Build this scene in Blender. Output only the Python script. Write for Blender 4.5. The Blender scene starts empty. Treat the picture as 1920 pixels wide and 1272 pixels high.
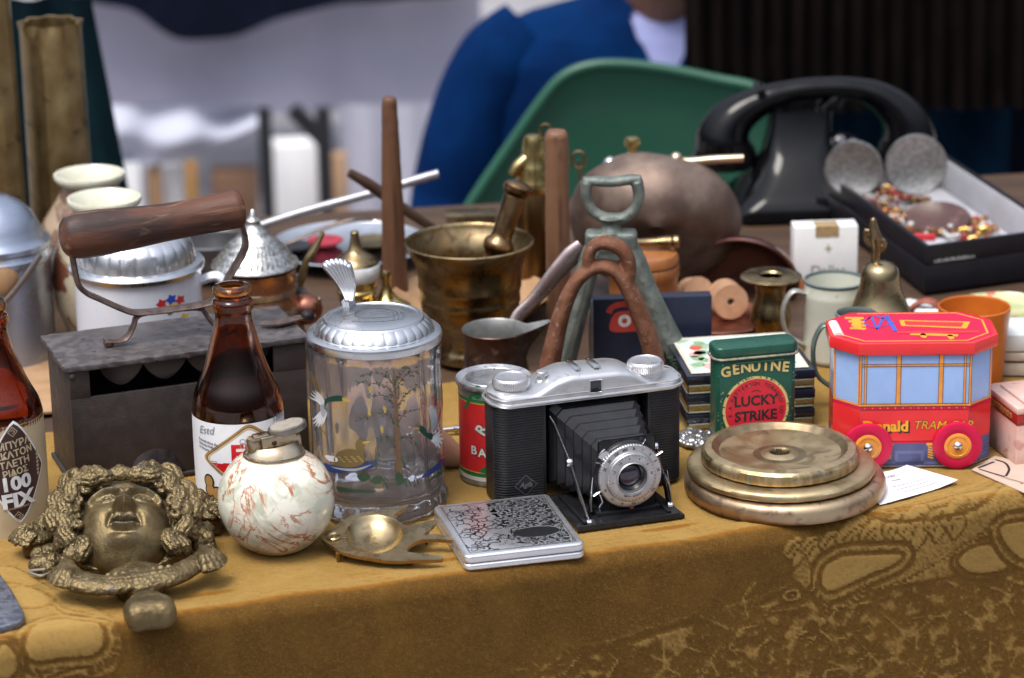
import bpy, bmesh, math, random
import numpy as np
from mathutils import Vector, Matrix, Quaternion
R = math.radians
sc = bpy.context.scene
COL = sc.collection
random.seed(7)

# ------------------------------------------------------------------ camera
FPX, CX, CY = 5400.0, 960.0, 636.0          # focal length and centre in pixels of the 1920 x 1272 photograph
PITCH, ROLL, CAMH = R(18.3), R(-1.0), 0.66   # looking down; height above the table top (table top = z 0)
cam_data = bpy.data.cameras.new('camera')
cam = bpy.data.objects.new('camera', cam_data)
COL.objects.link(cam)
cam_data.sensor_width = 23.6
cam_data.sensor_fit = 'HORIZONTAL'
cam_data.lens = FPX / 1920 * 23.6
cam_data.clip_start = 0.05
cam_data.clip_end = 3000
CAMROT = Matrix.Rotation(math.pi / 2 - PITCH, 3, 'X') @ Matrix.Rotation(ROLL, 3, 'Z')
cam.matrix_world = Matrix.Translation((0, 0, CAMH)) @ CAMROT.to_4x4()
sc.camera = cam
cam_data.dof.use_dof = True
cam_data.dof.focus_distance = 1.765
cam_data.dof.aperture_fstop = 66.4 / 12.5

# ------------------------------------------------------------------ light
SUN_EL, SUN_AZ = R(66), R(215)              # behind the photographer, a little to the left (azimuth from +Y, clockwise)
w = bpy.data.worlds.new('World')
sc.world = w
w.use_nodes = True
wn = w.node_tree.nodes
sky = wn.new('ShaderNodeTexSky')
sky.sky_type = 'NISHITA'
sky.sun_disc = False
sky.sun_elevation = SUN_EL
sky.sun_rotation = SUN_AZ
sky.air_density = 1.0
sky.dust_density = 2.5
sky.ozone_density = 1.0
bg = [n for n in wn if n.type == 'BACKGROUND'][0]
bg.inputs['Strength'].default_value = 0.13
hsv = wn.new('ShaderNodeHueSaturation')                # hazy bright overcast: paler than a clear sky
hsv.inputs['Saturation'].default_value = 0.42
w.node_tree.links.new(sky.outputs[0], hsv.inputs['Color'])
# overcast light falls off from the zenith to the street's skyline
tcw = wn.new('ShaderNodeTexCoord'); sep = wn.new('ShaderNodeSeparateXYZ'); mr = wn.new('ShaderNodeMapRange'); mul = wn.new('ShaderNodeVectorMath')
mr.inputs[1].default_value = 0.14; mr.inputs[2].default_value = 0.78; mr.inputs[3].default_value = 0.10; mr.inputs[4].default_value = 1.6
mr.interpolation_type = 'SMOOTHSTEP'; mul.operation = 'SCALE'
w.node_tree.links.new(tcw.outputs['Generated'], sep.inputs[0]); w.node_tree.links.new(sep.outputs['Z'], mr.inputs[0])
w.node_tree.links.new(hsv.outputs[0], mul.inputs[0]); w.node_tree.links.new(mr.outputs[0], mul.inputs['Scale'])
w.node_tree.links.new(mul.outputs[0], bg.inputs['Color'])
sd = bpy.data.lights.new('sun', 'SUN')
sd.energy = 1.5
sd.angle = R(24)
sd.color = (1.0, 0.95, 0.88)
sun = bpy.data.objects.new('sun', sd)
COL.objects.link(sun)
_d = Vector((math.sin(SUN_AZ) * math.cos(SUN_EL), math.cos(SUN_AZ) * math.cos(SUN_EL), math.sin(SUN_EL)))
sun.rotation_euler = _d.to_track_quat('Z', 'Y').to_euler()
sun.location = _d * 6
sc.view_settings.view_transform = 'Standard'
sc.view_settings.look = 'None'
sc.view_settings.exposure = 0.68
sc.view_settings.gamma = 1.0
sc.cycles.max_bounces = 14
sc.cycles.transmission_bounces = 12
sc.cycles.glossy_bounces = 5
sc.cycles.transparent_max_bounces = 12
sc.cycles.use_denoising = True

# ------------------------------------------------------------------ pixels to places
CAMPOS = Vector((0, 0, CAMH))
def ray(px, py):
    return (CAMROT @ Vector(((px - CX) / FPX, -(py - CY) / FPX, -1.0)))
def on_plane(px, py, z=0.0):
    d = ray(px, py)
    return CAMPOS + d * ((z - CAMH) / d.z)
FWD = CAMROT @ Vector((0, 0, -1))
def depth(p):
    return (p - CAMPOS).dot(FWD)
def at_depth(px, py, dist):
    return CAMPOS + ray(px, py) * dist
def to_px(p):
    q = CAMROT.transposed() @ (Vector(p) - CAMPOS)
    return (CX + FPX * q.x / -q.z, CY - FPX * q.y / -q.z)

# ------------------------------------------------------------------ materials
MATS = {}
def _mix(nt, fac, a, b):
    n = nt.nodes.new('ShaderNodeMix')
    n.data_type = 'RGBA'
    if isinstance(fac, (int, float)): n.inputs[0].default_value = fac
    else: nt.links.new(fac, n.inputs[0])
    for v, s in ((a, n.inputs[6]), (b, n.inputs[7])):
        if isinstance(v, tuple): s.default_value = (v[0], v[1], v[2], 1)
        else: nt.links.new(v, s)
    return n.outputs[2]
def _math(nt, op, a, b=None):
    n = nt.nodes.new('ShaderNodeMath'); n.operation = op
    for k, v in enumerate((a, b)):
        if v is None: continue
        if isinstance(v, (int, float)): n.inputs[k].default_value = v
        else: nt.links.new(v, n.inputs[k])
    return n.outputs[0]
def _noise(nt, vec, sc_, det=4, dist=0, rough=.55):
    n = nt.nodes.new('ShaderNodeTexNoise')
    n.inputs['Scale'].default_value = sc_; n.inputs['Detail'].default_value = det
    n.inputs['Distortion'].default_value = dist; n.inputs['Roughness'].default_value = rough
    nt.links.new(vec, n.inputs['Vector'])
    return n.outputs['Fac']
def _ramp(nt, fac, lo, hi):
    n = nt.nodes.new('ShaderNodeMapRange')
    nt.links.new(fac, n.inputs[0]); n.inputs[1].default_value = lo; n.inputs[2].default_value = hi
    n.interpolation_type = 'SMOOTHSTEP'
    return n.outputs[0]
def _coord(nt, stretch=(1, 1, 1), off=(0, 0, 0)):
    tc = nt.nodes.new('ShaderNodeTexCoord'); mp = nt.nodes.new('ShaderNodeMapping')
    mp.inputs['Scale'].default_value = tuple(100 * s for s in stretch)     # centimetres
    mp.inputs['Location'].default_value = off
    nt.links.new(tc.outputs['Object'], mp.inputs[0])
    return mp.outputs[0]
def M(name, c1, c2=None, sc=1.0, det=5, ramp=(.38, .64), r=.5, r2=None, metal=0.0, bump=0, bsc=4.0, spec=.5,
      sheen=0, coat=0, trans=0, ior=1.45, dist=.3, stretch=(1, 1, 1), spots=None, spot_sc=3, spot_ramp=(.58, .68),
      wear=None, wear_r=(.5, .58), off=(0, 0, 0), sheen_tint=None, emit=None, grime=None, aniso=0, sss=0):
    """procedural surface: two colours mixed by noise, optional spots, rubbed edges (wear), bump in cm"""
    if name in MATS: return MATS[name]
    m = bpy.data.materials.new(name); m.use_nodes = True
    nt = m.node_tree; b = nt.nodes['Principled BSDF']
    vec = _coord(nt, stretch, off)
    nz = _noise(nt, vec, sc, det, dist)
    f = _ramp(nt, nz, *ramp)
    col = _mix(nt, f, c1, c2 if c2 else tuple(x * .82 for x in c1))
    if spots:
        col = _mix(nt, _ramp(nt, _noise(nt, vec, spot_sc, 6, .6), *spot_ramp), col, spots)
    if wear or grime:
        g = nt.nodes.new('ShaderNodeNewGeometry')
        if wear: col = _mix(nt, _ramp(nt, g.outputs['Pointiness'], *wear_r), col, wear)
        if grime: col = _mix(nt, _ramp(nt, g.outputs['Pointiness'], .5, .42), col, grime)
    nt.links.new(col, b.inputs['Base Color'])
    if r2 is None: b.inputs['Roughness'].default_value = r
    else:
        n = nt.nodes.new('ShaderNodeMapRange'); nt.links.new(f, n.inputs[0])
        n.inputs[3].default_value = r; n.inputs[4].default_value = r2
        nt.links.new(n.outputs[0], b.inputs['Roughness'])
    b.inputs['Metallic'].default_value = metal
    b.inputs['Specular IOR Level'].default_value = spec
    b.inputs['IOR'].default_value = ior
    b.inputs['Sheen Weight'].default_value = sheen
    if sheen_tint: b.inputs['Sheen Tint'].default_value = (*sheen_tint, 1)
    b.inputs['Coat Weight'].default_value = coat
    b.inputs['Coat Roughness'].default_value = .08
    b.inputs['Transmission Weight'].default_value = trans
    if sss:
        b.inputs['Subsurface Weight'].default_value = sss
        b.inputs['Subsurface Radius'].default_value = (.004, .003, .002)
        b.inputs['Subsurface Scale'].default_value = 1.0
    if emit:
        b.inputs['Emission Color'].default_value = (*emit[:3], 1); b.inputs['Emission Strength'].default_value = emit[3]
    if bump:
        bn = nt.nodes.new('ShaderNodeBump'); bn.inputs['Distance'].default_value = bump * .01
        bn.inputs['Strength'].default_value = 1
        nt.links.new(_noise(nt, vec, bsc, 5, .2), bn.inputs['Height'])
        nt.links.new(bn.outputs[0], b.inputs['Normal'])
    MATS[name] = m
    return m

# ------------------------------------------------------------------ mesh building
class MB:
    """collects faces (in the thing's own pixel-sized units) and links them as one mesh object"""
    def __init__(s):
        s.v, s.f, s.mi, s.mats, s.X = [], [], [], [], Matrix.Identity(4)
        s.cur = 0
    def use(s, m):
        if m not in s.mats: s.mats.append(m)
        s.cur = s.mats.index(m); return s
    def raw(s, vs, fs):
        o = len(s.v)
        s.v += [tuple(s.X @ Vector(v)) for v in vs]
        s.f += [tuple(i + o for i in f) for f in fs]
        s.mi += [s.cur] * len(fs)
        return s
    def bm(s, bm):
        bm.verts.index_update()
        s.raw([v.co[:] for v in bm.verts], [[v.index for v in f.verts] for f in bm.faces]); bm.free(); return s
    def box(s, c, d, bev=0, seg=2, rot=None):
        b = bmesh.new(); bmesh.ops.create_cube(b, size=1)
        for v in b.verts: v.co = Vector((v.co.x * d[0], v.co.y * d[1], v.co.z * d[2]))
        if bev: bmesh.ops.bevel(b, geom=b.edges[:], offset=bev, segments=seg, affect='EDGES', profile=.5)
        m = Matrix.Translation(c)
        if rot is not None: m = m @ rot
        b.transform(m); return s.bm(b)
    def prism(s, pts, z0, z1, bev=0, seg=2, mat4=None, top=True):
        b = bmesh.new()
        vs = [b.verts.new((x, y, z0)) for x, y in pts]
        f = b.faces.new(vs); f.normal_update()
        if f.normal.z > 0: f.normal_flip()
        e = bmesh.ops.extrude_face_region(b, geom=[f])
        up = [g for g in e['geom'] if isinstance(g, bmesh.types.BMVert)]
        for v in up: v.co.z = z1
        if bev:
            es = [ed for ed in b.edges if abs(ed.verts[0].co.z - ed.verts[1].co.z) < 1e-6]
            bmesh.ops.bevel(b, geom=es, offset=bev, segments=seg, affect='EDGES', profile=.5)
        bmesh.ops.recalc_face_normals(b, faces=b.faces[:])
        if mat4 is not None: b.transform(mat4)
        return s.bm(b)
    def lathe(s, prof, c=(0, 0, 0), n=64, axis=None, a0=0, a1=None, close=False, wob=None):
        """prof = [(radius, height)]; radius 0 closes the end; wob(angle, r, h) -> radius"""
        full = a1 is None
        k = n if full else n + 1
        vs, fs, ring = [], [], []
        for (r, h) in prof:
            if r <= 1e-6:
                ring.append([len(vs)]); vs.append(Vector((0, 0, h)))
            else:
                idx = []
                for i in range(k):
                    a = a0 + (2 * math.pi if full else a1 - a0) * i / n
                    rr = wob(a, r, h) if wob else r
                    idx.append(len(vs)); vs.append(Vector((rr * math.cos(a), rr * math.sin(a), h)))
                ring.append(idx)
        if close: ring.append(ring[0])
        for A, B in zip(ring, ring[1:]):
            for i in range(n):
                j = (i + 1) % n if full else i + 1
                if len(A) == 1 and len(B) == 1: continue
                if len(A) == 1: fs.append((A[0], B[j], B[i]))
                elif len(B) == 1: fs.append((A[i], A[j], B[0]))
                else: fs.append((A[i], A[j], B[j], B[i]))
        T = Matrix.Translation(c)
        if axis is not None: T = T @ Vector(axis).to_track_quat('Z', 'Y').to_matrix().to_4x4()
        return s.raw([T @ v for v in vs], fs)
    def sphere(s, c, r, sx=1, sy=1, sz=1, n=24, rot=None):
        b = bmesh.new(); bmesh.ops.create_uvsphere(b, u_segments=n, v_segments=max(8, n * 2 // 3), radius=r)
        m = Matrix.Translation(c)
        if rot is not None: m = m @ rot
        b.transform(m @ Matrix.Diagonal((sx, sy, sz, 1))); return s.bm(b)
    def tube(s, path, rad, n=12, flat=(1, 1), hint=(0, 0, 1), cap=True, closed=False, square=False, smooth=0):
        P = [Vector(p) for p in path]
        rs = list(rad) if isinstance(rad, (list, tuple)) else [rad] * len(P)
        if smooth: P, rs = spline(P, rs, smooth, closed)
        N = len(P); T = []
        for i in range(N):
            if closed: t = P[(i + 1) % N] - P[i - 1]
            else: t = P[min(i + 1, N - 1)] - P[max(i - 1, 0)]
            T.append(t.normalized() if t.length > 1e-9 else Vector((0, 0, 1)))
        h = Vector(hint)
        u = h - T[0] * h.dot(T[0])
        if u.length < 1e-3: u = Vector((1, 0, 0)) - T[0] * T[0].x
        u.normalize()
        vs, fs = [], []
        angs = [2 * math.pi * i / n for i in range(n)]
        if square: angs = [math.pi / 4 + math.pi / 2 * i for i in range(4)]; n = 4
        for i in range(N):
            u = (u - T[i] * u.dot(T[i]))
            u = u.normalized() if u.length > 1e-6 else T[i].orthogonal().normalized()
            v = T[i].cross(u)
            for a in angs:
                vs.append(P[i] + u * (math.cos(a) * rs[i] * flat[0]) + v * (math.sin(a) * rs[i] * flat[1]))
        for i in range(N if closed else N - 1):
            for k in range(n):
                a, b2 = i * n + k, i * n + (k + 1) % n
                c, d = ((i + 1) % N) * n + (k + 1) % n, ((i + 1) % N) * n + k
                fs.append((a, b2, c, d))
        if cap and not closed:
            fs.append(tuple(range(n))[::-1]); fs.append(tuple((N - 1) * n + k for k in range(n)))
        return s.raw(vs, fs)
    def grid(s, fn, nu, nv):
        vs = [fn(i / nu, j / nv) for j in range(nv + 1) for i in range(nu + 1)]
        fs = [(j * (nu + 1) + i, j * (nu + 1) + i + 1, (j + 1) * (nu + 1) + i + 1, (j + 1) * (nu + 1) + i)
              for j in range(nv) for i in range(nu)]
        return s.raw(vs, fs)
    def flat(s, tris, fn):
        """2-D faces (verts, faces) laid on a surface by fn(x, y)"""
        vs, fs = tris
        return s.raw([fn(x, y) for x, y in vs], fs)
    def build(s, name, mat, parent=None, scale=1.0, smooth=40, mods=()):
        me = bpy.data.meshes.new(name)
        me.from_pydata([(x * scale, y * scale, z * scale) for x, y, z in s.v], [], s.f)
        mats = s.mats if s.mats else []
        if mats:
            for m in mats: me.materials.append(m)
            me.polygons.foreach_set('material_index', s.mi)
        else: me.materials.append(mat)
        if smooth:
            me.polygons.foreach_set('use_smooth', [True] * len(me.polygons))
            try: me.set_sharp_from_angle(angle=R(smooth))
            except Exception: pass
        me.validate(); me.update()
        o = bpy.data.objects.new(name, me); COL.objects.link(o)
        if parent is not None: o.parent = parent
        return o
def spline(P, rs, k, closed=False):
    out, ro = [], []
    n = len(P)
    def g(i): return P[i % n] if closed else P[max(0, min(n - 1, i))]
    def gr(i): return rs[i % n] if closed else rs[max(0, min(n - 1, i))]
    for i in range(n if closed else n - 1):
        for j in range(k):
            t = j / k
            a, b, c, d = g(i - 1), g(i), g(i + 1), g(i + 2)
            out.append(.5 * ((2 * b) + (c - a) * t + (2 * a - 5 * b + 4 * c - d) * t * t + (3 * b - a - 3 * c + d) * t ** 3))
            ro.append(gr(i) * (1 - t) + gr(i + 1) * t)
    if not closed: out.append(P[-1].copy()); ro.append(rs[-1])
    return out, ro
def curve2(pts, k=8, closed=False):
    P, _ = spline([Vector((x, y, 0)) for x, y in pts], [1] * len(pts), k, closed)
    return [(p.x, p.y) for p in P]
def poly(pts, step=None):
    """filled 2-D outline, cut into strips so that it can bend round a cylinder"""
    b = bmesh.new()
    f = b.faces.new([b.verts.new((x, y, 0)) for x, y in pts])
    bmesh.ops.triangulate(b, faces=[f])
    return _cut(b, step)
def _cut(b, step):
    if step:
        xs = [v.co.x for v in b.verts]
        x = math.floor(min(xs) / step) * step + step
        while x < max(xs):
            bmesh.ops.bisect_plane(b, geom=b.verts[:] + b.edges[:] + b.faces[:], plane_co=(x, 0, 0), plane_no=(1, 0, 0))
            x += step
    b.verts.index_update()
    for f in b.faces:
        f.normal_update()
        if f.normal.z < 0: f.normal_flip()
    r = ([(v.co.x, v.co.y) for v in b.verts], [[v.index for v in f.verts] for f in b.faces])
    b.free(); return r
def text(s, size, bold=0.0, cx=0, cy=0, rot=0, sx=1.0, step=None, shear=0.0, align='CENTER'):
    cu = bpy.data.curves.new('lettering', 'FONT')
    cu.body = s; cu.size = size; cu.offset = bold; cu.align_x = align; cu.align_y = 'CENTER'
    cu.resolution_u = 3; cu.shear = shear
    o = bpy.data.objects.new('lettering', cu); COL.objects.link(o)
    dg = bpy.context.evaluated_depsgraph_get(); dg.update()
    me = o.evaluated_get(dg).to_mesh()
    b = bmesh.new(); b.from_mesh(me)
    o.evaluated_get(dg).to_mesh_clear()
    bpy.data.objects.remove(o); bpy.data.curves.remove(cu)
    ca, sa = math.cos(rot), math.sin(rot)
    for v in b.verts:
        x, y = v.co.x * sx, v.co.y
        v.co = Vector((cx + x * ca - y * sa, cy + x * sa + y * ca, 0))
    return _cut(b, step)
def stroke(pts, wd, closed=False):
    """a 2-D line of the given width as faces"""
    P = [Vector((x, y)) for x, y in pts]; n = len(P); vs, fs = [], []
    for i in range(n):
        t = (P[(i + 1) % n] - P[i - 1]) if closed else (P[min(i + 1, n - 1)] - P[max(i - 1, 0)])
        t = t.normalized() if t.length > 1e-9 else Vector((1, 0))
        w_ = wd[i] if isinstance(wd, (list, tuple)) else wd
        q = Vector((-t.y, t.x)) * w_ / 2
        vs += [tuple(P[i] + q), tuple(P[i] - q)]
    for i in range(n if closed else n - 1):
        j = (i + 1) % n
        fs.append((2 * i, 2 * i + 1, 2 * j + 1, 2 * j))
    return vs, fs
def circ(cx, cy, rx, ry=None, n=32, a0=0, a1=2 * math.pi):
    ry = rx if ry is None else ry
    full = abs(a1 - a0 - 2 * math.pi) < 1e-6
    return [(cx + rx * math.cos(a0 + (a1 - a0) * i / n), cy + ry * math.sin(a0 + (a1 - a0) * i / n)) for i in range(n if full else n + 1)]
def cyl(r, lift=.35, ang=0.0):
    """lay (x, z), traced on the front of a lathe of radius r (number or r(z)), on its surface"""
    def f(x, z):
        q = (r(z) if callable(r) else r)
        a = math.asin(max(-.999, min(.999, x / q))) + ang
        return ((q + lift) * math.sin(a), -(q + lift) * math.cos(a), z)
    return f
def wrap(r, lift=.35):
    """the same with x measured along the surface"""
    def f(x, z):
        q = (r(z) if callable(r) else r); a = x / q
        return ((q + lift) * math.sin(a), -(q + lift) * math.cos(a), z)
    return f
def interp(prof):
    def f(z):
        for (r0, z0), (r1, z1) in zip(prof, prof[1:]):
            if z0 <= z <= z1: return r0 + (r1 - r0) * (z - z0) / (z1 - z0 + 1e-9)
        return prof[0][0] if z < prof[0][1] else prof[-1][0]
    return f

class Thing:
    """an Empty at the thing's base; local units are photo pixels at that distance (x right, y away, z up)"""
    def __init__(s, name, label, cat, px, py, z=0.0, yaw=0, group=None, loc=None, tilt=None, world=False):
        s.p = Vector(loc) if loc is not None else on_plane(px, py, z)
        s.s = depth(s.p) / FPX
        s.o = bpy.data.objects.new(name, None); COL.objects.link(s.o)
        s.o.empty_display_size = .02
        s.o.location = s.p
        az = -math.atan2(s.p.x, s.p.y) if s.p.y > 0 else 0
        s.yaw = R(yaw) + (0 if world else az)
        s.rot = Matrix.Rotation(s.yaw, 4, 'Z')
        if tilt is not None: s.rot = s.rot @ tilt
        s.o.rotation_euler = s.rot.to_euler()
        s.inv = (Matrix.Translation(s.p) @ s.rot).inverted()
        s.o['label'] = label; s.o['category'] = cat
        if group: s.o['group'] = group
        k = math.acos(max(-1, min(1, (s.p - CAMPOS).normalized().z * -1)))
        s.cz = math.sin(k); s.sz = math.cos(k)      # how much a height / a depth shows in the picture
    def part(s, name, mb, mat=None, parent=None, smooth=40, label=None):
        o = mb.build(name, mat, parent or s.o, s.s, smooth)
        if label: o['label'] = label
        return o
    def lray(s, px, py):
        o = s.inv @ CAMPOS; d = (s.inv.to_3x3() @ ray(px, py))
        return o / s.s, d / s.s
    def on_y(s, px, py, y=0.0):
        o, d = s.lray(px, py); q = o + d * ((y - o.y) / d.y); return (q.x, q.y, q.z)
    def on_z(s, px, py, z=0.0):
        o, d = s.lray(px, py); q = o + d * ((z - o.z) / d.z); return (q.x, q.y, q.z)
    def on_x(s, px, py, x=0.0):
        o, d = s.lray(px, py); q = o + d * ((x - o.x) / d.x); return (q.x, q.y, q.z)
    def h(s, py, base):
        """height of a point whose picture row is py above one whose row is base"""
        return (base - py) / s.cz
def heading(a, b, z=0.0):
    """compass of the line between two picture points lying at height z, in degrees from +X"""
    p, q = on_plane(*a, z), on_plane(*b, z)
    return math.degrees(math.atan2(q.y - p.y, q.x - p.x))
def fuse(mb, name, mat, parent, scale, voxel, smooth_it=0):
    """many rough shapes cast into one closed surface"""
    o = mb.build('rough', mat, None, scale)
    r = o.modifiers.new('r', 'REMESH'); r.mode = 'VOXEL'; r.voxel_size = voxel * scale; r.use_smooth_shade = True
    if smooth_it:
        q = o.modifiers.new('s', 'SMOOTH'); q.iterations = smooth_it; q.factor = .5
    dg = bpy.context.evaluated_depsgraph_get(); dg.update()
    me = bpy.data.meshes.new_from_object(o.evaluated_get(dg)); bpy.data.objects.remove(o)
    me.materials.clear(); me.materials.append(mat); me.name = name
    n = bpy.data.objects.new(name, me); COL.objects.link(n); n.parent = parent
    return n
def roughen(o, amp, freq, scale):
    """worn, chiselled surface: push the vertices along their normals by fine noise (sizes in the thing's units)"""
    from mathutils import noise
    me = o.data
    nrm = [v.normal.copy() for v in me.vertices]
    for v, n in zip(me.vertices, nrm):
        q = v.co / scale * freq
        v.co += n * (amp * scale * (noise.noise(q) + .6 * noise.noise(q * 2.3 + Vector((5, 1, 2)))))
    me.update()
def structure(o):
    o['kind'] = 'structure'; return o
def copy_thing(o):
    c = o.copy(); COL.objects.link(c)
    for ch in o.children:
        d = ch.copy(); COL.objects.link(d); d.parent = c
        for g in ch.children:
            e = g.copy(); COL.objects.link(e); e.parent = d
    return c

# ================================================================== the place: ground, table, cloth, what stands behind
GZ = -0.75
m_ground = M('paving', (.30, .29, .31), (.24, .235, .25), sc=.05, det=8, r=.85, bump=.15, bsc=.6, spots=(.17, .165, .17), spot_sc=.02)
gb = MB(); gb.grid(lambda u, v: ((u - .5) * 400, v * 400 - 100, 0), 8, 8)
go = gb.build('ground', m_ground, smooth=0); go.location.z = GZ; structure(go)

E0, E1 = on_plane(330, 1160), on_plane(1480, 992)
UU = (E1 - E0).normalized(); VV = Vector((-UU.y, UU.x, 0))
def tab(a, v, z=0.0): return E0 + UU * a + VV * v + Vector((0, 0, z))
def to_av(p): q = Vector(p) - E0; return q.dot(UU), q.dot(VV)
m_wood_top = M('worn_board', (.085, .048, .027), (.050, .028, .017), sc=.35, det=7, r=.5, r2=.7, stretch=(.12, 1, 1), bump=.02, bsc=2)

def build_table():
    root = bpy.data.objects.new('market_table', None); COL.objects.link(root)
    root['label'] = 'wooden trestle table carrying all the bric-a-brac, half covered by the mustard cloth'
    root['category'] = 'table'
    root.location = tab(.3, .3, GZ)
    bl = on_plane(-420, 450); br = on_plane(2500, 285)
    pts = [tab(-.62, .016), tab(.95, .016), br, bl]
    mb = MB(); mb.prism([(p.x - root.location.x, p.y - root.location.y) for p in pts], -.0305 - GZ, -.003 - GZ, .002)
    mb.build('tabletop', m_wood_top, root)
    for a, v in ((-.5, .12), (.8, .12)):
        for p in (tab(a, v), tab(a, v) + VV * .62):
            mb = MB(); mb.box((p.x - root.location.x, p.y - root.location.y, (-.032 - GZ) / 2), (.05, .05, -.032 - GZ), .004)
            mb.build('leg', m_wood_top, root)
build_table()

# ---- the velvet cloth: a fine sheet whose pile pattern is woven in cloth coordinates (a along the edge, t across; t > 0 hangs)
RF = .011
def px_at(px, py):
    p = on_plane(px, py); a, v = to_av(p)
    if v > 0: return a, -v
    d = ray(px, py); k = (E0 - CAMPOS).dot(VV) / d.dot(VV); q = CAMPOS + d * k
    return (q - E0).dot(UU), -q.z
def build_cloth():
    dt = .0015
    a_lo = px_at(-90, 1180)[0] - .02; a_hi = px_at(2010, 930)[0] + .02
    A = np.concatenate([np.linspace(-.62, a_lo, 20)[:-1], np.arange(a_lo, a_hi, dt), np.linspace(a_hi, a_hi + .3, 20)])
    Tt = np.concatenate([np.linspace(-.335, -.16, 50)[:-1], np.arange(-.16, .20, dt), np.linspace(.20, .5, 40)])
    na, ntt = len(A), len(Tt)
    ga, gt = np.meshgrid(A, Tt)
    P = np.zeros((ntt, na))
    def win(pts, m):
        x0, x1 = min(p[0] for p in pts) - m, max(p[0] for p in pts) + m
        y0, y1 = min(p[1] for p in pts) - m, max(p[1] for p in pts) + m
        i0, i1 = np.searchsorted(A, [x0, x1]); j0, j1 = np.searchsorted(Tt, [y0, y1])
        return slice(j0, max(j1, j0)), slice(i0, max(i1, i0))
    def dist(pts, S):
        x, y = ga[S], gt[S]; d = np.full(x.shape, 9.0)
        for (x0, y0), (x1, y1) in zip(pts, pts[1:]):
            dx, dy = x1 - x0, y1 - y0; L = dx * dx + dy * dy + 1e-12
            k = np.clip(((x - x0) * dx + (y - y0) * dy) / L, 0, 1)
            d = np.minimum(d, np.hypot(x - x0 - k * dx, y - y0 - k * dy))
        return d
    def inside(pts, S):
        x, y = ga[S], gt[S]; c = np.zeros(x.shape, bool)
        for (x0, y0), (x1, y1) in zip(pts, pts[1:] + pts[:1]):
            if y0 == y1: continue
            c ^= ((y0 > y) != (y1 > y)) & (x < (x1 - x0) * (y - y0) / (y1 - y0) + x0)
        return c
    def mp(pts): return [px_at(*p) for p in pts]
    def line(pts, wd, val, k=6, raw=False):
        q = pts if raw else mp(curve2(pts, k))
        S = win(q, wd * 2)
        if P[S].size == 0: return
        d = dist(q, S); f = np.clip(1.3 - d / (wd / 2), 0, 1)
        P[S] = P[S] * (1 - f) + val * f
    def lobe(pts, val=1.0, edge=.0022, k=6, rings=(), raw=False, eval_=-.35):
        q = pts if raw else mp(curve2(pts, k, True))
        S = win(q, edge * 2 + .012)
        if P[S].size == 0: return
        d = dist(q + q[:1], S); ins = inside(q, S)
        f = np.where(ins, np.clip(d / .0012, 0, 1), 0)
        P[S] = P[S] * (1 - f) + val * f
        for rr, vv in rings:
            g = np.clip(1.4 - np.abs(np.where(ins, d, -d) - rr) / (edge * .5), 0, 1)
            P[S] = P[S] * (1 - g) + vv * g
        e = np.clip(1.3 - d / (edge / 2), 0, 1)
        P[S] = P[S] * (1 - e) + eval_ * e
    rnd = random.Random(5)
    # ground of the leafy lower border: lighter woven field
    fld = [(700, 1330), (960, 1262), (1130, 1205), (1250, 1165), (1400, 1128), (1500, 1092), (1580, 1100), (1660, 1090), (1760, 1062), (2050, 1010), (2100, 1500), (700, 1500)]
    q = mp(fld); S = win(q, .01); ins = inside(q, S); d = dist(q, S)
    P[S] = np.where(ins, .56 * np.clip(d / .002, 0, 1), P[S])
    line(fld[:6], .0035, -.5); line([(x, y + 9) for x, y in fld[:6]], .002, .75)
    line([(x, y - 14) for x, y in fld[1:6]], .0022, .35)
    # vine leaves: lobed dark leaves with light veins
    cells = []
    for gy in range(7):
        for gx in range(17):
            x = 860 + gx * 74 + (gy % 2) * 36 + rnd.uniform(-12, 12); y = 1110 + gy * 50 - (x - 1240) * .12 + rnd.uniform(-7, 7)
            cells.append((x, y))
    S = win(q, 0); 
    fa = mp(fld)
    def in_fld(p):
        c = False
        for (x0, y0), (x1, y1) in zip(fa, fa[1:] + fa[:1]):
            if (y0 > p[1]) != (y1 > p[1]) and p[0] < (x1 - x0) * (p[1] - y0) / (y1 - y0) + x0: c = not c
        return c
    for (x, y) in cells:
        if not (-60 < x < 2040): continue
        c = px_at(x, y)
        if not in_fld(c) or c[1] < .004: continue
        sz = rnd.uniform(.0118, .0145); th = rnd.uniform(0, 6.28)
        pts = []
        for i in range(40):
            b = 2 * math.pi * i / 40
            rr = sz * (.56 + .44 * abs(math.cos(2.5 * b)) ** 1.1) * (1 + .08 * math.sin(9 * b + th))
            pts.append((c[0] + rr * math.cos(b + th) * 1.1, c[1] + rr * math.sin(b + th) * .9))
        lobe(pts, val=-.12 - rnd.random() * .22, edge=.0016, raw=True, eval_=.12)
        for k in range(5):
            b = 2 * math.pi * k / 5 + th
            line([c, (c[0] + sz * .95 * math.cos(b), c[1] + sz * .8 * math.sin(b))], .0010, .40, raw=True)
        b = th + .6; line([c, (c[0] + sz * 1.0 * math.cos(b), c[1] + sz * 1.0 * math.sin(b)), (c[0] + sz * 1.7 * math.cos(b + .5), c[1] + sz * 1.7 * math.sin(b + .5))], .0018, .75, raw=True)
    # the scroll on the right-hand corner
    def zz(l): return [(1240 + x / 2.304, 720 + y / 2.304) for x, y in l]
    lobe(zz([(560, 690), (640, 640), (760, 600), (900, 560), (1100, 520), (1300, 480), (1500, 440), (1700, 420), (1750, 640), (1600, 760), (1300, 800), (1000, 850), (840, 880), (700, 930), (640, 880), (560, 800), (590, 740)]), .55, .003)
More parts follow.
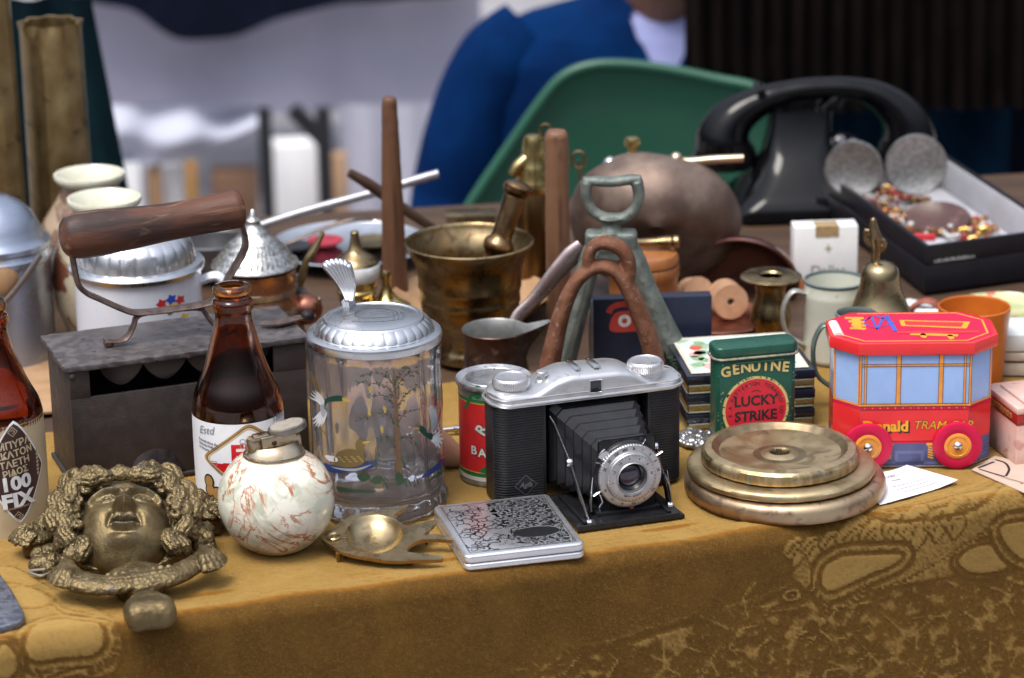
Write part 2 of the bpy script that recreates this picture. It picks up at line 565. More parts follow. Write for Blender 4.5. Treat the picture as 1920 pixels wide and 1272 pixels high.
    for k in range(9):      # flame-like acanthus tips along the upper edge
        x = 560 + k * 88 + rnd.uniform(-8, 8); y = 690 - k * 17 + rnd.uniform(-6, 6); q = rnd.uniform(1.15, 1.7)
        lobe(zz([(x - 38 * q, y + 14), (x - 20 * q, y - 26 * q), (x + 16 * q, y - 44 * q), (x + 50 * q, y - 38 * q), (x + 30 * q, y - 18 * q), (x + 44 * q, y + 8), (x + 26 * q, y + 44 * q), (x + 2, y + 62 * q), (x - 14 * q, y + 34 * q)]), .75, .0014, eval_=-.15)
        line(zz([(x - 20 * q, y + 20), (x + 2, y - 12 * q), (x + 34 * q, y - 32 * q)]), .0013, -.3)
        line(zz([(x - 4 * q, y + 40 * q), (x + 14, y + 4), (x + 30 * q, y - 6)]), .0012, -.3)
    lobe(zz([(685, 830), (700, 760), (780, 712), (900, 700), (1040, 700), (1010, 750), (900, 800), (790, 850), (720, 870)]), .95, .003, rings=((-.004, .6), (-.0065, -.5)))
    lobe(zz([(1280, 740), (1330, 680), (1420, 660), (1480, 700), (1510, 760), (1420, 795), (1330, 790)]), .95, .003, rings=((-.004, -.45),))
    lobe(zz([(1455, 600), (1500, 565), (1600, 560), (1700, 590), (1720, 690), (1600, 740), (1510, 700)]), .95, .003, rings=((-.004, .6), (-.006, -.45)))
    lobe(zz([(520, 890), (545, 855), (590, 850), (610, 885), (580, 915), (540, 915)]), .8, .002, rings=((.004, -.5),))
    for k in range(7):
        line(zz([(900 + k * 26, 870 - k * 8), (1080 + k * 28, 800 - k * 14), (1260 + k * 22, 700 - k * 14), (1400 + k * 16, 590 - k * 10)]), .0013, -.5 if k % 2 else .8)
    for k in range(5):
        line(zz([(800 + k * 40, 560 - k * 6), (960 + k * 30, 585 - k * 20), (1200 + k * 10, 575 - k * 26), (1400, 520 - k * 26), (1480 + k * 10, 450 - k * 22)]), .0018, -.45 if k % 2 else .75)
    for k in range(6):
        line(zz([(640 + k * 8, 770 + k * 18), (650 + k * 10, 860 + k * 10), (740 + k * 10, 935 - k * 6), (880, 880 - k * 9)]), .0014, -.5 if k % 2 else .8)
    # the scroll on the left-hand corner
    def yy(l): return [(x / 2.743, 900 + y / 2.743) for x, y in l]
    lobe(yy([(-300, 540), (-100, 470), (60, 440), (230, 530), (420, 620), (560, 690), (640, 780), (620, 900), (540, 980), (300, 1000), (100, 1060), (-300, 1080)]), .5, .003)
    lobe(yy([(110, 850), (160, 770), (280, 715), (400, 725), (520, 740), (545, 790), (500, 860), (400, 880), (300, 890), (190, 905)]), .95, .003, rings=((-.004, .7), (-.0065, -.5)))
    lobe(yy([(-40, 900), (-20, 840), (40, 825), (90, 860), (95, 930), (50, 985), (-20, 980)]), .9, .003, rings=((-.004, -.4),))
    for k in range(6):
        line(yy([(100 + k * 18, 990 - k * 10), (240, 950 + k * 9), (430, 940 + k * 7), (560 + k * 8, 880), (600 + k * 5, 790), (555 + k * 9, 730)]), .0016, -.5 if k % 2 else .8)
    for k in range(5):
        line(yy([(-40, 500 + k * 26), (100, 500 + k * 30), (250, 560 + k * 22), (330, 640 + k * 14), (480, 680 + k * 6)]), .0019, -.5 if k % 2 else .8)
    lobe(yy([(20, 590), (90, 545), (190, 560), (270, 620), (200, 655), (90, 650)]), .85, .0025)
    # mesh
    fold = .004 * np.sin(ga * 21 + 1) + .003 * np.sin(ga * 47)
    wave = .0006 * np.sin(ga * 40 + gt * 55) + .0005 * np.sin(ga * 90 - gt * 70)
    v = np.where(gt < -RF, -gt, 0.0); z = np.zeros_like(v)
    L = RF * math.pi / 2
    arc = (gt >= -RF) & (gt < -RF + L)
    th = (gt + RF) / RF
    v = np.where(arc, RF - RF * np.sin(np.clip(th, 0, 1.6)), v); z = np.where(arc, -RF + RF * np.cos(np.clip(th, 0, 1.6)), z)
    dr = gt >= -RF + L; dep = np.where(dr, gt + RF - L, 0)
    z = np.where(dr, -RF - dep, z)
    v = np.where(dr, -fold * np.clip(dep / .25, 0, 1), v)
    nv = np.where(dr, -1.0, np.where(arc, -np.sin(np.clip(th, 0, 1.6)), 0)); nz = np.where(dr, 0, np.where(arc, np.cos(np.clip(th, 0, 1.6)), 1.0))
    fuzz = np.random.RandomState(3).rand(*P.shape) * .0003
    P += (np.random.RandomState(8).rand(*P.shape) - .5) * .55
    h = P * .00045 + wave * np.where(gt < -.03, .0, 1) + fuzz
    h = np.where(gt < -.02, np.minimum(h, .0008) - .0008, h)
    X = E0.x + UU.x * ga + VV.x * (v + nv * h); Y = E0.y + UU.y * ga + VV.y * (v + nv * h); Z = z + nz * h
    co = np.stack([X, Y, Z], -1).reshape(-1, 3)
    idx = np.arange(ntt * na).reshape(ntt, na)
    fc = np.stack([idx[:-1, :-1], idx[1:, :-1], idx[1:, 1:], idx[:-1, 1:]], -1).reshape(-1, 4)
    me = bpy.data.meshes.new('tablecloth')
    me.vertices.add(len(co)); me.vertices.foreach_set('co', co.ravel())
    me.loops.add(fc.size); me.loops.foreach_set('vertex_index', fc.ravel())
    me.polygons.add(len(fc)); me.polygons.foreach_set('loop_start', np.arange(0, fc.size, 4)); me.polygons.foreach_set('loop_total', np.full(len(fc), 4))
    me.polygons.foreach_set('use_smooth', np.ones(len(fc), bool))
    me.update(calc_edges=True); me.validate()
    at = me.attributes.new('pile', 'FLOAT', 'POINT'); at.data.foreach_set('value', P.ravel().astype(np.float32))
    m = bpy.data.materials.new('velvet'); m.use_nodes = True
    nt = m.node_tree; b = nt.nodes['Principled BSDF']
    an = nt.nodes.new('ShaderNodeAttribute'); an.attribute_name = 'pile'
    vec = _coord(nt)
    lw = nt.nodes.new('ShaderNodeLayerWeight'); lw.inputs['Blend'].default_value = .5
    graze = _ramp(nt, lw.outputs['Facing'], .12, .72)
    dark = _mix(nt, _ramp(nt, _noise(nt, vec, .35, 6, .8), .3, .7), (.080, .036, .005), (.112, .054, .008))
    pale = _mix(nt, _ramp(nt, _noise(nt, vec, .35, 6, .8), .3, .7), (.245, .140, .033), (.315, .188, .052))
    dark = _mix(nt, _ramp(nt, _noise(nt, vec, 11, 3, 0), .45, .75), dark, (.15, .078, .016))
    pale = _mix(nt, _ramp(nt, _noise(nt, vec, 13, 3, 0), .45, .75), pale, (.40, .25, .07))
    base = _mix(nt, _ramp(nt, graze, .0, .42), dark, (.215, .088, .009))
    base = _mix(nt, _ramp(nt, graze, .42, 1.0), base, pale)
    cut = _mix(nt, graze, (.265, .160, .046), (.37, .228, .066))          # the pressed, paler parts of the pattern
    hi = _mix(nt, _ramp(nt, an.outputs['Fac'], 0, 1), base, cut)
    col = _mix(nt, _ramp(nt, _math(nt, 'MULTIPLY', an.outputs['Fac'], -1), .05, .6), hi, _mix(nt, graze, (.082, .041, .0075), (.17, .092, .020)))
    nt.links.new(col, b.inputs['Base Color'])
    b.inputs['Roughness'].default_value = .85; b.inputs['Specular IOR Level'].default_value = .15
    b.inputs['Sheen Weight'].default_value = .25; b.inputs['Sheen Roughness'].default_value = .42
    b.inputs['Sheen Tint'].default_value = (.95, .66, .28, 1)
    bn = nt.nodes.new('ShaderNodeBump'); bn.inputs['Distance'].default_value = .0006
    nt.links.new(_noise(nt, vec, 16, 3, 0), bn.inputs['Height']); nt.links.new(bn.outputs[0], b.inputs['Normal'])
    me.materials.append(m)
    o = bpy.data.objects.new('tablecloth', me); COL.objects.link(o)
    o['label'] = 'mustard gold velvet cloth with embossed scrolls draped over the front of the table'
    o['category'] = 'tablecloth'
build_cloth()

# ---- things behind the table (far out of focus)
def drape(name, label, cat, x0, x1, ztop, zbot, dist, mat, folds=9, amp=.03, thick=.01, bottom=None, lean=0, left=None, right=None):
    """a hanging cloth with real folds, standing at picture columns x0..x1, a distance away along the view"""
    p0, p1 = at_depth(x0, 300, dist), at_depth(x1, 300, dist)
    root = Vector(((p0.x + p1.x) / 2, (p0.y + p1.y) / 2, zbot))
    mb = MB(); n = 90
    def f(u, v, off):
        zz = zbot + (ztop - zbot) * v
        l = p0.x + (left(v) if left else 0); r = p1.x + (right(v) if right else 0)
        x = l + (r - l) * u
        y = p0.y + (p1.y - p0.y) * u + amp * math.sin(u * folds * 2 * math.pi + .8 * math.sin(v * 3)) * (1.1 - .4 * v) + lean * v + off
        return (x - root.x, y - root.y, zz - root.z + (bottom(u) * (1 - v) if bottom else 0))
    mb.grid(lambda u, v: f(u, v, 0), n, 24); k = len(mb.v)
    mb.grid(lambda u, v: f(1 - u, v, thick), n, 24)
    o = mb.build(name, mat, smooth=80); o.location = root
    o['label'] = label; o['category'] = cat
    return o
m_teal = M('dark_green_cloth', (.004, .017, .022), (.003, .011, .016), sc=.1, r=.8, spec=.08)
m_brown = M('dark_brown_cloth', (.0055, .0035, .0035), (.009, .006, .0055), sc=.1, r=.9, spec=.08)
m_navy = M('navy_cloth', (.006, .009, .022), (.004, .006, .014), sc=.1, r=.9, spec=.08)
m_blue2 = M('dark_blue_cloth', (.002, .018, .040), (.002, .012, .028), sc=.1, r=.85, spec=.08)
drape('hanging_cloth', 'dark green cloth hanging behind the embossed brass shell cases', 'cloth', -260, 246, .12, GZ + .02, 2.75, m_teal, 5, .012, right=lambda v: -.03 * max(0, v - .72) / .28)
drape('curtain', 'very dark brown ribbed curtain hanging behind the black telephone', 'curtain', 1285, 2250, .25, -.07, 3.05, m_brown, 26, .012)
drape('backing_cloth', 'dark blue cloth hanging below the brown curtain, right of the telephone', 'cloth', 1500, 1895, -.05, GZ + .05, 3.12, m_blue2, 3, .015)
drape('backing_cloth', 'black cloth hanging at the right end beyond the open jewellery box', 'cloth', 1880, 2300, -.05, GZ + .05, 3.16, m_navy, 5, .015)

m_lav = M('grey_lilac_cloth', (.37, .365, .47), (.31, .305, .40), sc=.03, r=.9)
m_white = M('white_cloth', (.50, .51, .60), (.42, .44, .54), sc=.05, r=.9)
m_blackmetal = M('black_metal', (.012, .012, .016), r=.5)
m_card = M('brown_cardboard', (.20, .11, .065), (.14, .08, .05), sc=.1, r=.8)
m_paper = M('white_board', (.86, .86, .86), (.78, .78, .80), sc=.05, r=.6)
def far_stall():
    D = 5.2
    t = Thing('far_stall', 'low market stall in the distance with a grey lilac cover and black legs', 'stall', 0, 0, loc=Vector((at_depth(560, 300, D).x, at_depth(560, 300, D).y, GZ)))
    s = t.s
    hz = t.on_y(560, 205, 0)[2]; top = t.on_y(560, -40, 0)[2] + 40
    x0, x1 = t.on_y(120, 200)[0], t.on_y(905, 200)[0]
    mb = MB(); n = 80
    def f(u, v, y):
        x = x0 + (x1 - x0) * u; z = hz + (top - hz) * v
        return (x, y + 10 * math.sin(u * 9) * (1 - v) + 5 * math.sin(u * 23 + 3 * v), z + 6 * math.sin(u * 7) * (1 - v))
    mb.grid(lambda u, v: f(u, v, 0), n, 16)
    mb.grid(lambda u, v: f(1 - u, v, 14), n, 16)
    mb.box(((x0 + x1) / 2, 260, top - 4), (x1 - x0, 520, 12), 3)
    t.part('cover', mb, m_lav, smooth=70)
    for px, wd in ((495, 24), (605, 27)):
        q = t.on_y(px, 203, -330); x = q[0]
        mb = MB(); mb.box((x, -330, q[2] / 2), (wd, wd, q[2]), 2); t.part('leg', mb, m_blackmetal)
    a = t.on_y(548, 205, -330); b = t.on_y(604, 262, -330)
    mb = MB(); mb.tube([a, b], 15, 8); t.part('brace', mb, m_blackmetal)
    for px in (140, 880):
        x = t.on_y(px, 300, 480)[0]
        mb = MB(); mb.box((x, 480, (top - 12) / 2), (22, 22, top - 12), 2); t.part('leg', mb, m_blackmetal)
    # dark goods heaped on it
    k = Thing('navy_cloth_heap', 'dark navy cloth lying heaped on the grey lilac cover of the far stall', 'cloth', 0, 0, loc=t.o.location + Vector((0, 0, top * s)))
    pr = [(195, 0), (250, 24), (300, 62), (335, 74), (380, 76), (440, 68), (520, 36), (620, 10), (760, 0), (860, -12)]
    return t
far_stall()
def navy_sheet():
    D = 5.12
    t = Thing('navy_sheet', 'dark navy sheet hanging in a swag over the grey lilac stall cover', 'cloth', 0, 0, loc=Vector((at_depth(500, 300, D).x, at_depth(500, 300, D).y, -.55)))
    pr = curve2([(60, -10), (195, 8), (250, 22), (300, 56), (335, 72), (380, 76), (440, 68), (520, 38), (620, 12), (760, 0), (900, -14)], 6)
    lo = [t.on_y(x, y) for x, y in pr]; hi = max(p[2] for p in lo) + 120
    mb = MB(); n = len(lo) - 1
    def f(u, v, off):
        p = lo[min(n, int(round(u * n)))]
        return (p[0], off + 6 * math.sin(p[0] * .05 + 2 * v), p[2] + (hi - p[2]) * v)
    mb.grid(lambda u, v: f(u, v, 0), n, 8); mb.grid(lambda u, v: f(1 - u, v, 8), n, 8)
    t.part('sheet', mb, m_navy, smooth=80)
bpy.data.objects.remove(bpy.data.objects['navy_cloth_heap'])
navy_sheet()

def far_goods():
    D = 4.9
    def at(px, d): p = at_depth(px, 300, d); return Vector((p.x, p.y, GZ))
    t = Thing('white_cloth_bundle', 'crumpled white cloth spread under the far stall', 'cloth', 0, 0, loc=at(340, 5.0))
    mb = MB(); x0, x1 = t.on_y(175, 300)[0], t.on_y(490, 300)[0]
    zb = [t.on_y(x, y)[2] for x, y in ((175, 318), (300, 312), (400, 285), (490, 236))]
    zt = t.on_y(300, 200)[2]
    def f(u, v, off):
        i = min(2, int(u * 3)); k = u * 3 - i; b = zb[i] * (1 - k) + zb[i + 1] * k
        return (x0 + (x1 - x0) * u, off + 16 * math.sin(v * 7 + u * 4) + 9 * math.sin(u * 13 - v * 5), b + (zt - b) * v)
    mb.grid(lambda u, v: f(u, v, 0), 50, 24); mb.grid(lambda u, v: f(1 - u, v, 12), 50, 24)
    t.part('cloth', mb, m_white, smooth=80)
    specs = [(205, 262, 310, 'pale upright carton below the white cloth, leftmost under the far stall', m_paper),
             (275, 300, 305, 'narrow tan carton between two pale ones under the far stall', M('tan_carton', (.42, .24, .12), r=.8)),
             (305, 342, 312, 'second pale carton from the left under the far stall', m_paper),
             (345, 370, 305, 'narrow ochre carton right of the pale ones under the far stall', M('ochre_carton', (.36, .19, .06), r=.8)),
             (395, 482, 325, 'rusty brown wide carton beside the left black leg of the far stall', m_card),
             (508, 598, 272, 'bright white board box between the two black legs of the far stall', m_paper),
             (617, 650, 290, 'slim tan wooden post right of the black legs of the far stall', M('tan_post', (.48, .30, .18), r=.7))]
    for i, (a, b, y, lab, m) in enumerate(specs):
        q = at((a + b) / 2, 4.98 + .03 * (i % 3))
        t = Thing('carton' if i < 6 else 'wooden_post', lab, 'box' if i < 6 else 'post', 0, 0, loc=q)
        x0, x1 = t.on_y(a, y)[0], t.on_y(b, y)[0]; h = t.on_y((a + b) / 2, y)[2]
        mb = MB(); mb.box(((x0 + x1) / 2, (x1 - x0) * .35, h / 2), (x1 - x0, (x1 - x0) * .7, h), 2)
        if i < 6: mb.box(((x0 + x1) / 2, (x1 - x0) * .35, h + .8), ((x1 - x0) * .96, 6, 1.2), .3)
        t.part('body', mb, m)
    t = Thing('lilac_drop_cloth', 'plain grey lilac cloth hanging to the ground right of the far stall legs', 'cloth', 0, 0, loc=at(745, 5.08))
    x0, x1 = t.on_y(640, 300)[0], t.on_y(900, 300)[0]; h = t.on_y(745, 195)[2]
    mb = MB()
    g = lambda u, v, o: (x0 + (x1 - x0) * u, o + 9 * math.sin(u * 22) * (1 - .5 * v), h * v)
    mb.grid(lambda u, v: g(u, v, 0), 60, 10); mb.grid(lambda u, v: g(1 - u, v, 8), 60, 10)
    t.part('cloth', mb, M('pale_lilac_cloth', (.44, .44, .52), (.40, .40, .48), sc=.04, r=.9), smooth=80)
far_goods()

# ---- green plastic chair and the seated person behind the table
m_green = M('green_plastic', (.020, .098, .060), (.016, .082, .050), sc=.05, r=.38, coat=.1)
def green_chair():
    D = 2.85; q = at_depth(1180, 300, D)
    t = Thing('plastic_chair', 'green moulded plastic chair whose curved back shows between the blue jacket and the telephone', 'chair', 0, 0, loc=Vector((q.x, q.y, GZ)))
    out = curve2([(800, 480), (850, 420), (900, 345), (960, 260), (1010, 190), (1055, 140), (1110, 119), (1180, 118), (1260, 128), (1340, 143), (1420, 158), (1480, 190), (1520, 250), (1530, 340), (1540, 480)], 6)
    P = [t.on_y(x, y) for x, y in out]
    cxm = sum(p[0] for p in P) / len(P); zs = 720
    mb = MB()
    n = len(P) - 1
    rows = 12
    def bow(x): return 60 * ((x - cxm) / 380) ** 2
    vs = []; 
    for off in (0, 1):
        for j in range(rows + 1):
            k = j / rows
            for p in P:
                x = cxm + (p[0] - cxm) * (1 - .0 * k); z = zs + (p[2] - zs) * (1 - k)
                lip = -22 * math.exp(-(k / .07) ** 2)
                vs.append((x, -bow(x) + off * 8 + lip + 10 * k, z if z > zs or True else zs))
    W = n + 1; fs = []
    for off in (0, 1):
        b = off * (rows + 1) * W
        for j in range(rows):
            for i in range(n):
                q4 = (b + j * W + i, b + j * W + i + 1, b + (j + 1) * W + i + 1, b + (j + 1) * W + i)
                fs.append(q4 if off == 0 else q4[::-1])
    for i in range(n): fs.append((i + 1, i, (rows + 1) * W + i, (rows + 1) * W + i + 1))
    mb.raw(vs, fs)
    mb.tube([(p[0], -bow(p[0]) - 16, p[2]) for p in P], 10, 10)
    t.part('backrest', mb, m_green, smooth=60)
    mb = MB(); mb.prism(curve2([(-360, -40), (360, -40), (330, 560), (0, 620), (-330, 560)], 4, True), 690, 716, 8, mat4=Matrix.Translation((cxm, 0, 0)))
    t.part('seat', mb, m_green)
    for sx in (-1, 1):
        for y in (10, 520):
            mb = MB(); mb.tube([(cxm + sx * 300, y, 690), (cxm + sx * 350, y + (30 if y > 100 else -40), 0)], [26, 18], 10); t.part('leg', mb, m_green)
green_chair()

def person():
    D = 3.25; q = at_depth(1120, 200, D)
    t = Thing('person', 'seated person in blue jacket over pale lilac shirt behind the green chair', 'person', 0, 0, loc=Vector((q.x, q.y, GZ)), yaw=0)
    k = t.s
    def Y(px, py, y=0): return Vector(t.on_y(px, py, y))
    neck = Y(1235, -15, -20)
    sho_l = Y(985, 95, -10); sho_r = Y(1330, 70, 160)
    chest = Y(1140, 190, 40); hip = Vector((chest.x + 10, 120, 760))
    el = Y(905, 330, -60); wr = Y(835, 620, -230)
    cm = .01 / k
    def skin(name, verts, edges, mat, levels=2):
        me = bpy.data.meshes.new(name)
        me.from_pydata([tuple(Vector(v) * k) for v, r in verts], [], []) if False else me.from_pydata([tuple(Vector(v) * k) for v, r in verts], edges, [])
        o = bpy.data.objects.new(name, me); COL.objects.link(o)
        sk = o.modifiers.new('skin', 'SKIN'); sk.use_smooth_shade = True
        for i, (v, r) in enumerate(verts):
            rr = r if isinstance(r, tuple) else (r, r)
            me.skin_vertices[0].data[i].radius = (rr[0] * k, rr[1] * k)
        me.skin_vertices[0].data[0].use_root = True
        sb = o.modifiers.new('sub', 'SUBSURF'); sb.levels = levels; sb.render_levels = levels
        dg = bpy.context.evaluated_depsgraph_get(); dg.update()
        m2 = bpy.data.meshes.new_from_object(o.evaluated_get(dg)); bpy.data.objects.remove(o)
        m2.materials.clear(); m2.materials.append(mat)
        for p in m2.polygons: p.use_smooth = True
        b = bpy.data.objects.new(name, m2); COL.objects.link(b); b.parent = t.o
        return b
    m_skin = M('skin', (.30, .145, .095), (.26, .12, .08), sc=.3, r=.5, sss=.1)
    m_jack = M('blue_jacket', (.001, .020, .088), (.001, .013, .062), sc=.12, r=.9, spec=.06)
    m_shirt = M('lilac_shirt', (.33, .36, .66), (.29, .32, .60), sc=.2, r=.85)
    m_trs = M('dark_trousers', (.02, .022, .03), r=.9)
    head = neck + Vector((3 * cm, -2 * cm, 16 * cm))
    body = skin('body', [(hip, 9 * cm), (hip.lerp(chest, .5), 8 * cm), (Y(1212, 190, 80), 4 * cm), (Y(1226, 70, 70), 3.4 * cm), (Y(1236, 14, 30), 4.4 * cm),
                  (neck + Vector((1 * cm, -1 * cm, 6 * cm)), 5.8 * cm), (head + Vector((1.5 * cm, -1.5 * cm, 0)), (8.2 * cm, 9 * cm)), (head + Vector((0, 0, 8 * cm)), 7.4 * cm),
                  (Y(960, 130, 30), 3.6 * cm), (Y(850, 360, 20), 2.6 * cm), (wr, 2.4 * cm), (wr + Vector((0, -8 * cm, -1 * cm)), (3.8 * cm, 1.6 * cm)),
                  (Y(1440, 150, 60), 3.6 * cm), (Y(1470, 420, 40), 3 * cm), (Y(1420, 520, -260), 2.6 * cm)],
                 [(0, 1), (1, 2), (2, 3), (3, 4), (4, 5), (5, 6), (6, 7), (2, 8), (8, 9), (9, 10), (10, 11), (2, 12), (12, 13), (13, 14)], m_skin)
    f0 = head + Vector((1.5 * cm, -10.2 * cm, 0))
    hair = MB(); hair.sphere(tuple(head + Vector((0, 2.5 * cm, 3.5 * cm))), 10 * cm, .95, 1.0, 1.0, 24); hair.build('hair', M('dark_hair', (.03, .02, .015), (.05, .03, .02), sc=2, r=.7, bump=.3, bsc=2, stretch=(1, 1, .2)), t.o, k)
    for sx in (-1, 1):
        eyes = MB(); eyes.sphere((f0.x + sx * 3.2 * cm, f0.y + 2.2 * cm, f0.z + 1 * cm), 1.3 * cm, n=12); eyes.build('eye', M('eye', (.5, .48, .45), r=.2), t.o, k)
    ns = MB(); ns.tube([(f0.x, f0.y + 2.4 * cm, f0.z + 2 * cm), (f0.x, f0.y + .3 * cm, f0.z - 2.2 * cm), (f0.x, f0.y + 2.2 * cm, f0.z - 3.2 * cm)], [.7 * cm, 1.5 * cm, .8 * cm], 10, smooth=4)
    ns.build('nose', m_skin, t.o, k)
    # torso as stacked ovals: shirt inside, open jacket outside
    secs = [(-30, 1228, 92, 70), (0, 1216, 118, 86), (22, 1200, 190, 104), (55, 1185, 250, 122), (100, 1178, 282, 138), (170, 1176, 288, 150), (300, 1178, 272, 150), (450, 1180, 262, 150), (640, 1182, 275, 160)]
    S = []
    for py, cx, rx, ry in secs:
        c = Y(cx, py, 60); S.append((c.z, c.x, rx, ry))
    S += [(hip.z - 60, S[-1][1], S[-1][2], S[-1][3])]
    def sec(v):
        q = v * (len(S) - 1); i = min(len(S) - 2, int(q)); f = q - i; f = f * f * (3 - 2 * f) * .5 + f * .5
        return [S[i][n] * (1 - f) + S[i + 1][n] * f for n in range(4)]
    mb = MB()
    def sh(u, v):
        z, cx, rx, ry = sec(v); a = 2 * math.pi * u
        if v < .12: z -= 22 * max(0, math.cos(a - .25)) ** 3 * (1 - v / .12)
        return (cx + rx * .93 * math.sin(a), 60 - ry * .93 * math.cos(a), z)
    mb.grid(sh, 64, 60); mb.build('shirt', m_shirt, t.o, k, 80)
    mb = MB()
    def jk(u, v, o=0):
        z, cx, rx, ry = sec(v)
        w_ = .04 + .62 * max(0, 1 - v / .50) ** 1.3; a0 = .24
        a = a0 + w_ + (2 * math.pi - 2 * w_) * u
        kk = 1.0 + .025 * math.sin(a * 5 + v * 9) + .018 * math.sin(a * 11 - v * 23) - o
        return (cx + rx * kk * math.sin(a), 60 - ry * (kk + .03) * math.cos(a), z + 4)
    mb.grid(jk, 80, 60); mb.grid(lambda u, v: jk(1 - u, v, .03), 80, 60)
    mb.build('jacket', m_jack, t.o, k, 80)
    for pts in ([(1000, 62, 40, 70), (945, 118, 30, 84), (905, 190, 24, 84), (870, 290, 10, 80), (845, 390, 0, 74), (838, 500, -60, 68), (836, 570, -170, 60)], [(1380, 70, 60, 70), (1420, 130, 60, 84), (1450, 240, 50, 80), (1470, 400, 40, 72), (1450, 480, -60, 64), (1430, 500, -180, 54)]):
        mb = MB(); mb.tube([Y(x, y, d) for x, y, d, r in pts], [r for _, _, _, r in pts], 24, smooth=6); mb.build('sleeve', m_jack, t.o, k, 80)
    legs = skin('trousers', [(hip + Vector((0, 0, -4 * cm)), 14 * cm), (hip + Vector((-12 * cm, -8 * cm, -8 * cm)), 9 * cm), (hip + Vector((-14 * cm, 30 * cm, -6 * cm)), 7 * cm), (Vector((hip.x - 14 * cm, hip.y + 32 * cm, 3 * cm)), 5 * cm),
                 (hip + Vector((12 * cm, -8 * cm, -8 * cm)), 9 * cm), (hip + Vector((14 * cm, 30 * cm, -6 * cm)), 7 * cm), (Vector((hip.x + 14 * cm, hip.y + 32 * cm, 3 * cm)), 5 * cm)],
                 [(0, 1), (1, 2), (2, 3), (0, 4), (4, 5), (5, 6)], m_trs)
person()

# ================================================================== front row
m_amber = M('amber_glass', (.50, .17, .018), (.46, .145, .014), sc=.2, r=.02, trans=1, ior=1.5)
m_clear = M('clear_glass', (.93, .93, .96), (.90, .90, .935), sc=.2, r=.015, trans=.96, ior=1.47)  # small diffuse share: a pale veil standing in for bright sky reflections
m_lab_w = M('white_label', (.80, .81, .84), (.74, .75, .79), sc=.5, r=.45)
m_lab_b = M('beige_label', (.52, .42, .27), (.46, .37, .23), sc=.5, r=.5)
m_lab_br = M('brown_print', (.055, .028, .026), r=.45)
m_lab_be = M('beige_print', (.55, .44, .28), r=.5)
m_red = M('red_print', (.60, .012, .016), r=.4)
m_gold_pr = M('gold_print', (.40, .22, .07), r=.4)
m_ink = M('black_ink', (.02, .02, .022), r=.5)
m_grey_ink = M('grey_ink', (.22, .22, .25), r=.5)
m_wht = M('white_print', (.82, .82, .82), r=.4)
m_green_pr = M('green_print', (.02, .16, .05), r=.4)

def bottle(px, base, rows, name_label, draw, lab):
    t = Thing('beer_bottle', name_label, 'bottle', px, base)
    h = lambda y: t.h(y, base)
    prof = [(r, h(y)) for y, r in rows]
    rb = prof[0][0]
    outer = [(0, 3), (rb * .75, 3), (rb * .86, 0), (rb * .96, 3), (rb, 12)] + prof[1:]
    top_r, top_z = outer[-1]
    inner = [(top_r - 9, top_z + 1), (top_r - 11, top_z - 6)] + [(max(r - 7, 4), z) for r, z in prof[1:-2][::-1]] + [(rb - 9, 20), (rb - 20, 12), (0, 11)]
    P, _ = spline([Vector((r, 0, z)) for r, z in outer[4:]], [1] * len(outer[4:]), 4)
    mb = MB(); mb.lathe(outer[:4] + [(p.x, p.z) for p in P] + inner, n=72)
    t.part('glass', mb, m_amber, smooth=50)
    rr = interp(prof)
    y0, y1 = lab
    mb = MB().use(m_lab_w)
    draw(t, mb, h, rr)
    t.part('label', mb)
    return t
def lab_patch(mb, mat, r, z0, z1, a=2.3, lift=.5, nz=10):
    mb.use(mat)
    mb.grid(lambda u, v: ((r(z0 + (z1 - z0) * v) + lift) * math.sin(-a + 2 * a * u), -(r(z0 + (z1 - z0) * v) + lift) * math.cos(-a + 2 * a * u), z0 + (z1 - z0) * v), 60, nz)

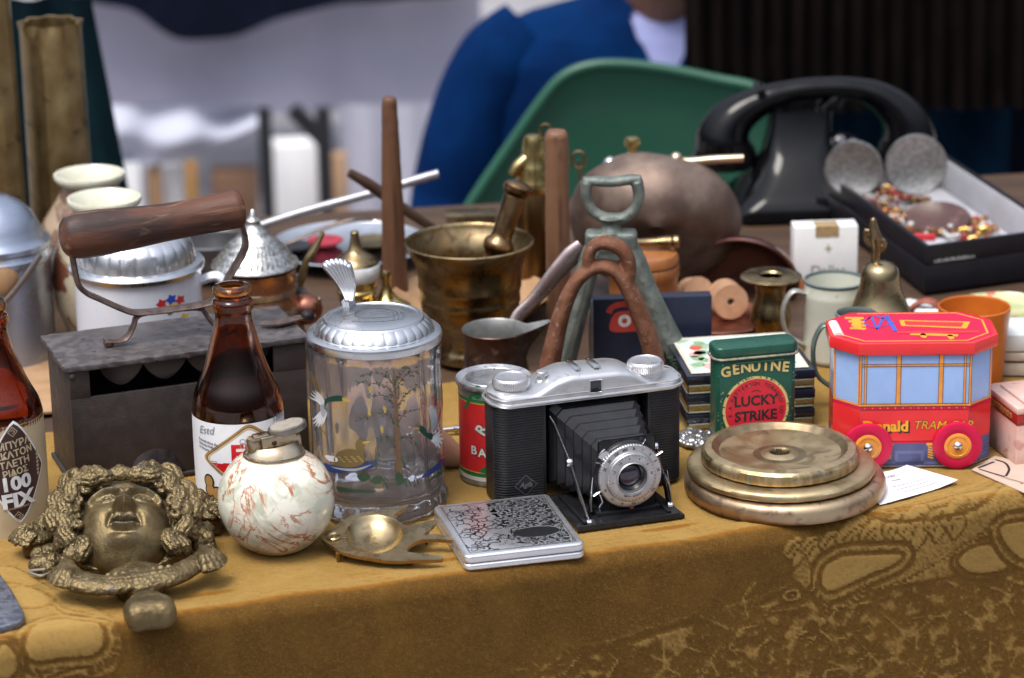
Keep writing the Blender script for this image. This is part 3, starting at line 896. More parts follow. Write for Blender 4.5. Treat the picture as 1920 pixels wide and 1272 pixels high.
def draw_fix(t, mb, h, rr):
    lab_patch(mb, m_lab_w, rr, h(958), h(770))
    f1, f2, f3, f4 = (wrap(rr, l) for l in (.9, 1.3, 1.7, 2.1))
    h0 = h; h = lambda y: h0(y - 28)
    cx, cz = 18, h(862); W, H = 96, 72
    dia = lambda k: [(cx - W * k, cz), (cx, cz + H * k), (cx + W * k, cz), (cx, cz - H * k)]
    def rnd(k): 
        d = dia(k); out = []
        for i in range(4):
            a, b, c = Vector(d[i - 1]), Vector(d[i]), Vector(d[(i + 1) % 4])
            p, q = b.lerp(a, .12), b.lerp(c, .12)
            for j in range(5): s_ = j / 4; out.append(tuple(p.lerp(b, s_).lerp(b.lerp(q, s_), s_)))
        return out
    mb.use(m_gold_pr).flat(poly(rnd(1.0), 6), f1)
    mb.use(m_ink).flat(poly(rnd(.93), 6), f2)
    mb.use(m_lab_be).flat(poly(rnd(.91), 6), f3)
    mb.use(m_lab_w).flat(poly(rnd(.84), 6), f4)
    low = [p for p in rnd(.84) if p[1] <= cz - 6]
    low = sorted(low, key=lambda p: math.atan2(p[1] - cz, p[0] - cx))
    k = .84
    mb.use(m_red).flat(poly([(cx - W * k * .9, cz - 7), (cx, cz - H * k), (cx + W * k * .9, cz - 7)], 6), wrap(rr, 2.5))
    mb.use(m_red).flat(text('FIX', 50, 1.6, cx + 2, cz + 10, sx=1.05, step=5), wrap(rr, 2.6))
    for x in (-40, -20, -3): mb.flat(stroke([(cx + x - 9, cz - 7), (cx + x + 9, cz - 7)], 3), wrap(rr, 2.7))
    mb.use(m_grey_ink).flat(text('Estd', 21, 0, -66, h(813), rot=.1, shear=.35, step=5), f3)
    for i, s_ in enumerate(('Brewed since the', 'German-Hellas', 'in Greece')): mb.flat(text(s_, 6.6, .25, -86, h(831 + i * 7), rot=-.12, align='LEFT', step=6), f3)
    mb.flat(text('1864', 20, 0, 88, h(800), step=5), f3)
    for i in range(4): mb.flat(stroke(circ(cx - 12 + 11 * (i % 2), cz + 28 + 8 * (i // 2), 5, 5, 10), 1.2, True), wrap(rr, 2.6))
    mb.flat(stroke([(-54, h(876)), (-54, h(866)), (-44, h(866)), (-44, h(873)), (-50, h(873)), (-50, h(869))], 1.4), wrap(rr, 2.6))
    for (x, y, m) in ((-64, 905, m_gold_pr), (-62, 921, m_gold_pr), (-47, 925, m_ink)):
        mb.use(m_ink).flat(poly(circ(x, h(y), 12, 14), 5), f3); mb.use(m_gold_pr).flat(poly(circ(x, h(y), 9, 11), 5), f4)
    mb.use(m_grey_ink).flat(text('PREMIUM LAGER BEER', 9, .3, 22, h(944), step=5), f3)
bottle(455, 957, [(957, 82), (946, 83), (900, 84), (840, 84.5), (780, 84.5), (762, 84), (745, 81.5), (725, 75), (705, 65.5), (685, 57.5), (662, 50), (640, 43.5), (620, 38), (604, 34.5), (592, 34), (588, 37), (578, 38), (572, 36.5), (567, 32.5), (562, 32.5), (558, 35.5), (551, 35.5), (546, 32)],
       'brown glass beer bottle with white label behind the onyx table lighter', draw_fix, (770, 958))

def draw_100(t, mb, h, rr):
    lab_patch(mb, m_lab_b, rr, h(992), h(776))
    L = [wrap(rr, .5 + .4 * i) for i in range(1, 7)]
    h0 = h; h = lambda y: h0(y - 29)
    cx = 32; cz = h(889); W, H = 64, 100
    def pt(k):
        out = []
        for i in range(48):
            a = 2 * math.pi * i / 48; c, s_ = math.cos(a), math.sin(a)
            q = 1.0 / ((abs(c) ** 1.35 + abs(s_) ** 1.12))
            out.append((cx + W * k * q * c, cz + H * k * q * s_))
        return out
    mb.use(m_wht).flat(poly(pt(1.0), 5), L[0]); mb.use(m_lab_br).flat(poly(pt(.945), 5), L[1])
    mb.use(m_lab_be)
    for s_, y, sz in (('ΜΠΥΡΑ', 838, 19), ('ΕΚΑΤΟΝ', 855, 18.5), ('ΤΑΕΤΗ', 872, 18.5), ('ΡΙΔΟΣ', 888, 17)):
        mb.flat(text(s_, sz, .55, cx - 2, h(y), rot=.12, sx=.98, step=5), L[2])
    mb.use(m_wht).flat(text('100', 36, 1.6, cx - 3, h(909), sx=1.12, rot=.06, step=5), L[2])
    mb.flat(text('FIX', 38, 1.8, cx - 1, h(940), sx=1.15, rot=.06, step=5), L[2])
    mb.use(m_lab_be).flat(text('HELLAS BREWERY SINCE 1864', 4.6, .1, cx, h(953), rot=.06, step=5), L[2])
    for y in (815, 969):
        d = [(cx - 3, h(y) - 9), (cx + 6, h(y)), (cx - 3, h(y) + 9), (cx - 12, h(y))]
        mb.flat(stroke(d, 1.6, True), L[2]); mb.flat(stroke([(cx - 3, h(y) - 4), (cx + 1, h(y)), (cx - 3, h(y) + 4), (cx - 6, h(y) + 1)], 1.3), L[2])
    for i in range(7):
        for sx in (-1, 1):
            x0, z0 = cx + 47, h(905 - i * 7)
            mb.flat(poly([(x0, z0), (x0 + sx * 4, z0 + 3), (x0 + sx * 1, z0 + 7)], 5), L[2])
    mb.flat(stroke([(cx + 47, h(912)), (cx + 47, h(850))], 1), L[2])
bottle(6, 978, [(978, 86), (966, 87.5), (900, 88.5), (840, 89), (785, 88.5), (770, 87), (752, 82), (735, 73), (715, 63), (692, 54), (670, 45), (650, 39), (632, 34.5), (620, 34), (615, 37), (606, 38), (600, 36.5), (596, 33), (591, 33), (587, 36), (580, 36), (575, 32)],
       'brown glass beer bottle with beige and brown label cut by the left edge', draw_100, (776, 992))

# ---- charcoal iron
m_iron = M('dark_cast_iron', (.017, .0125, .014), (.034, .026, .027), sc=1.2, det=8, r=.48, r2=.62, metal=.5, bump=.025, bsc=9, spots=(.068, .036, .024), spot_sc=1.6, spot_ramp=(.60, .74), wear=(.10, .085, .08), wear_r=(.53, .62))
m_ironplate = M('worn_iron_plate', (.10, .088, .09), (.17, .15, .15), sc=1.4, det=8, r=.42, r2=.55, metal=.55, bump=.02, bsc=12, spots=(.07, .05, .045), spot_sc=2)
m_strap = M('brown_strap_iron', (.10, .065, .055), (.17, .12, .105), sc=1.5, r=.45, metal=.5, bump=.02, bsc=6)
m_handle = M('worn_dark_wood', (.105, .040, .022), (.036, .020, .017), sc=.55, det=9, ramp=(.42, .6), r=.42, r2=.6, stretch=(.18, 1, 1), bump=.05, bsc=3, spots=(.19, .11, .065), spot_sc=1.1, spot_ramp=(.57, .68))
def charcoal_iron():
    H = .0835
    a, b, c = on_plane(120, 691, H), on_plane(580, 631, H), on_plane(68, 617, H)
    t = Thing('charcoal_iron', 'dark cast charcoal iron with thick wooden handle behind the two beer bottles', 'iron', 0, 0, loc=Vector((a.x, a.y, 0)), yaw=heading((120, 691), (580, 631), H), world=True)
    s = t.s; L = (b - a).length / s; D = 212; h = H / s
    mb = MB()
    lx, rx, y0, y1 = 10, L - 6, 8, D - 8; th = 9
    zt = h - 12
    # walls with a slot and an air scoop
    sl0 = 48; sl1 = L - 70; sz0, sz1 = h - 66, h - 16
    mb.box(((lx + rx) / 2, y0 + th / 2, sz0 / 2), (rx - lx, th, sz0), 1.5)
    mb.box(((lx + sl0) / 2, y0 + th / 2, (sz0 + zt) / 2 - .5), (sl0 - lx, th, zt - sz0 + 1), 1)
    mb.box(((sl1 + rx) / 2, y0 + th / 2, (sz0 + zt) / 2 - .5), (rx - sl1, th, zt - sz0 + 1), 1)
    mb.box(((lx + rx) / 2, y1 - th / 2, zt / 2), (rx - lx, th, zt), 1.5)
    mb.box((lx + th / 2, D / 2, zt / 2), (th, y1 - y0 - 2 * th + 2, zt), 1)
    mb.box((rx - th / 2, D / 2, zt / 2), (th, y1 - y0 - 2 * th + 2, zt), 1)
    mb.box(((lx + rx) / 2, D / 2, 4.6), (rx - lx + 12, D - 4, 9), 2)
    t.part('body', mb, m_iron)
    # hanging scallops under the lid, in the slot
    mb = MB(); pts = [(sl0 - 6, zt)]
    n = 4; x0 = 70; wv = (sl1 - x0) / n
    for i in range(n):
        for k in range(13):
            u = k / 12; pts.append((x0 + wv * (i + u), zt - 6 - 36 * math.sin(math.pi * u) ** .8))
    pts.append((sl1 + 6, zt))
    mb.prism(pts[::-1], 0, 4, .6, 1, mat4=Matrix.Translation((0, y0 + 16, 0)) @ Matrix.Rotation(math.pi / 2, 4, 'X'))
    t.part('scalloped_rim', mb, m_iron)
    mb = MB(); r_ = random.Random(2)
    edge = [(0, 0)] + [(L * i / 30, r_.uniform(-1, 1)) for i in range(1, 30)] + [(L, 0), (L, D)] + [(L * (1 - i / 20), D + r_.uniform(-1, 1)) for i in range(1, 20)] + [(0, D)] + [(r_.uniform(-3, 2), D * (1 - i / 24)) for i in range(1, 24)]
    mb.prism(edge, h - 11, h, 1.6)
    t.part('lid', mb, m_ironplate)
    # air scoop: hooded half-moon low on the front
    p = t.on_y(292, 884, y0); x, z = p[0], p[2]
    mb = MB(); W, Hh = 56, 46
    mb.grid(lambda u, v: (x + W * math.cos(math.pi * u) * (1 - .14 * v), y0 - 15 * math.sin(math.pi * min(u, 1)) * math.sin(math.pi * .5 * (1 - v)) - .5, z + Hh * math.sin(math.pi * u) * (v)), 28, 10)
    t.part('air_scoop', mb, m_iron, smooth=70)
    mb = MB(); mb.prism([(x - W * .8, z - 4), (x + W * .8, z - 4), (x + W * .7, z + 6), (x - W * .7, z + 6)], 0, .8, mat4=Matrix.Translation((0, y0 - 1.2, 0)) @ Matrix.Rotation(math.pi / 2, 4, 'X'))
    t.part('air_slot', mb, M('slot_dark', (.004, .004, .004), r=.9))  # flat black plate painted in for the shaded inside of the slot
    for px, py in ((135, 706),):
        q = t.on_y(px, py, y0); mb = MB(); mb.sphere((q[0], y0 - 1, q[2]), 6, 1, .6, 1, 14); t.part('rivet', mb, m_ironplate)
    # strap and feet run along the middle of the lid
    yc = 92
    P = [t.on_y(*p, yc) for p in ((134, 470), (145, 528), (160, 548), (185, 560), (238, 583), (268, 586), (330, 579), (396, 567), (420, 545), (426, 525), (455, 475), (460, 450), (452, 420))]
    mb = MB(); mb.tube(P, 9, 12, flat=(.6, 1.8), hint=(0, 0, 1), smooth=4)
    # straps get narrower near the handle
    t.part('strap', mb, m_strap, smooth=50)
    for F in (((322, 581), (262, 590), (250, 612), (240, 630), (226, 638), (196, 640)), ((340, 579), (376, 579), (390, 596), (404, 612), (418, 620), (446, 622))):
        q = [t.on_y(*p, yc) for p in F]
        q = [(x, yc, max(z, h + 5)) for x, y, z in q]
        mb = MB(); mb.tube(q, 7.5, 12, flat=(.6, 1.7), hint=(0, 0, 1), smooth=4)
        mb.sphere((q[-1][0] + (8 if q[-1][0] < 200 else -8), yc, h + 8), 11, 1, 1, .8, 16)
        t.part('foot', mb, m_strap, smooth=50)
    A, B = Vector(t.on_y(112, 446, yc)), Vector(t.on_y(456, 388, yc))
    A.y = yc; B.y = yc
    mb = MB()
    ks = [0, .012, .04, .10, .22, .38, .55, .72, .88, .96, .99, 1]
    rs = [9, 27, 38, 44, 44, 40, 36, 35, 37, 38, 31, 13]
    wob = random.Random(4)
    mb.tube([A.lerp(B, k) + Vector((0, 0, -5 * math.sin(k * 3.1))) for k in ks], rs, 28, smooth=4, hint=(0, 0, 1))
    t.part('handle', mb, m_handle, smooth=60)
    # latch lever at the right end of the lid
    P = [t.on_z(*p, h + 8) for p in ((488, 607), (520, 606), (552, 598), (590, 592))]
    mb = MB(); mb.tube(P, [5, 9, 9, 6], 10, flat=(.5, 1.6), smooth=4); 
    t.part('latch', mb, m_strap)
    q = t.on_z(577, 592, h + 12); mb = MB(); mb.lathe([(0, 10), (8, 9), (12, 5), (13, 0), (13, -6), (0, -6)], q, 20); t.part('latch_knob', mb, m_iron)
charcoal_iron()

# ---- bronze mask door knocker
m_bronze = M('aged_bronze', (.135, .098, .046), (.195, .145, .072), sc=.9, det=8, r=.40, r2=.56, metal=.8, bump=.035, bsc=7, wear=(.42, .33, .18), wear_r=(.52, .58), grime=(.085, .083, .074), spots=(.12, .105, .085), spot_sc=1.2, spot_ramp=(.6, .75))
def mask():
    t = Thing('door_knocker', 'aged bronze face mask door knocker with curly hair lying on the cloth', 'door knocker', 238, 1056, yaw=2)
    rx, ry, H = 88, 106, 70
    T = Matrix.Translation((0, -95, 14)) @ Matrix.Rotation(R(25), 4, 'X') @ Matrix.Translation((0, 95, 0))
    def G(x, y, cx, cy, sx, sy): return math.exp(-((x - cx) / sx) ** 2 - ((y - cy) / sy) ** 2)
    def seg(x, y, pts, w):
        d = 1e9
        for (x0, y0), (x1, y1) in zip(pts, pts[1:]):
            dx, dy = x1 - x0, y1 - y0; k = max(0, min(1, ((x - x0) * dx + (y - y0) * dy) / (dx * dx + dy * dy)))
            d = min(d, math.hypot(x - x0 - k * dx, y - y0 - k * dy))
        return math.exp(-(d / w) ** 2)
    brow = [[(sx * p[0], p[1]) for p in ((9, 44), (22, 57), (40, 60), (58, 52), (66, 36))] for sx in (-1, 1)]
    def face(u, v):
        a = 2 * math.pi * u; th = (v * 1.62)
        s_ = math.sin(th)
        x, y, z = rx * s_ * math.cos(a), ry * s_ * math.sin(a), H * math.cos(th)
        if y < 0: x *= 1 - .10 * (-y / ry) ** 2
        f = 0
        k = min(1, max(0, (48 - y) / 48))            # bridge to tip
        if -8 < y < 60: f += (8 + 26 * k ** 1.3) * math.exp(-(x / (8.5 + 6.5 * k)) ** 2) * min(1, (y + 8) / 11) * min(1, (60 - y) / 14)
        f += 13 * (G(x, y, -14, 2, 7, 8) + G(x, y, 14, 2, 7, 8))
        for b in brow: f += 13 * seg(x, y, b, 6.5)
        for sx in (-1, 1):
            f -= 13 * G(x, y, sx * 33, 38, 18, 12)
            f += 14 * G(x, y, sx * 34, 38, 11, 8)
            f += 3.5 * (seg(x, y, [(sx * 18, 36), (sx * 27, 45), (sx * 38, 46), (sx * 49, 39)], 2.6) + seg(x, y, [(sx * 19, 35), (sx * 30, 30), (sx * 40, 30), (sx * 49, 37)], 2.6))
            f -= 4 * G(x, y, sx * 34, 38, 2.8, 2.8)
            f += 7 * G(x, y, sx * 46, -2, 20, 24)
            f -= 5 * seg(x, y, [(sx * 19, -2), (sx * 27, -18), (sx * 30, -30)], 5)
        f += 9 * seg(x, y, [(-21, -26), (-9, -20), (0, -22), (9, -20), (21, -26)], 4) + 10 * seg(x, y, [(-16, -36), (0, -39), (16, -36)], 5.5)
        f -= 8 * seg(x, y, [(-23, -29), (0, -30), (23, -29)], 2.4)
        f -= 4 * G(x, y, 0, -13, 4, 5)
        f -= 7 * G(x, y, 0, -49, 18, 5)
        f += 15 * G(x, y, 0, -66, 26, 15)
        f += 10 * G(x, y, 0, 84, 50, 16)
        nn = Vector((x / rx ** 2, y / ry ** 2, z / H ** 2 + 1e-6)).normalized()
        dirv = (nn * .35 + Vector((0, 0, .75)))
        return (x + dirv.x * f, y + dirv.y * f, max(z, -6) + dirv.z * f)
    mb = MB(); mb.X = T @ Matrix.Rotation(R(-5), 4, 'Z'); mb.grid(lambda u, v: (lambda p: (p[0], p[1], p[2] + 8))(face(u, v)), 200, 120)
    t.part('face', mb, m_bronze, smooth=80)
    # hair, wreath, grapes on a back plate
    mb = MB(); r_ = random.Random(11); mb.X = T
    mb.sphere((0, 30, 4), 100, 1.2, 1.12, .44, 40)
    o2 = circ(0, 26, 132, 118, 48)
    base = [(x, y - 8) for x, y in circ(0, 20, 120, 104, 48)]
    up = [tuple(T @ Vector((x, y, 8))) for x, y in o2]
    mb.X = Matrix.Identity(4)
    mb.raw([(x, y, 1) for x, y in base] + up, [(i, (i + 1) % 48, 48 + (i + 1) % 48, 48 + i) for i in range(48)] + [tuple(range(48))[::-1], tuple(range(48, 96))])
    mb.X = T
    def lock(pts, r, n=5, tw=1.6):
        P, rs = spline([Vector(p) for p in pts], [r * k for k in ([.55] + [1] * (len(pts) - 2) + [.25])], 8)
        for i in range(n):
            q = []
            for j, p in enumerate(P):
                a = 2 * math.pi * i / n + tw * j / len(P) * 2
                tg = (P[min(j + 1, len(P) - 1)] - P[max(j - 1, 0)]).normalized(); u = tg.cross(Vector((0, 0, 1))); u = u.normalized() if u.length > 1e-3 else Vector((1, 0, 0)); w_ = tg.cross(u)
                q.append(p + (u * math.cos(a) + w_ * math.sin(a)) * rs[j] * (.62 if n < 6 else .74))
            mb.tube(q, [x * (.58 if n < 6 else .40) for x in rs], 8)
    for sx in (-1, 1):
        for (x0, y0, z0), (dx, dy), n_ in (((14, 104, 62), (1, .35), 0), ((40, 104, 62), (1, -.1), 0), ((66, 88, 56), (.8, -.7), 1), ((86, 60, 50), (.5, -1), 1), ((94, 30, 44), (.35, -1), 1), ((98, 0, 38), (.1, -1), 1), ((92, -30, 32), (-.2, -1), 0),
                                          ((30, 124, 50), (1, .1), 0), ((70, 112, 46), (1, -.5), 1), ((100, 78, 40), (.7, -.9), 1), ((114, 44, 34), (.4, -1), 1), ((116, 8, 28), (.1, -1), 0), ((110, -24, 24), (-.2, -1), 0)):
            L = 44; w_ = 12 * (1 if n_ else -1)
            px_, py_ = -dy, dx
            pts = []
            for q in range(5):
                f_ = q / 4; o_ = w_ * math.sin(f_ * 4.2)
                pts.append((sx * (x0 + dx * L * f_ + px_ * o_), y0 + dy * L * f_ + py_ * o_, z0 + 9 * math.sin(f_ * 3.1) - 10 * f_))
            lock(pts, 15, 9, .06)
    for i in range(7):
        a = math.pi * (.1 + .8 * i / 6); x, y = 96 * math.cos(a), 54 + 60 * math.sin(a)
        mb.sphere((x, y, 60 - .2 * abs(x) + 5 * (i % 2)), 11, 1, 1.2, .9, 14)
    mb.sphere((-84, 112, 58), 16, .9, 1, 1.3, 16); mb.sphere((62, 120, 58), 13, .8, 1, 1.2, 16); mb.sphere((0, 106, 64), 19, 1.4, .8, .7, 16)
    for i in range(26):      # small curls over the forehead and temples
        a = math.pi * (-.08 + 1.16 * i / 25); rr_ = r_.uniform(.94, 1.12)
        x, y = 96 * rr_ * math.cos(a), 16 + 88 * rr_ * math.sin(a); z = 52 + r_.uniform(-8, 14); q = r_.uniform(8, 13); s0 = r_.choice((-1, 1))
        mb.tube([(x + q * (1 - k / 14) * math.cos(s0 * k * .75 + a), y + q * (1 - k / 14) * math.sin(s0 * k * .75 + a), z + k * .6) for k in range(12)], [5.5] * 11 + [3], 8)
    mb.X = Matrix.Identity(4)
    for pts in ([(352, 975, 52), (366, 985, 52), (358, 1000, 46), (376, 1003, 48), (388, 1010, 44), (372, 1020, 36), (386, 994, 44), (346, 990, 50), (392, 1024, 30)],
                [(74, 1042, 34), (92, 1036, 38), (108, 1030, 44), (84, 1056, 28), (100, 1052, 32), (118, 1046, 36), (92, 1066, 22), (70, 1060, 24)]):
        for px, py, z in pts: q = t.on_z(px, py, z); mb.sphere(q, 15 + r_.uniform(-1, 2), n=16)
    for (px, py, z, rot, sc_) in ((62, 1004, 40, 2.9, 46), (96, 985, 44, 2.3, 40), (392, 958, 46, .5, 46), (360, 938, 60, 1.1, 40), (118, 955, 70, 2.1, 36)):
        cx, cy, cz = t.on_z(px, py, z)
        mb.sphere((cx, cy, cz - 4), sc_ * .78, 1, .9, .36, 20)
        for k in range(5):
            a = rot + (k - 2) * .62; L = sc_ * (.98 - .08 * abs(k - 2))
            mb.tube([(cx, cy, cz + 4), (cx + L * .5 * math.cos(a), cy + L * .5 * math.sin(a), cz + 9), (cx + L * math.cos(a), cy + L * math.sin(a), cz - 8)], [8, 18, 10], 10, flat=(.45, 1.2), smooth=4)
            mb.tube([(cx, cy, cz + 10), (cx + L * .5 * math.cos(a), cy + L * .5 * math.sin(a), cz + 18), (cx + L * .9 * math.cos(a), cy + L * .9 * math.sin(a), cz + 2)], [3, 3, 2], 6, smooth=3)
        mb.box((cx, cy, cz * .4), (sc_ * .9, sc_ * .8, cz * .8), 6)
    roughen(fuse(mb, 'hair', m_bronze, t.o, t.s, 1.15), 1.5, .16, t.s)
    # swinging ring in front of the chin
    mb = MB()
    def zr(p, z): q = t.on_z(*p, z); return Vector(q)
    P = [zr((128, 1048), 46), zr((126, 1072), 44), zr((152, 1092), 40), zr((205, 1098), 38), zr((262, 1092), 38), zr((318, 1082), 38), zr((352, 1066), 40), zr((380, 1048), 44), zr((384, 1026), 48)]
    mb.tube(P, [8, 20, 26, 24, 23, 24, 22, 20, 8], 20, flat=(.62, 1.15), hint=(0, 0, 1), smooth=6)
    for (c, a0, z) in (((138, 1076), 3.6, 46), ((376, 1048), 5.6, 48)):
        q = zr(c, z)
        for k in range(6):
            a = a0 + (k - 2.5) * .30
            mb.tube([(q.x, q.y + 6, z + 2), (q.x + 24 * math.cos(a), q.y + 24 * math.sin(a), z + 9), (q.x + 44 * math.cos(a), q.y + 44 * math.sin(a), z - 10)], [7, 9.5, 8], 10, smooth=3)
    for o_ in (-11, 0, 11):
        mb.tube([p + Vector((0, o_ * .9, 13 - abs(o_) * .25)) for p in P[2:7]], [2, 3.5, 3.8, 3.5, 2], 8, smooth=6)
    for k in range(9):
        u = k / 8; p = P[3].lerp(P[5], u); mb.sphere((p.x, p.y + 16, p.z + 13), 4.5, 1.4, 1, 1, 10)
    c = zr((262, 1105), 18)
    mb.lathe([(0, 34), (36, 30), (58, 18), (60, 8), (46, -12), (34, -26), (0, -28)], (c.x, c.y + 14, c.z + 4), 32)
    roughen(fuse(mb, 'ring', m_bronze, t.o, t.s, 1.4), 1.2, .14, t.s)
    q = t.on_z(281, 1150, 26)
    mb = MB(); mb.box((q[0], q[1], 27), (92, 70, 54), 24, 5, rot=Matrix.Rotation(.12, 4, 'Z'))
    mb.lathe([(0, 26), (30, 22), (34, 0), (30, -20), (0, -22)], (q[0] - 2, q[1] + 34, 22), 24)
    roughen(fuse(mb, 'striker', m_bronze, t.o, t.s, 1.8, 6), 1.4, .05, t.s)
    for P in (((84, 1068), (54, 1072), (78, 1080), (104, 1068)), ((386, 1018), (400, 1022), (398, 1032), (388, 1034))):
        mb = MB(); mb.tube([zr(p, 30) for p in P], 2.6, 8, smooth=6); t.part('hook', mb, M('pale_wire', (.55, .48, .40), r=.3, metal=.9))
mask()

# ---- onyx table lighter
m_brasspl = M('satin_brass', (.40, .32, .20), (.48, .40, .27), sc=.8, r=.24, r2=.34, metal=1, bump=.004, bsc=9)
m_brass_hi = M('worn_plated_brass', (.42, .33, .22), (.48, .40, .29), sc=.9, r=.22, r2=.3, metal=1)
def onyx():
    m = bpy.data.materials.new('onyx'); m.use_nodes = True
    nt = m.node_tree; b = nt.nodes['Principled BSDF']
    vec = _coord(nt)
    base = _mix(nt, _ramp(nt, _noise(nt, vec, .42, 6, 1.2), .35, .62), (.58, .575, .47), (.76, .74, .64))
    base = _mix(nt, _ramp(nt, _noise(nt, _coord(nt, off=(9, 3, 1)), .55, 7, 1.5), .52, .66), base, (.47, .50, .40))
    base = _mix(nt, _ramp(nt, _noise(nt, _coord(nt, off=(2, 7, 5)), .35, 5, 1), .58, .74), base, (.70, .52, .38))
    def vein(off, sc_, wd, dist=2.2):
        n = _noise(nt, _coord(nt, off=off), sc_, 9, dist, .6)
        d = _math(nt, 'ABSOLUTE', _math(nt, 'SUBTRACT', n, .5))
        return _ramp(nt, d, wd, wd * .15)
    gate = _ramp(nt, _noise(nt, _coord(nt, off=(4, 4, 8)), .28, 2, 0), .40, .52)
    base = _mix(nt, _math(nt, 'MULTIPLY', vein((1, 5, 2), .24, .022, 1.0), gate), base, (.40, .135, .05))
    base = _mix(nt, _math(nt, 'MULTIPLY', vein((6, 2, 3), .34, .016, 1.6), _ramp(nt, _noise(nt, _coord(nt, off=(1, 8, 2)), .3, 2, 0), .5, .58)), base, (.46, .20, .11))
    nt.links.new(base, b.inputs['Base Color'])
    b.inputs['Roughness'].default_value = .16; b.inputs['Coat Weight'].default_value = .3
    b.inputs['Subsurface Weight'].default_value = .2; b.inputs['Subsurface Radius'].default_value = (.006, .0055, .0045); b.inputs['Subsurface Scale'].default_value = 1
    return m
def lighter():
    t = Thing('table_lighter', 'round veined cream onyx table lighter with a brass top beside the glass stein', 'lighter', 522, 1026)
    r = 109; zc = 99
    mb = MB(); prof = [(0, 0)]
    for i in range(41):
        a = -1.15 + (1.15 + .98) * i / 40
        prof.append((r * math.cos(a), zc + r * math.sin(a) * (.94 if a > 0 else .995)))
    prof[1] = (prof[1][0], 0)
    zt = prof[-1][1]; prof += [(prof[-1][0] - 3, zt + 1.5), (0, zt + 1.5)]
    mb.lathe(prof, n=96); t.part('ball', mb, onyx(), smooth=50)
    T = Matrix.Rotation(R(14), 4, 'Z')
    def ov(k, e=.78): return [(x, y) for x, y in circ(0, 0, 57 * k, 57 * k * e, 48)]
    mb = MB(); mb.X = T
    mb.prism(ov(1.02, .95), zt + 1, zt + 7, 2)
    # tapered collar with a raked front
    rings = [(1.0, .92, 0, 6), (.97, .86, 0, 9), (.92, .74, 2, 13), (.88, .64, 4, 19), (.86, .58, 5, 24)]
    vs, fs = [], []
    for (k, e, dx, z) in rings:
        for x, y in circ(dx, 0, 55 * k, 55 * k * e, 48): vs.append((x, y, zt + z + (x / 55) * 6 * (z / 24)))
    for j in range(len(rings) - 1):
        for i in range(48): fs.append((j * 48 + i, j * 48 + (i + 1) % 48, (j + 1) * 48 + (i + 1) % 48, (j + 1) * 48 + i))
    fs.append(tuple((len(rings) - 1) * 48 + i for i in range(48)))
    mb.raw(vs, fs)
    t.part('collar', mb, m_brass_hi, smooth=30)
    z1 = zt + 20
    tilt = T @ Matrix.Translation((0, 0, z1)) @ Matrix.Rotation(R(-6), 4, 'Y')
    mb = MB(); mb.X = tilt
    mb.box((8, 0, 11), (66, 34, 26), 2.5); mb.box((34, 0, 6), (30, 32, 22), 2)
    t.part('housing', mb, m_brass_hi)
    mb = MB(); mb.X = tilt
    mb.lathe([(0, 0), (13, 0), (14, 2), (14, 24), (12, 28), (0, 29)], (-36, 0, -4), 28); mb.box((-22, 0, 23), (30, 26, 8), 3)
    t.part('flint_tube', mb, m_brass_hi)
    mb = MB(); mb.X = tilt @ Matrix.Translation((30, 0, 28)) @ Matrix.Rotation(R(-4), 4, 'Y')
    mb.prism([(x, y) for x, y in circ(0, 0, 37, 27, 40)], -7, 6, 2.5)
    for i in range(15):
        y = -21 + i * 3; hw = 37 * math.sqrt(max(0, 1 - (y / 27) ** 2)) - 5
        mb.box((0, y, 6.3), (2 * hw, 1.5, 1.6), .4, 1)
    t.part('thumb_lever', mb, M('silvery_plate', (.33, .30, .26), (.27, .245, .21), sc=1, r=.36, metal=1), smooth=35)
    mb = MB(); mb.X = tilt; mb.lathe([(0, 3), (4, 2.5), (5, 0), (0, 0)], (-2, -17.2, 10), 16, axis=(0, -1, 0)); t.part('screw', mb, M('dark_screw', (.08, .06, .04), r=.4, metal=1))
lighter()

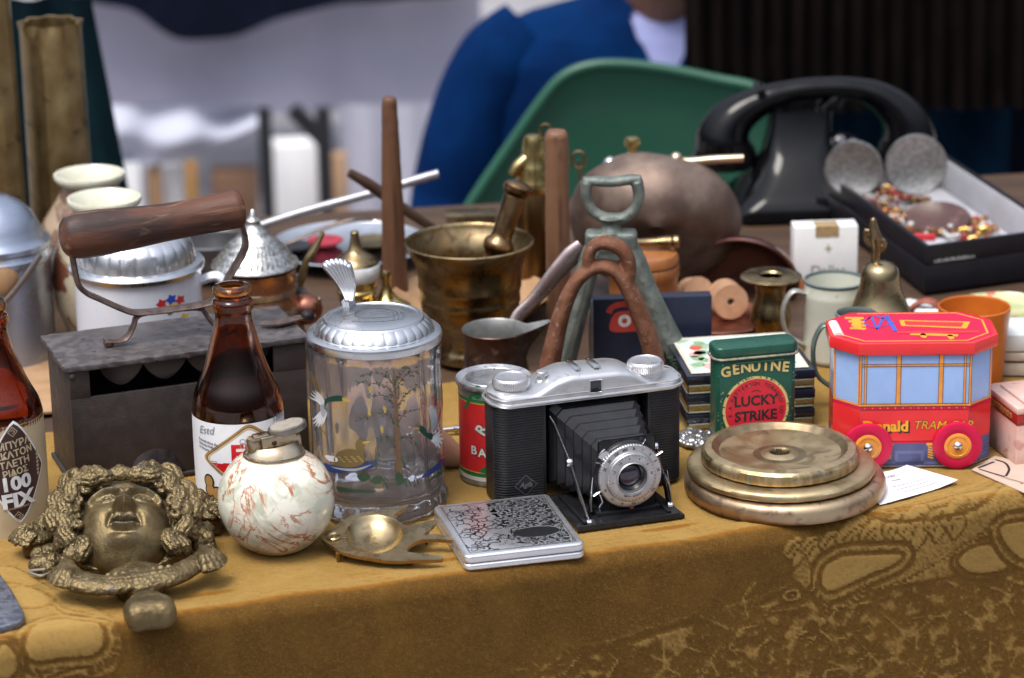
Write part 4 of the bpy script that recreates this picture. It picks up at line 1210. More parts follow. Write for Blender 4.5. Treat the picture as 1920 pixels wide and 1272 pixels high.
# ---- glass stein with pewter lid
m_pewter = M('bright_pewter', (.70, .71, .73), (.60, .61, .635), sc=.7, r=.26, r2=.36, metal=1, bump=.003, bsc=7)
def stein():
    B = 942
    t = Thing('glass_stein', 'clear glass stein painted with ducks and a tree, closed by a pewter lid', 'stein', 712, B)
    h = lambda y: t.h(y, B)
    z0, zr = h(912), h(640)
    R0 = 123
    mb = MB()
    def wob(a, r, z): return r + ((.5 * math.cos(26 * a) if r > 118 else 1.1 * math.cos(17 * a + .01 * z) + .8 * math.sin(9 * a - .02 * z)) if z > z0 + 20 and r > 108 else 0) + (2.2 * math.cos(22 * a) * (1 if 4 < z < z0 - 2 else 0) if r > 118 else 0)
    outer = [(0, 6), (92, 6), (112, 0), (124, 2), (127.5, 7), (128, 12), (127, 22), (126, z0 - 6), (124.5, z0), (121.5, z0 + 5)] + [(122 + .8 * math.sin(i), z0 + 5 + (zr - z0 - 5) * i / 14) for i in range(1, 15)]
    inner = [(117, zr + 1), (113, zr - 3)] + [(112.5, zr - (zr - z0 - 30) * i / 10) for i in range(1, 10)] + [(111, z0 + 22), (104, z0 + 9), (84, z0 + 3), (0, z0 + 5)]
    mb.lathe(outer + inner, n=132, wob=wob)
    t.part('glass', mb, m_clear, smooth=60)
    # lid
    zl = h(634)
    def lw(a, r, z): return r
    mb = MB()
    mb.lathe([(0, zl - 4), (119, zl - 4), (122, zl - 9), (124, zl - 8), (125, zl + 2), (123.5, zl + 7), (119, zl + 9), (112, zl + 10), (109, zl + 13)], n=96)
    N = 32
    def flute(a, r, z):
        k = 1 if zl + 12 < z < zl + 33 else 0
        return r + k * 1.7 * abs(math.sin(a * N / 2)) ** .5
    mb.lathe([(109, zl + 13), (108.5, zl + 14), (106, zl + 20), (101, zl + 26), (95, zl + 31), (92, zl + 32.5)], n=N * 8, wob=flute)
    mb.lathe([(94, zl + 32), (91, zl + 35.5), (86, zl + 36), (84, zl + 34), (82, zl + 34.8), (60, zl + 37.5), (30, zl + 39), (0, zl + 39.5)], n=96)
    t.part('lid', mb, m_pewter, smooth=35)
    # engraving: a swimming duck over reeds
    zf = lambda x, y: (x, y, zl + 39.9 - (x * x + y * y) * .00062)
    mb = MB()
    def st(p, w_=1.6, cl=False): mb.flat(stroke(curve2(p, 5, cl), w_, cl), zf)
    st([(-30, -10), (-34, 14), (-10, 34), (24, 30), (44, 8), (34, -14), (6, -22), (-20, -18)], 2.2, True)
    st([(-50, 2), (-36, 6), (-26, 18), (-32, 28)]); st([(-30, 26), (-18, 40), (-2, 34)]); st([(-8, 8), (14, 16), (32, 2)]); st([(-6, -4), (16, 2), (30, -8)])
    st([(-40, -34), (-10, -42), (24, -40), (50, -30)], 2); st([(52, -26), (58, -4), (50, 12)]); st([(-58, 0), (-44, -4)], 2)
    for x in (36, 44, 52): st([(x, -34), (x + 2, -10), (x - 3, 14)], 1.4)
    t.part('engraving', mb, M('engraved_pewter', (.36, .37, .40), r=.4, metal=1))
    # shell-shaped thumb lift and hinge at the back left
    o = Vector(t.on_y(668, 590, 66))
    mb = MB()
    for k in range(7):
        a = (k - 3) * .30
        top = Vector(t.on_y(632 + 30 * math.sin(a) * .9, 493 + 16 * (1 - math.cos(a)), 62))
        mid = Vector(t.on_y(650 + 14 * a, 535, 56)); bot = Vector(t.on_y(655 + 5 * a, 562, 62))
        mb.tube([bot, mid, top, top + Vector((0, 6, -8))], [4.5, 5.5, 8, 4], 10, smooth=5)
    t.part('thumb_lift', mb, m_pewter, smooth=60)
    mb = MB(); a, b = Vector(t.on_y(652, 560, 66)), Vector(t.on_y(664, 612, 84))
    mb.tube([a, a.lerp(b, .4), b], 19, 4, flat=(.9, .55), square=True); mb.lathe([(0, -24), (10, -24), (10, 24), (0, 24)], tuple(b + Vector((2, 10, 4))), 18, axis=(1, .3, 0))
    t.part('hinge', mb, m_pewter)
    # painted decoration
    rr = lambda z: 124.2
    f = cyl(rr, .3); f2 = cyl(rr, .6); f3 = cyl(rr, .9)
    X = lambda px: px - 707
    mats = dict(gr=M('paint_dark_green', (.010, .050, .038), r=.35), lg=M('paint_leaf', (.055, .085, .06), r=.4), br=M('paint_brown', (.17, .085, .045), r=.4),
                wt=M('paint_white', (.62, .63, .66), r=.4), bl=M('paint_blue', (.03, .05, .17), r=.35), ol=M('paint_olive', (.16, .11, .045), r=.4), ye=M('paint_ochre', (.42, .30, .08), r=.4), mg=M('paint_mid_green', (.035, .075, .04), r=.4), gy=M('paint_grey', (.33, .34, .36), r=.4))
    r_ = random.Random(8)
    def Z(px, py): return (X(560 + px / 2.89), h(560 + py / 2.89 - 43 * math.sqrt(max(0.02, 1 - (X(560 + px / 2.89) / 124) ** 2))))     # from the enlarged view, front of the glass
    mb = MB()
    def P(l, m, ff=f, st=6): mb.use(mats[m]).flat(poly(curve2([Z(*q) for q in l], 4, True), st), ff)
    def S(l, w_, m, ff=f): 
        q = curve2([Z(*p) for p in l], 6); ws = w_ if not isinstance(w_, tuple) else [w_[0] + (w_[1] - w_[0]) * i / (len(q) - 1) for i in range(len(q))]
        mb.use(mats[m]).flat(stroke(q, ws), ff)
    # tree
    S([(532, 950), (530, 800), (528, 640), (524, 480), (520, 410)], (12, 2.2), 'br', f)
    S([(541, 950), (538, 800), (534, 640)], (3, 1), 'ol', f2)
    br_ = [[(522, 560), (490, 505), (420, 480), (330, 470)], [(524, 500), (480, 440), (420, 425), (350, 432)], [(522, 690), (480, 640), (420, 630), (330, 665)], [(524, 600), (470, 545), (400, 540)],
           [(528, 520), (570, 450), (640, 415)], [(530, 600), (580, 540), (640, 500)], [(530, 700), (570, 640), (660, 610)], [(520, 800), (480, 760), (430, 770)], [(538, 780), (580, 760), (640, 800)], [(526, 470), (560, 430), (600, 400)]]
    for b in br_:
        S(b, (2.6, .9), 'br')
        q = curve2(b, 5)
        for i, p in enumerate(q):
            for k in range(2):
                a = r_.uniform(0, 6.28); x, y = p[0] + r_.uniform(-15, 15), p[1] + r_.uniform(-13, 13); L = r_.uniform(9, 17)
                dx, dy = L * math.cos(a), L * math.sin(a) * .8; nx, ny = -dy * .3, dx * .3
                P([(x, y), (x + dx * .5 + nx, y + dy * .5 + ny), (x + dx, y + dy), (x + dx * .5 - nx, y + dy * .5 - ny)], 'lg' if r_.random() < .8 else 'gr', f2)
    for x, y in ((395, 505), (388, 630), (450, 715), (468, 612)): P([(x - 6, y - 20), (x + 7, y), (x, y + 24), (x - 9, y)], 'ye', f2)
    # duck on the water
    P([(130, 880), (260, 905), (400, 880), (410, 900), (380, 920), (250, 935), (160, 925)], 'bl'); P([(170, 900), (300, 915), (390, 895), (300, 930)], 'gy', f2)
    P([(190, 885), (205, 835), (260, 812), (320, 820), (352, 850), (345, 890), (300, 908), (230, 905)], 'ol', f2)
    P([(318, 830), (308, 790), (322, 765), (348, 768), (356, 790), (345, 820), (352, 850)], 'ol', f2); P([(348, 776), (382, 773), (378, 782), (352, 788)], 'ye', f3)
    for i in range(12): S([(215 + i * 11, 850 + (i % 3) * 12), (228 + i * 11, 856 + (i % 3) * 12)], 2, 'ye', f3)
    P([(145, 840), (200, 850), (210, 875), (165, 870)], 'wt', f2)
    # flying drake, left
    P([(160, 545), (210, 532), (252, 538), (258, 560), (215, 562), (166, 566), (160, 600), (150, 590)], 'gr', f2); P([(250, 542), (292, 562), (256, 568)], 'ye', f3)
    def fan(base, tips, w_, m):
        for tp in tips: S([base, ((base[0] + tp[0]) / 2 + 4, (base[1] + tp[1]) / 2 - 4), tp], (w_, 1.0), m, f)
    fan((150, 590), [(70, 525), (78, 510), (90, 500), (104, 498), (118, 505), (130, 520)], 9, 'wt'); fan((152, 610), [(84, 650), (88, 672), (98, 686), (112, 692), (128, 688), (142, 672)], 9, 'wt')
    P([(128, 585), (152, 575), (160, 615), (140, 640)], 'gy', f2)
    fan((118, 520), [(66, 400), (74, 392), (84, 398), (94, 410), (104, 428)], 6, 'ol'); S([(120, 690), (160, 740)], 2.5, 'ol')
    P([(640, 710), (665, 705), (690, 740), (715, 745), (712, 775), (690, 770), (650, 735)], 'gr', f2); P([(600, 712), (642, 712), (640, 722)], 'ye', f3)
    fan((724, 745), [(698, 608), (706, 600), (716, 598), (726, 604), (736, 618), (744, 640)], 8, 'wt'); fan((716, 775), [(764, 728), (772, 748), (776, 775), (770, 800), (756, 826), (736, 820)], 9, 'wt'); S([(718, 740), (745, 690), (762, 620)], 3, 'br', f2)
    for i in range(5): S([(706 + i * 9, 612 - i * 3), (716 + i * 6, 730)], 1.4, 'gy', f3)
    P([(650, 975), (700, 930), (772, 880), (776, 905), (730, 945), (680, 972)], 'bl'); S([(690, 995), (730, 970), (768, 955)], 4, 'mg', f2)
    # lily pads and grasses
    P([(310, 955), (345, 940), (375, 950), (372, 975), (335, 985)], 'mg'); P([(380, 980), (410, 958), (442, 968), (440, 992), (405, 1002)], 'mg'); P([(205, 1005), (280, 1022), (395, 1034), (390, 1044), (290, 1040), (210, 1030)], 'mg')
    for i in range(15):
        x = r_.uniform(440, 660); y = r_.uniform(985, 1035); a = r_.uniform(-.6, .6); S([(x, y), (x + 30 * math.sin(a), y - 24), (x + 60 * math.sin(a), y - 44 * abs(math.cos(a)))], (2.6, .6), r_.choice(['mg', 'gr', 'lg']))
    for i in range(10):
        x = r_.choice([r_.uniform(560, 700), r_.uniform(400, 460)]); y = r_.uniform(850, 930); a = r_.uniform(-.8, .8); S([(x, y), (x + 30 * math.sin(a), y - 40), (x + 52 * math.sin(a), y - 76)], (2.4, .6), 'lg')
    P([(512, 960), (530, 940), (552, 965), (548, 1005), (520, 1000)], 'mg', f2)
    t.part('painting', mb)
stein()

# ---- fish-shaped brass dish
m_dish = M('yellow_brass', (.42, .32, .17), (.50, .40, .24), sc=.7, r=.24, r2=.36, metal=1, spots=(.34, .25, .14), spot_sc=1.2, bump=.006, bsc=6)
def dish():
    t = Thing('fish_dish', 'small fish shaped brass ashtray on short feet beside the silver case', 'ashtray', 712, 1036, tilt=Matrix.Rotation(R(9), 4, 'X'))
    zt = 30
    out = [(602, 1008), (620, 992), (645, 975), (664, 966), (688, 960), (712, 957), (740, 952), (766, 946), (752, 958), (738, 966), (748, 978), (764, 986), (792, 980), (820, 975), (808, 990), (796, 1002), (820, 1002), (846, 1008), (846, 1013), (815, 1011), (785, 1014), (768, 1024), (764, 1034), (790, 1038), (828, 1043), (826, 1049), (790, 1050), (735, 1052), (690, 1046), (650, 1038), (626, 1026)]
    P = [t.on_z(*p, zt)[:2] for p in out]
    P = curve2(P, 3, True)
    cx, cy = t.on_z(702, 1002, zt)[:2]; rx, ry = 54, 70
    mb = MB(); n = 96
    # plate with an oval well: rings between the outline and the bowl
    def onout(a):
        best = None; d = Vector((math.cos(a), math.sin(a)))
        far = 0
        for (x0, y0), (x1, y1) in zip(P, P[1:] + P[:1]):
            e = Vector((x1 - x0, y1 - y0)); q = Vector((x0 - cx, y0 - cy)); den = d.x * e.y - d.y * e.x
            if abs(den) < 1e-9: continue
            tt = (q.x * e.y - q.y * e.x) / den; uu = (q.x * d.y - q.y * d.x) / den
            if tt > 0 and -1e-6 <= uu <= 1 + 1e-6: far = max(far, tt)
        return far
    b = bmesh.new()
    mbp = MB(); mbp.prism(P, zt - 7, zt, 1.6, 2)
    # cut the well with a boolean-free trick: the plate keeps a hole because it is built as a strip
    vs, fs = [], []
    inner = [(cx + rx * math.cos(2 * math.pi * i / n), cy + ry * math.sin(2 * math.pi * i / n)) for i in range(n)]
    bm2 = bmesh.new()
    eo = []; vo = [bm2.verts.new((x, y, zt)) for x, y in P]; vi = [bm2.verts.new((x, y, zt)) for x, y in inner]
    for L in (vo, vi):
        for i in range(len(L)): eo.append(bm2.edges.new((L[i - 1], L[i])))
    bmesh.ops.triangle_fill(bm2, edges=eo, use_beauty=True, use_dissolve=False)
    g = bmesh.ops.extrude_face_region(bm2, geom=bm2.faces[:])
    for v in g['geom']:
        if isinstance(v, bmesh.types.BMVert): v.co.z -= 7
    bmesh.ops.recalc_face_normals(bm2, faces=bm2.faces[:])
    mb.bm(bm2)
    depth_ = 26
    mb.lathe([(1.0, .6), (.99, 0), (.93, -6), (.80, -14), (.6, -20.5), (.35, -24.5), (.12, -26), (0, -26), (0, -30), (.12, -30), (.36, -28.5), (.62, -24.5), (.83, -17), (.96, -8), (1.0, -4), (1.0, .6)], n=72)
    o = len(mb.v) - 0
    k = [i for i, v in enumerate(mb.v) if math.hypot(v[0], v[1]) <= 1.001 and v[2] <= .7]
    for i in k: x, y, z = mb.v[i]; mb.v[i] = (cx + rx * x, cy + ry * y, zt + z)
    t.part('plate', mb, m_dish, smooth=35)
    for px, py in ((634, 1034), (648, 1022), (800, 992), (770, 1040)):
        q = t.on_z(px, py, zt); mb = MB(); mb.tube([(q[0], q[1] + 4, zt - 5), (q[0], q[1] + 5, zt - 24), (q[0] - 1, q[1] + 5, zt - 40)], [5, 4, 2.4], 8); t.part('foot', mb, m_dish)
    q = t.on_z(626, 1008, zt); mb = MB(); mb.lathe([(11, 0), (13, 2.5), (11, 4), (8, 2), (4, 2), (3, 4), (0, 4.5)], (q[0], q[1], zt), 24); t.part('eye', mb, m_dish)
dish()

# ---- silver cigarette case
def case():
    H = .0096
    c = [on_plane(*p, H) for p in ((818, 945), (1035, 928), (1092, 1020), (862, 1046))]
    cen = sum(c, Vector()) / 4
    yaw = heading((862, 1046), (1092, 1020), H)
    t = Thing('cigarette_case', 'engraved silver cigarette case lying flat in front of the folding camera', 'case', 0, 0, loc=Vector((cen.x, cen.y, 0)), yaw=yaw, world=True)
    s = t.s; W = ((c[1] - c[0]).length + (c[2] - c[3]).length) / 2 / s; D = ((c[3] - c[0]).length + (c[2] - c[1]).length) / 2 / s; h = H / s + 1
    ms = M('polished_silver', (.80, .80, .82), (.74, .74, .77), sc=.6, r=.24, r2=.32, metal=.86)
    def shell(z0, z1):
        mb = MB(); b = bmesh.new(); bmesh.ops.create_cube(b, size=1)
        for v in b.verts: v.co = Vector((v.co.x * W, v.co.y * D, (z0 + z1) / 2 + v.co.z * (z1 - z0)))
        bmesh.ops.bevel(b, geom=[e for e in b.edges if abs(e.verts[0].co.z - e.verts[1].co.z) > 1], offset=13, segments=5, affect='EDGES', profile=.5)
        bmesh.ops.bevel(b, geom=[e for e in b.edges if abs(e.verts[0].co.z - e.verts[1].co.z) < .1], offset=5.5, segments=4, affect='EDGES', profile=.5)
        return mb.bm(b)
    t.part('base', shell(0, h * .44), ms, smooth=60)
    t.part('lid', shell(h * .47, h), ms, smooth=60)
    mb = MB(); mb.box((0, 0, h * .455), (W - 10, D - 10, h * .1), 1); t.part('hinge', mb, M('case_seam', (.06, .06, .065), r=.4, metal=.8))
    # black niello scrolls
    r_ = random.Random(21); mb = MB(); z = h + .25
    inx, iny = W / 2 - 14, D / 2 - 14
    f = lambda x, y: (x, y, z)
    def ok(x, y): return abs(x) < inx and abs(y) < iny
    cart = (42, -D * .20, 42, 22)
    def spiral(x0, y0, a0, L, sgn):
        pts = []; x, y, a = x0, y0, a0; n = 16
        for i in range(n):
            pts.append((x, y)); k = i / n
            a += sgn * (.10 + .42 * k * k); x += L / n * math.cos(a) * 1.6; y += L / n * math.sin(a) * 1.6
        return pts
    # silver acanthus scrolls in niello; ground omitted at left, painting in the washed-out reflection
    edge = [(inx * .02 + 16 * math.sin(i * 1.7) + 10 * math.sin(i * .6 + 1), -iny + 2 * iny * i / 30) for i in range(31)]
    nie = M('niello', (.022, .022, .026), r=.3, metal=.3)
    mb.use(nie).flat(poly([(inx - 3, -iny + 3), (inx - 3, iny - 3)] + [(x, max(-iny + 3, min(iny - 3, y))) for x, y in edge[::-1]]), lambda x, y: (x, y, h + .12))
    gx = 0
    cell = 23
    for iy in range(int(2 * iny / cell)):
        for ix in range(int(2 * inx / cell) + 1):
            x0 = -inx + cell * (ix + .5) + r_.uniform(-4, 4); y0 = -iny + cell * (iy + .5) + r_.uniform(-4, 4)
            if ((x0 - cart[0]) / (cart[2] + 2)) ** 2 + ((y0 - cart[1]) / (cart[3] + 2)) ** 2 < 1: continue
            onn = x0 > inx * .02 - 20
            if not onn and r_.random() < .45: continue
            mb.use(ms if onn else nie)
            sg = 1 if (ix + iy) % 2 else -1; a0 = r_.uniform(0, 6.28); wd = (1 if onn else .62)
            sp = []
            for k in range(20):
                f_ = k / 19; rr_ = 13 * (1 - .82 * f_); a = a0 + sg * f_ * 7.2; sp.append((x0 + rr_ * math.cos(a), y0 + rr_ * math.sin(a)))
            def put(q, ww):
                q = [p for p in q if ok(*p) and ((p[0] - cart[0]) / (cart[2] + 3)) ** 2 + ((p[1] - cart[1]) / (cart[3] + 3)) ** 2 > 1]
                if len(q) > 2: mb.flat(stroke(q, [ww * wd * (.35 + .65 * math.sin(math.pi * (.1 + .85 * j_ / len(q)))) for j_ in range(len(q))]), f)
            put(sp, 5.2 if onn else 3.2)
            for k in range(3):
                p = sp[3 + k * 4]; a = a0 + sg * ((3 + k * 4) / 19 * 7.2 - .5); d = (math.cos(a), math.sin(a))
                put([p, (p[0] + d[0] * 6, p[1] + d[1] * 6), (p[0] + d[0] * 11 - sg * d[1] * 3, p[1] + d[1] * 11 + sg * d[0] * 3), (p[0] + d[0] * 14 - sg * d[1] * 8, p[1] + d[1] * 14 + sg * d[0] * 8)], 5)
    mb.use(ms).flat(stroke(circ(cart[0], cart[1], cart[2] + 4, cart[3] + 4, 40), 3.4, True), f)
    for _ in range(120):
        a = r_.uniform(0, 6.28); x0, y0 = r_.uniform(inx * .05, inx - 8), r_.uniform(-iny + 6, iny - 6)
        if ((x0 - cart[0]) / (cart[2] + 9)) ** 2 + ((y0 - cart[1]) / (cart[3] + 9)) ** 2 < 1: continue
        mb.flat(stroke([(x0, y0), (x0 + 4 * math.cos(a), y0 + 4 * math.sin(a)), (x0 + 7 * math.cos(a + .5), y0 + 7 * math.sin(a + .5))], [1, 2.8, .6]), lambda x, y: (x, y, h + .32))
    mb.use(nie)
    mb.flat(poly(circ(cart[0], cart[1], cart[2], cart[3])), lambda x, y: (x, y, z + .1))
    for sx in (-1, 1): mb.flat(stroke([(sx * inx, -iny), (sx * inx, iny)], 1.4), f); mb.flat(stroke([(-inx, sx * iny), (inx, sx * iny)], 1.4), f)
    t.part('niello', mb)
case()

# ---- folding camera
m_satin = M('satin_aluminium', (.66, .66, .67), (.58, .58, .60), sc=.9, r=.33, r2=.42, metal=.85, bump=.002, bsc=10, spots=(.50, .50, .52), spot_sc=1.5)
m_leath = M('black_leatherette', (.012, .012, .0145), (.017, .017, .020), sc=.8, r=.40, bump=.006, bsc=14)
m_blk = M('black_enamel', (.010, .010, .012), (.016, .016, .018), sc=1, r=.25)
m_bel = M('bellows_black', (.011, .011, .014), (.017, .017, .021), sc=.8, r=.34, bump=.006, bsc=8)
m_chrome = M('chrome', (.74, .74, .76), (.66, .66, .69), sc=1, r=.12, metal=1)
def folding_camera():
    Z = .0655
    a, b = on_plane(930, 766, Z), on_plane(1283, 722, Z)
    t = Thing('folding_camera', 'black and silver folding camera with extended bellows and round lens', 'camera', 0, 0, loc=Vector((a.x, a.y, 0)), yaw=heading((930, 766), (1283, 722), Z), world=True)
    s = t.s; L = (b - a).length / s; h = Z / s; D = 92
    def rrect(x0, x1, y0, y1, r0, n=8):
        out = []
        for (cx, cy, a0) in ((x1 - r0, y0 + r0, -90), (x1 - r0, y1 - r0, 0), (x0 + r0, y1 - r0, 90), (x0 + r0, y0 + r0, 180)):
            out += [(cx + r0 * math.cos(R(a0 + 90 * i / n)), cy + r0 * math.sin(R(a0 + 90 * i / n))) for i in range(n + 1)]
        return out
    xl, xr = t.on_y(1024, 850)[0], t.on_y(1215, 850)[0]      # edges of the bellows bay
    # body: two grips and a back, leaving the bay open
    def grip(x0, x1, lr, rr):
        out = []
        n = 8
        def corner(cx, cy, r0, a0): return [(cx + r0 * math.cos(R(a0 + 90 * i / n)), cy + r0 * math.sin(R(a0 + 90 * i / n))) for i in range(n + 1)]
        out += corner(x1 - rr, rr, rr, -90) if rr else [(x1, 0)]
        out += corner(x1 - rr, D - rr, rr, 0) if rr else [(x1, D)]
        out += corner(x0 + lr, D - lr, lr, 90) if lr else [(x0, D)]
        out += corner(x0 + lr, lr, lr, 180) if lr else [(x0, 0)]
        return out
    for nm, x0, x1, lr, rr in (('grip', 0, xl, 24, 0), ('grip', xr, L, 0, 36)):
        mb = MB(); mb.prism(grip(x0, x1, lr, rr), 3, h, 1.2, 1)
        # fine horizontal ribs
        n = 36; g = grip(x0, x1, lr, rr)
        vis = [p for p in g if p[1] < D * .7]
        path = sorted([p for p in g if p[1] < D * .66], key=lambda p: p[0])
        if lr: path = [(x, y) for x, y in path if x < x1 - 5]
        else: path = [(x, y) for x, y in path if x > x0 + 5]
        if lr: path += [(x1 - 6, 0)]
        else: path = [(x0 + 6, 0)] + path
        for i in range(n):
            z = 8 + (h - 16) * i / (n - 1)
            mb.tube([(x, y - .3, z) for x, y in path], 1.9, 6, flat=(1, 1), hint=(0, 0, 1))
        t.part(nm, mb, m_leath, smooth=50)
    mb = MB(); mb.box(((xl + xr) / 2, D - 8, h / 2 + 1.5), (xr - xl + 2, 16, h - 3), 1); mb.box(((xl + xr) / 2, D / 2, h - 5), (xr - xl + 2, D - 18, 10), 1)
    t.part('bay', mb, m_blk)
    # chrome edge trim on the right end
    mb = MB(); mb.prism([(x + (1.5 if x > L - 20 else 0), y) for x, y in rrect(L - 40, L + 3, 34, D + 3, 16)], 6, h - 1, 1); t.part('back_trim', mb, m_satin)
    # emblem on the left grip
    q = t.on_y(985, 909, 0); mb = MB(); f = lambda x, y: (q[0] + x, -2.4, q[2] + y)
    d = [(0, 20), (22, 0), (0, -20), (-22, 0)]
    mb.use(m_blk).flat(poly(d), f); mb.use(M('emblem_line', (.10, .10, .115), r=.4)).flat(stroke(d, 1.6, True), lambda x, y: (q[0] + x, -2.8, q[2] + y))
    mb.flat(text('Agfa', 14, .5, 0, 0, shear=.3), lambda x, y: (q[0] + x, -2.9, q[2] + y)); t.part('emblem', mb)
    # silver top housing with the raised middle
    mb = MB()
    tp = [(930, 746), (945, 742), (1005, 738), (1018, 730), (1040, 715), (1068, 704), (1110, 700), (1160, 695), (1182, 697), (1200, 706), (1225, 716), (1250, 716), (1283, 708)]
    lo = [t.on_y(*p, 6) for p in tp]
    n = 60
    xs = [-3 + (L + 6) * i / n for i in range(n + 1)]
    def ztop(x):
        for p, q2 in zip(lo, lo[1:]):
            if p[0] <= x <= q2[0]: return p[2] + (q2[2] - p[2]) * (x - p[0]) / (q2[0] - p[0])
        return lo[0][2] if x < lo[0][0] else lo[-1][2]
    zt = [sum(ztop(x + o) for o in (-6, -3, 0, 3, 6)) / 5 for x in xs]
    def hw(x):   # half depth outline with round ends
        e = min(x + 3, L + 3 - x)
        return (D / 2 + 4) * min(1, math.sqrt(max(0, 1 - (1 - min(1, e / 34)) ** 2))) if e < 34 else D / 2 + 4
    prof = [(-1, 0), (-1, .62), (-.97, .80), (-.90, .93), (-.8, 1.0), (0, 1.03), (.8, 1), (.90, .93), (.97, .80), (1, .62), (1, 0)]
    vs, fs = [], []
    zb = h - 4
    for x, zz in zip(xs, zt):
        w_ = max(1.5, hw(x)); raised = max(0, zz - (h + 22))
        for (k, m) in prof:
            kk = k
            yy = D / 2 + w_ * kk
            z = zb + (zz - zb) * m
            if raised > 0 and abs(k) >= .9:
                z = zb + (min(zz, h + 22) - zb) * (m if m < .99 else .99) if m < .7 else z
            vs.append((x, yy, z))
    m_ = len(prof)
    for i in range(n):
        for j in range(m_ - 1): fs.append((i * m_ + j, (i + 1) * m_ + j, (i + 1) * m_ + j + 1, i * m_ + j + 1))
        fs.append((i * m_ + m_ - 1, (i + 1) * m_ + m_ - 1, (i + 1) * m_, i * m_))
    fs.append(tuple(range(m_))[::-1]); fs.append(tuple(n * m_ + j for j in range(m_)))
    mb.raw(vs, fs)
    # rolled lower lip
    lip = [(x, y) for x, y in rrect(-4, L + 4, -4, D + 4, 34)]
    mb.tube([(x, y, h + 1) for x, y in lip], 3.2, 8, closed=True)
    mb.tube([(x * .985 + L * .0075, y * .985 + D * .0075, h + 12) for x, y in lip], 1.6, 8, closed=True)
    t.part('top_housing', mb, m_satin, smooth=40)
    # dials
    for nm, px, py, dx in (('winding_knob', 975, 723, 0), ('winding_knob', 1231, 693, 0)):
        q = t.on_z(px, py, h + 42); mb = MB()
        def kn(a, r, z): return r + (.7 * math.cos(60 * a) if 5 < z < 16 and r > 32 else 0)
        mb.lathe([(30, -26), (30, 0), (34, 2), (34.5, 6), (34.5, 15), (33, 18), (30.5, 20), (29.5, 18.6), (27, 18.2), (0, 18.6)], (q[0], D / 2 + 2, h + 22), 240, wob=kn); t.part(nm, mb, m_satin, smooth=30)
    q = t.on_z(1021, 706, h + 40); mb = MB(); mb.lathe([(14, -20), (14, 0), (12, 4), (9, 6), (9, 12), (12, 14), (12, 19), (10, 22), (0, 22.5)], (q[0], D / 2, h + 24), 28); t.part('shutter_release', mb, m_satin)
    q = t.on_z(1182, 690, h + 45); mb = MB(); mb.lathe([(14, -10), (13, 0), (10, 3), (0, 4)], (q[0], D / 2 - 10, h + 34), 24); t.part('button', mb, m_satin)
    # accessory shoe rails
    zs = max(zt)
    for px in (1079, 1121):
        q = t.on_z(px, 690, zs + 3); mb = MB(); mb.box((q[0], D / 2 + 2, zs + 4), (13, 54, 3.6), .8); mb.box((q[0] + (-5 if px < 1100 else 5), D / 2 + 2, zs), (3, 54, 9), .8); t.part('shoe_rail', mb, m_chrome)
    # viewfinder
    q = t.on_y(1115.5, 723, 0); mb = MB(); mb.box((q[0], -3.2, q[2]), (21, 5, 22), .8); t.part('viewfinder', mb, M('finder_glass', (.02, .022, .03), r=.06, coat=.5))
    mb = MB(); mb.tube([(q[0] + x, -5.4, q[2] + z) for x, z in ((-11.5, -12), (11.5, -12), (11.5, 12), (-11.5, 12))], 1.4, 4, closed=True); t.part('finder_frame', mb, m_satin)
    # drop bed
    dl = 172; hz = 5
    mb = MB()
    mb.prism([(xl + 2, -dl), (xr + 8, -dl), (xr - 4, 8), (xl + 4, 8)], 0, 9, 1.6)
    mb.box(((xl + xr) / 2 + 2, -dl + 3, 8), (xr - xl - 4, 5, 9), 1.5)
    for x in (xl + 22, xr - 18): mb.box((x, -dl / 2, 12), (7, dl * .86, 7), 1)
    t.part('drop_bed', mb, m_blk)
    # lens standard and lens, facing forward
    c = Vector(t.on_y(1182, 893, -dl + 34)); c.z = max(c.z, 70)
    cx_, cz_ = c.x, c.z; yl = c.y
    # bellows: square pleats shrinking from the bay to the standard
    mb = MB(); nple = 6; cb = ((xl + xr) / 2, h * .52); w0, h0 = (xr - xl) * .44, h * .43; w1, h1 = 50, 54
    rings = []
    for i in range(nple * 2 + 1):
        k = i / (nple * 2); y = 20 + (yl + 24 - 20) * k
        o = 0 if i % 2 == 0 else -6
        rings.append((cb[0] + (cx_ - cb[0]) * k, y, cb[1] + (cz_ - cb[1]) * k, w0 + (w1 - w0) * k + o, h0 + (h1 - h0) * k + o))
    vs, fs = [], []
    for (x, y, z, w_, hh) in rings:
        cr = 12
        for sx, sz in ((-1, -1), (1, -1), (1, 1), (-1, 1)):
            if sx * sz > 0: vs += [(x + sx * w_, y, z + sz * (hh - cr)), (x + sx * (w_ - cr), y, z + sz * hh)]
            else: vs += [(x + sx * (w_ - cr), y, z + sz * hh), (x + sx * w_, y, z + sz * (hh - cr))]
    for i in range(len(rings) - 1):
        for j in range(8): fs.append((i * 8 + j, i * 8 + (j + 1) % 8, (i + 1) * 8 + (j + 1) % 8, (i + 1) * 8 + j))
    mb.raw(vs, fs); t.part('bellows', mb, m_bel, smooth=0)
    mb = MB(); mb.box((cx_, yl + 20, cz_ - 4), (112, 8, cz_ * 2 - 22), 6); mb.box((cx_, yl + 22, 12), (126, 30, 10), 2)
    t.part('standard', mb, m_blk)
    # shutter and lens rings (axis towards the viewer, local -Y)
    ax = (0, -1, 0); C = (cx_, yl + 17, cz_)
    mb = MB(); mb.lathe([(0, 0), (66, 0), (66, 5), (63, 9), (0, 9)], C, 80, axis=ax); t.part('shutter_case', mb, m_blk)
    mb = MB(); m_rim = M('lens_ring', (.58, .58, .59), (.50, .50, .51), sc=1.2, r=.3, r2=.38, metal=.9)
